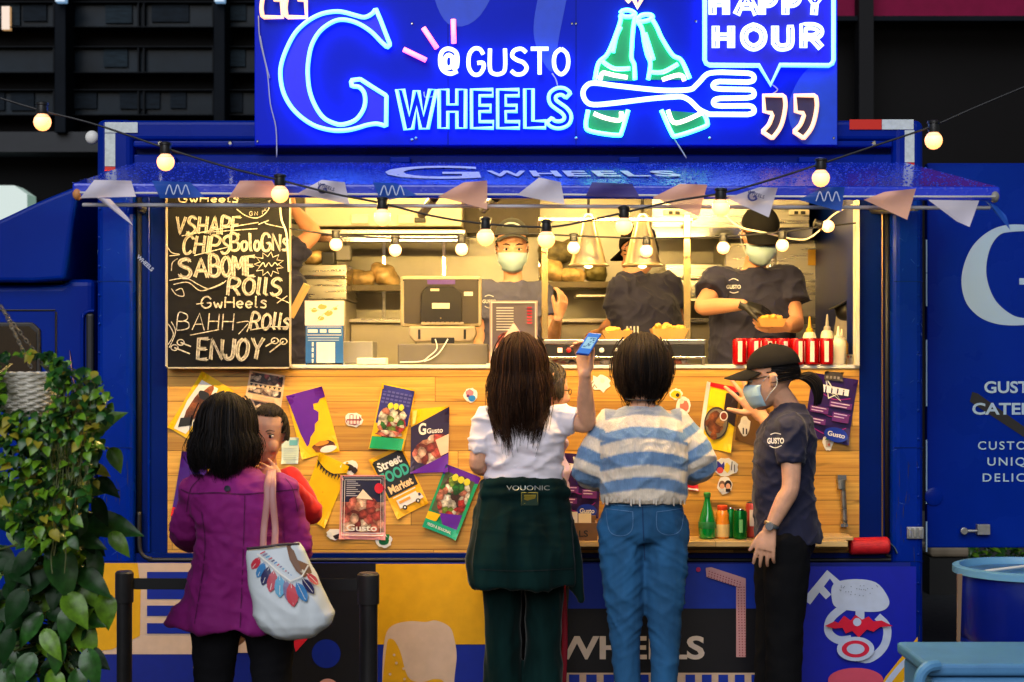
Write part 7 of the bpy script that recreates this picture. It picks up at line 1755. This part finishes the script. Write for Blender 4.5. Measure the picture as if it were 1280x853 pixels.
# blue drum
Yd=-.35; c=P(1284,697,Yd); c.z=0; rd=.285; zt=PZ(707,Yd)
T=empty('plastic_drum',c,'dark blue plastic drum with a pale rim at the right edge','drum')
DB=mat('drum_blue',lin((0,22,120)),.35,var=.15,vscale=5,coat=.3)
m=MB(); m.lathe(c,[(.24,.0),(.262,.02),(.275,.3),(.262,.33),(.275,.36),(.28,.6),(.275,zt-.03)],48); m.build('body',DB,T,smooth='auto')
m=MB(); m.lathe(c,[(.277,zt-.032),(.297,zt-.03),(.297,zt-.004),(.285,zt),(.268,zt),(.262,zt-.02),(.262,zt-.03)],48); m.build('rim',mat('drum_rim',lin((96,150,190)),.4),T,smooth='auto')
m=MB(); m.lathe(c,[(.262,zt-.028),(.2,zt-.02),(.1,zt-.03)],40); m.build('lid',mat('drum_lid',lin((60,110,160)),.4,var=.3,vscale=12),T,smooth='auto')
m=MB(); m.tube([c+Vector((-.2,-.1,zt-.01)),c+Vector((.1,.12,zt-.01))],.006,6); m.build('lid_stick',WHITE,T)
m=MB(); m.pprism([(1197,718),(1203,718),(1199,852),(1196,852)],-.60,-.59); o=m.build('timber_lath',mat('old_lath',(.2,.12,.07),.7)); tag(o,'thin timber lath leaning at the left of the blue drum','lath')
# pale cool box in the corner
Yc=-1.35; s=1/sc(Yc); x0,x1=PX(1158,Yc),PX(1158,Yc)+.62; zt=PZ(830,Yc)
T=empty('cool_box',Vector(((x0+x1)/2,Yc+.2,0)),'pale blue cool box in the lower right corner','cool box')
CBX=mat('cool_box_blue',lin((74,128,176)),.5,bump=.25,bscale=90,var=.08)
m=MB(); m.box(x0+.02,x1,Yc+.01,Yc+.42,zt-.42,zt-.05); m.build('tub',CBX,T,bevel=.02,seg=3)
m=MB(); m.box(x0,x1+.02,Yc,Yc+.44,zt-.045,zt); m.build('lid',CBX,T,bevel=.014,seg=3)
m=MB(); m.tube(catmull([P(1172,832,Yc-.02),P(1160,834,Yc-.04),P(1152,842,Yc-.04),P(1149,853,Yc-.04),P(1149,870,Yc-.04)],5),.02,10); m.build('handle',mat('cool_handle',lin((84,140,188)),.45),T,smooth='auto')
m=MB(); m.box(x0+.02,x1,Yc+.02,Yc+.4,0,zt-.43); o=m.build('crate',GREYP,None,bevel=.01); tag(o,'grey crate under the pale blue cool box','crate')
# things glimpsed under the rear door
m=MB(); m.pbox(1163,1212,684,697,3.0,3.3); o=m.build('kerb_stone',mat('beige_stone',(.35,.28,.2),.7,var=.2),None,bevel=.02); tag(o,'pale stone block glimpsed under the rear door','stone')
m=MB(); m.box(PX(1163,3),PX(1212,3),3.02,3.28,0,PZ(697,3)-.002); o=m.build('stone_base',mat('dark_stone',(.03,.03,.03),.7),None); tag(o,'dark stone base under the pale block','stone')

LEAFV=[]
def leaf(mb,base,dirv,up,L,Wd,mat_,cup=.25,bend=.35,n=5):
    """heart shaped leaf with a folded midrib"""
    d=Vector(dirv).normalized(); u=Vector(up); u=(u-d*u.dot(d)); u=u.normalized() if u.length>1e-4 else d.orthogonal().normalized(); s=d.cross(u)
    prof=[(0,.0),(.04,.55),(.18,.95),(.38,1.0),(.6,.78),(.82,.38),(1,0)]
    if L>.07: prof=[(0,.0),(.02,.35),(.06,.66),(.12,.86),(.20,.97),(.30,1.0),(.42,.97),(.54,.86),(.66,.68),(.78,.46),(.90,.20),(1,0)]
    vs=[]; cols=(-1,-.5,0,.5,1) if L>.07 else (-1,0,1); nc=len(cols)
    for t,w in prof:
        p=base+d*(L*t)-u*(bend*L*t*t)
        e=w*Wd*.5; back=-d*(.10*L*(1-t/.1) if t<.1 else 0)
        vs += [p+s*(e*q)+u*(cup*e*abs(q)**.7+.06*e*math.sin(t*16+q*2)*abs(q))+back*abs(q) for q in cols]
    fs=[]
    for i in range(len(prof)-1):
        for q in range(nc-1):
            a=nc*i+q; fs.append((a,a+1,a+nc+1,a+nc))
    mb.add(vs,fs,mat_)
LG=[mat('leaf_shaded',(.006,.030,.006),.4,var=.35,vscale=20,spec=.15),mat('leaf_mid',(.018,.080,.010),.33,var=.4,vscale=40,spec=.45),mat('leaf_lit_lime',(.10,.22,.010),.33,var=.4,vscale=40,spec=.45),mat('leaf_gold',(.26,.23,.02),.4,var=.25,vscale=25,spec=.2)]  # first tone carries the shade of the gaps, lime the warm-lit leaves
STEM=mat('vine_stem',(.07,.09,.02),.5)
rp=random.Random(12)
def vine_mass(label,name,regions,Y,basketpart=None):
    pass
# hanging basket
Yp=-1.9
T=empty('hanging_basket',P(32,490,Yp),'white woven basket on chains overflowing with small leaved vines','hanging plant')
m=MB(); c=P(34,490,Yp); 
prof=[(.02,-.075),(.055,-.068),(.08,-.04),(.095,0),(.098,.05),(.092,.055)]
bk=mat('woven_white',lin((236,230,218)),.75,bump=.3,bscale=90,var=.2,vscale=40)
for k in range(15):
    z=-.072+k*.0092; r_=float(np.interp(z,[-.075,-.05,0,.05],[.052,.078,.095,.098]))
    m.tube([c+Vector(((r_+.0035*math.cos(11*t+k*PI))*math.cos(t),(r_+.0035*math.cos(11*t+k*PI))*math.sin(t),z+.0015*math.sin(22*t))) for t in [i*2*PI/66 for i in range(66)]],.0056,6,closed=True)
m.build('basket',bk,T,smooth=True)
m=MB(); m.lathe(c,[(.05,-.07),(.074,-.045),(.088,0),(.09,.04)],24); m.build('basket_liner',mat('coir_liner',(.05,.035,.02),.9,var=.4,vscale=60),T,smooth='auto')
for q in ([(3,385),(40,462)],[(-6,385),(-14,470)],[(2,385),(62,470)]):
    m=MB(); a,b=P(*q[0],Yp),P(*q[1],Yp); n=16
    if q[1][0]==62: a=P(-2,380,Yp+.05); b=P(60,462,Yp+.06)
    for k in range(n):
        p=a+(b-a)*(k/n); d=(b-a).normalized(); sd=d.cross(Vector((0,1,0))) if k%2 else Vector((0,1,0))
        ring=[p+d*(.011*math.cos(t))+sd*(.005*math.sin(t)) for t in [i*PI/4 for i in range(8)]]
        m.tube(ring,.0018,5,closed=True)
    m.build('chain',STEEL,T)
fo=MB(); st=MB()
def inside(px,py):                                  # where the small vine hangs in the photograph
    if py<440: return 0
    edge=np.interp(py,[440,455,470,500,540,600,640,690],[60,100,128,140,130,120,100,84])
    left=np.interp(py,[440,470,520,600,690],[-20,-20,-20,-20,40])
    return left<px<edge
cnt=0
while cnt<1050:
    px=rp.uniform(-20,140); py=440+ (rp.random()**1.25)*250
    if not inside(px,py): continue
    if 6<px<62 and 446<py<514 : continue
    Y=Yp-.06-rp.random()*.16+ (.1 if py>560 else 0)*rp.random()
    b=P(px,py,Y); a=rp.uniform(0,2*PI); out=Vector((rp.uniform(-1,1),-.6-rp.random()*.8,rp.uniform(-1.2,.15)))
    L=rp.uniform(.018,.040)*(1.12 if py>600 else 1)
    w=rp.random(); mt=LG[1] if w<.36 else LG[2] if w<.72 else LG[0] if w<.90 else LG[3]
    leaf(fo,b,out,Vector((rp.uniform(-.5,.5),-.8,.9)),L,L*.78,mt); cnt+=1
fo.build('foliage',None,T,smooth=True)
for k in range(46):
    px=rp.uniform(-10,120); L=rp.uniform(80,230)
    px=px if not 0<px<66 else (px-80 if px<33 else px+34); q=[P(34+(px-34)*.5,455,Yp+.02),P(px,475,Yp-.12)]; y=475; x=px
    while y<475+L:
        y+=22; x+=rp.uniform(-5,5)
        if not inside(x,y): break
        q.append(P(x,y,Yp-.12-rp.uniform(0,.05)))
    if len(q)>3: st.tube(catmull(q,3),.0016,4)
st.build('stem',STEM,T)
# big leaved climber below
T=empty('climbing_plant',P(90,853,-1.6)*1.0,'large leaved climbing vine on a dark trellis pole at the left','climbing plant'); T.location.z=0
m=MB(); pc=P(70,853,-1.6); m.lathe(Vector((pc.x,-1.55,0)),[(.16,0),(.2,.02),(.22,.25),(.20,.26)],24); m.build('pot',BLACK,T,smooth='auto')
m=MB(); m.tube([Vector((pc.x,-1.55,.2)),Vector((pc.x+.03,-1.55,1.35))],.05,10); m.build('moss_pole',mat('moss_pole',(.03,.025,.012),.9,bump=.8,bscale=40),T,smooth=True)
fo=MB(); st=MB()
def big(px,py,dx,dy,Lp,mt,Y=-1.75,w=.72,tilt=.0):
    """leaf from stem end px,py pointing dx,dy in the picture, Lp long in photo pixels"""
    b=P(px,py,Y); s=1/sc(Y); d=Vector((dx,-.35+tilt,-dy)).normalized()
    leaf(fo,b,d,Vector((rp.uniform(-.3,.3),-1,.75)),Lp*s*1.06,Lp*s*w,mt,cup=.22,bend=.28)
    st.tube(catmull([P(72+rp.uniform(-12,12),py+rp.uniform(-6,26),-1.6),P((px+72)/2,(py-6),-1.68),b],5),.0035,5)
spec=[(128,504,.25,-.2,22,2),(118,512,-.6,.75,34,1),(100,512,1,-.25,26,1),(105,545,1,-.75,58,2),(78,540,-.4,1,44,1),(92,520,.2,-1,30,0),(140,562,.4,.8,30,2),(116,584,1,.35,24,3),(95,612,1,-.15,52,1),(122,600,.9,.55,34,0),(96,640,.3,.9,36,1),(70,610,-.8,.6,36,0),(112,655,1,.03,66,1),(95,672,1,.2,40,1),(140,668,.8,.85,34,2),(70,690,.4,.9,60,1),(118,690,.2,1,40,1),(100,715,.9,.55,48,1),(112,735,-.2,1,44,2),(130,745,.25,1,40,2),(90,760,-.3,1,44,1),(60,720,-.9,.5,46,0),(44,690,-.7,.7,44,0),(60,660,-.8,.4,44,1),(100,780,.5,1,50,2),(74,800,-.1,1,42,1),(110,815,.3,1,44,1),(50,770,-.6,.8,44,1),(30,740,-.5,.9,44,0),(40,820,-.4,.9,40,1),(66,840,.3,.9,40,2),(96,840,.2,1,40,1),(80,580,.3,.9,40,0),(60,570,-.7,.6,34,0),(84,745,.6,.7,46,2),(56,790,.5,.7,40,2),(120,625,.5,1,34,0),(20,700,-.2,1,40,0),(14,790,-.3,1,40,0),(4,840,.3,1,40,1),(26,640,-.3,1,34,0),(8,600,.2,1,30,1)]
for px,py,dx,dy,L,k in spec: big(px,py,dx,dy,L,LG[k],-1.72-rp.random()*.12,rp.uniform(.56,.70))
for k in range(210):
    py=rp.uniform(520,853); px=np.interp(py,[520,600,700,853],[80,70,72,62])+rp.uniform(-78,48)*(1 if py>600 else .6)
    w=rp.random(); big(px,py,rp.uniform(-.8,1),rp.uniform(.0,1),rp.uniform(18,38),LG[0] if w<.62 else LG[1] if w<.86 else LG[2] if w<.96 else LG[3],-1.58-rp.random()*.16)
fo.build('foliage',None,T,smooth=True); st.build('stem',STEM,T)
# shrub far behind, seen under the rear door
T=empty('shrub',P(1250,697,3.4),'leafy green shrub glimpsed under the rear door','shrub'); T.location.z=0
fo=MB()
for k in range(420):
    b=P(rp.uniform(1208,1330),rp.uniform(672,730),3.2+rp.random()*.5); leaf(fo,b,Vector((rp.uniform(-1,1),-.8,rp.uniform(-.6,1))),Vector((0,-.7,1)),.06,.035,LG[1] if k%3 else LG[2])
fo.build('foliage',None,T,smooth=True)
m=MB(); 
for k in range(6): m.tube([Vector((T.location.x,T.location.y,0)),P(1215+k*20,690,3.5)],.012,6)
m.build('stem',STEM,T)
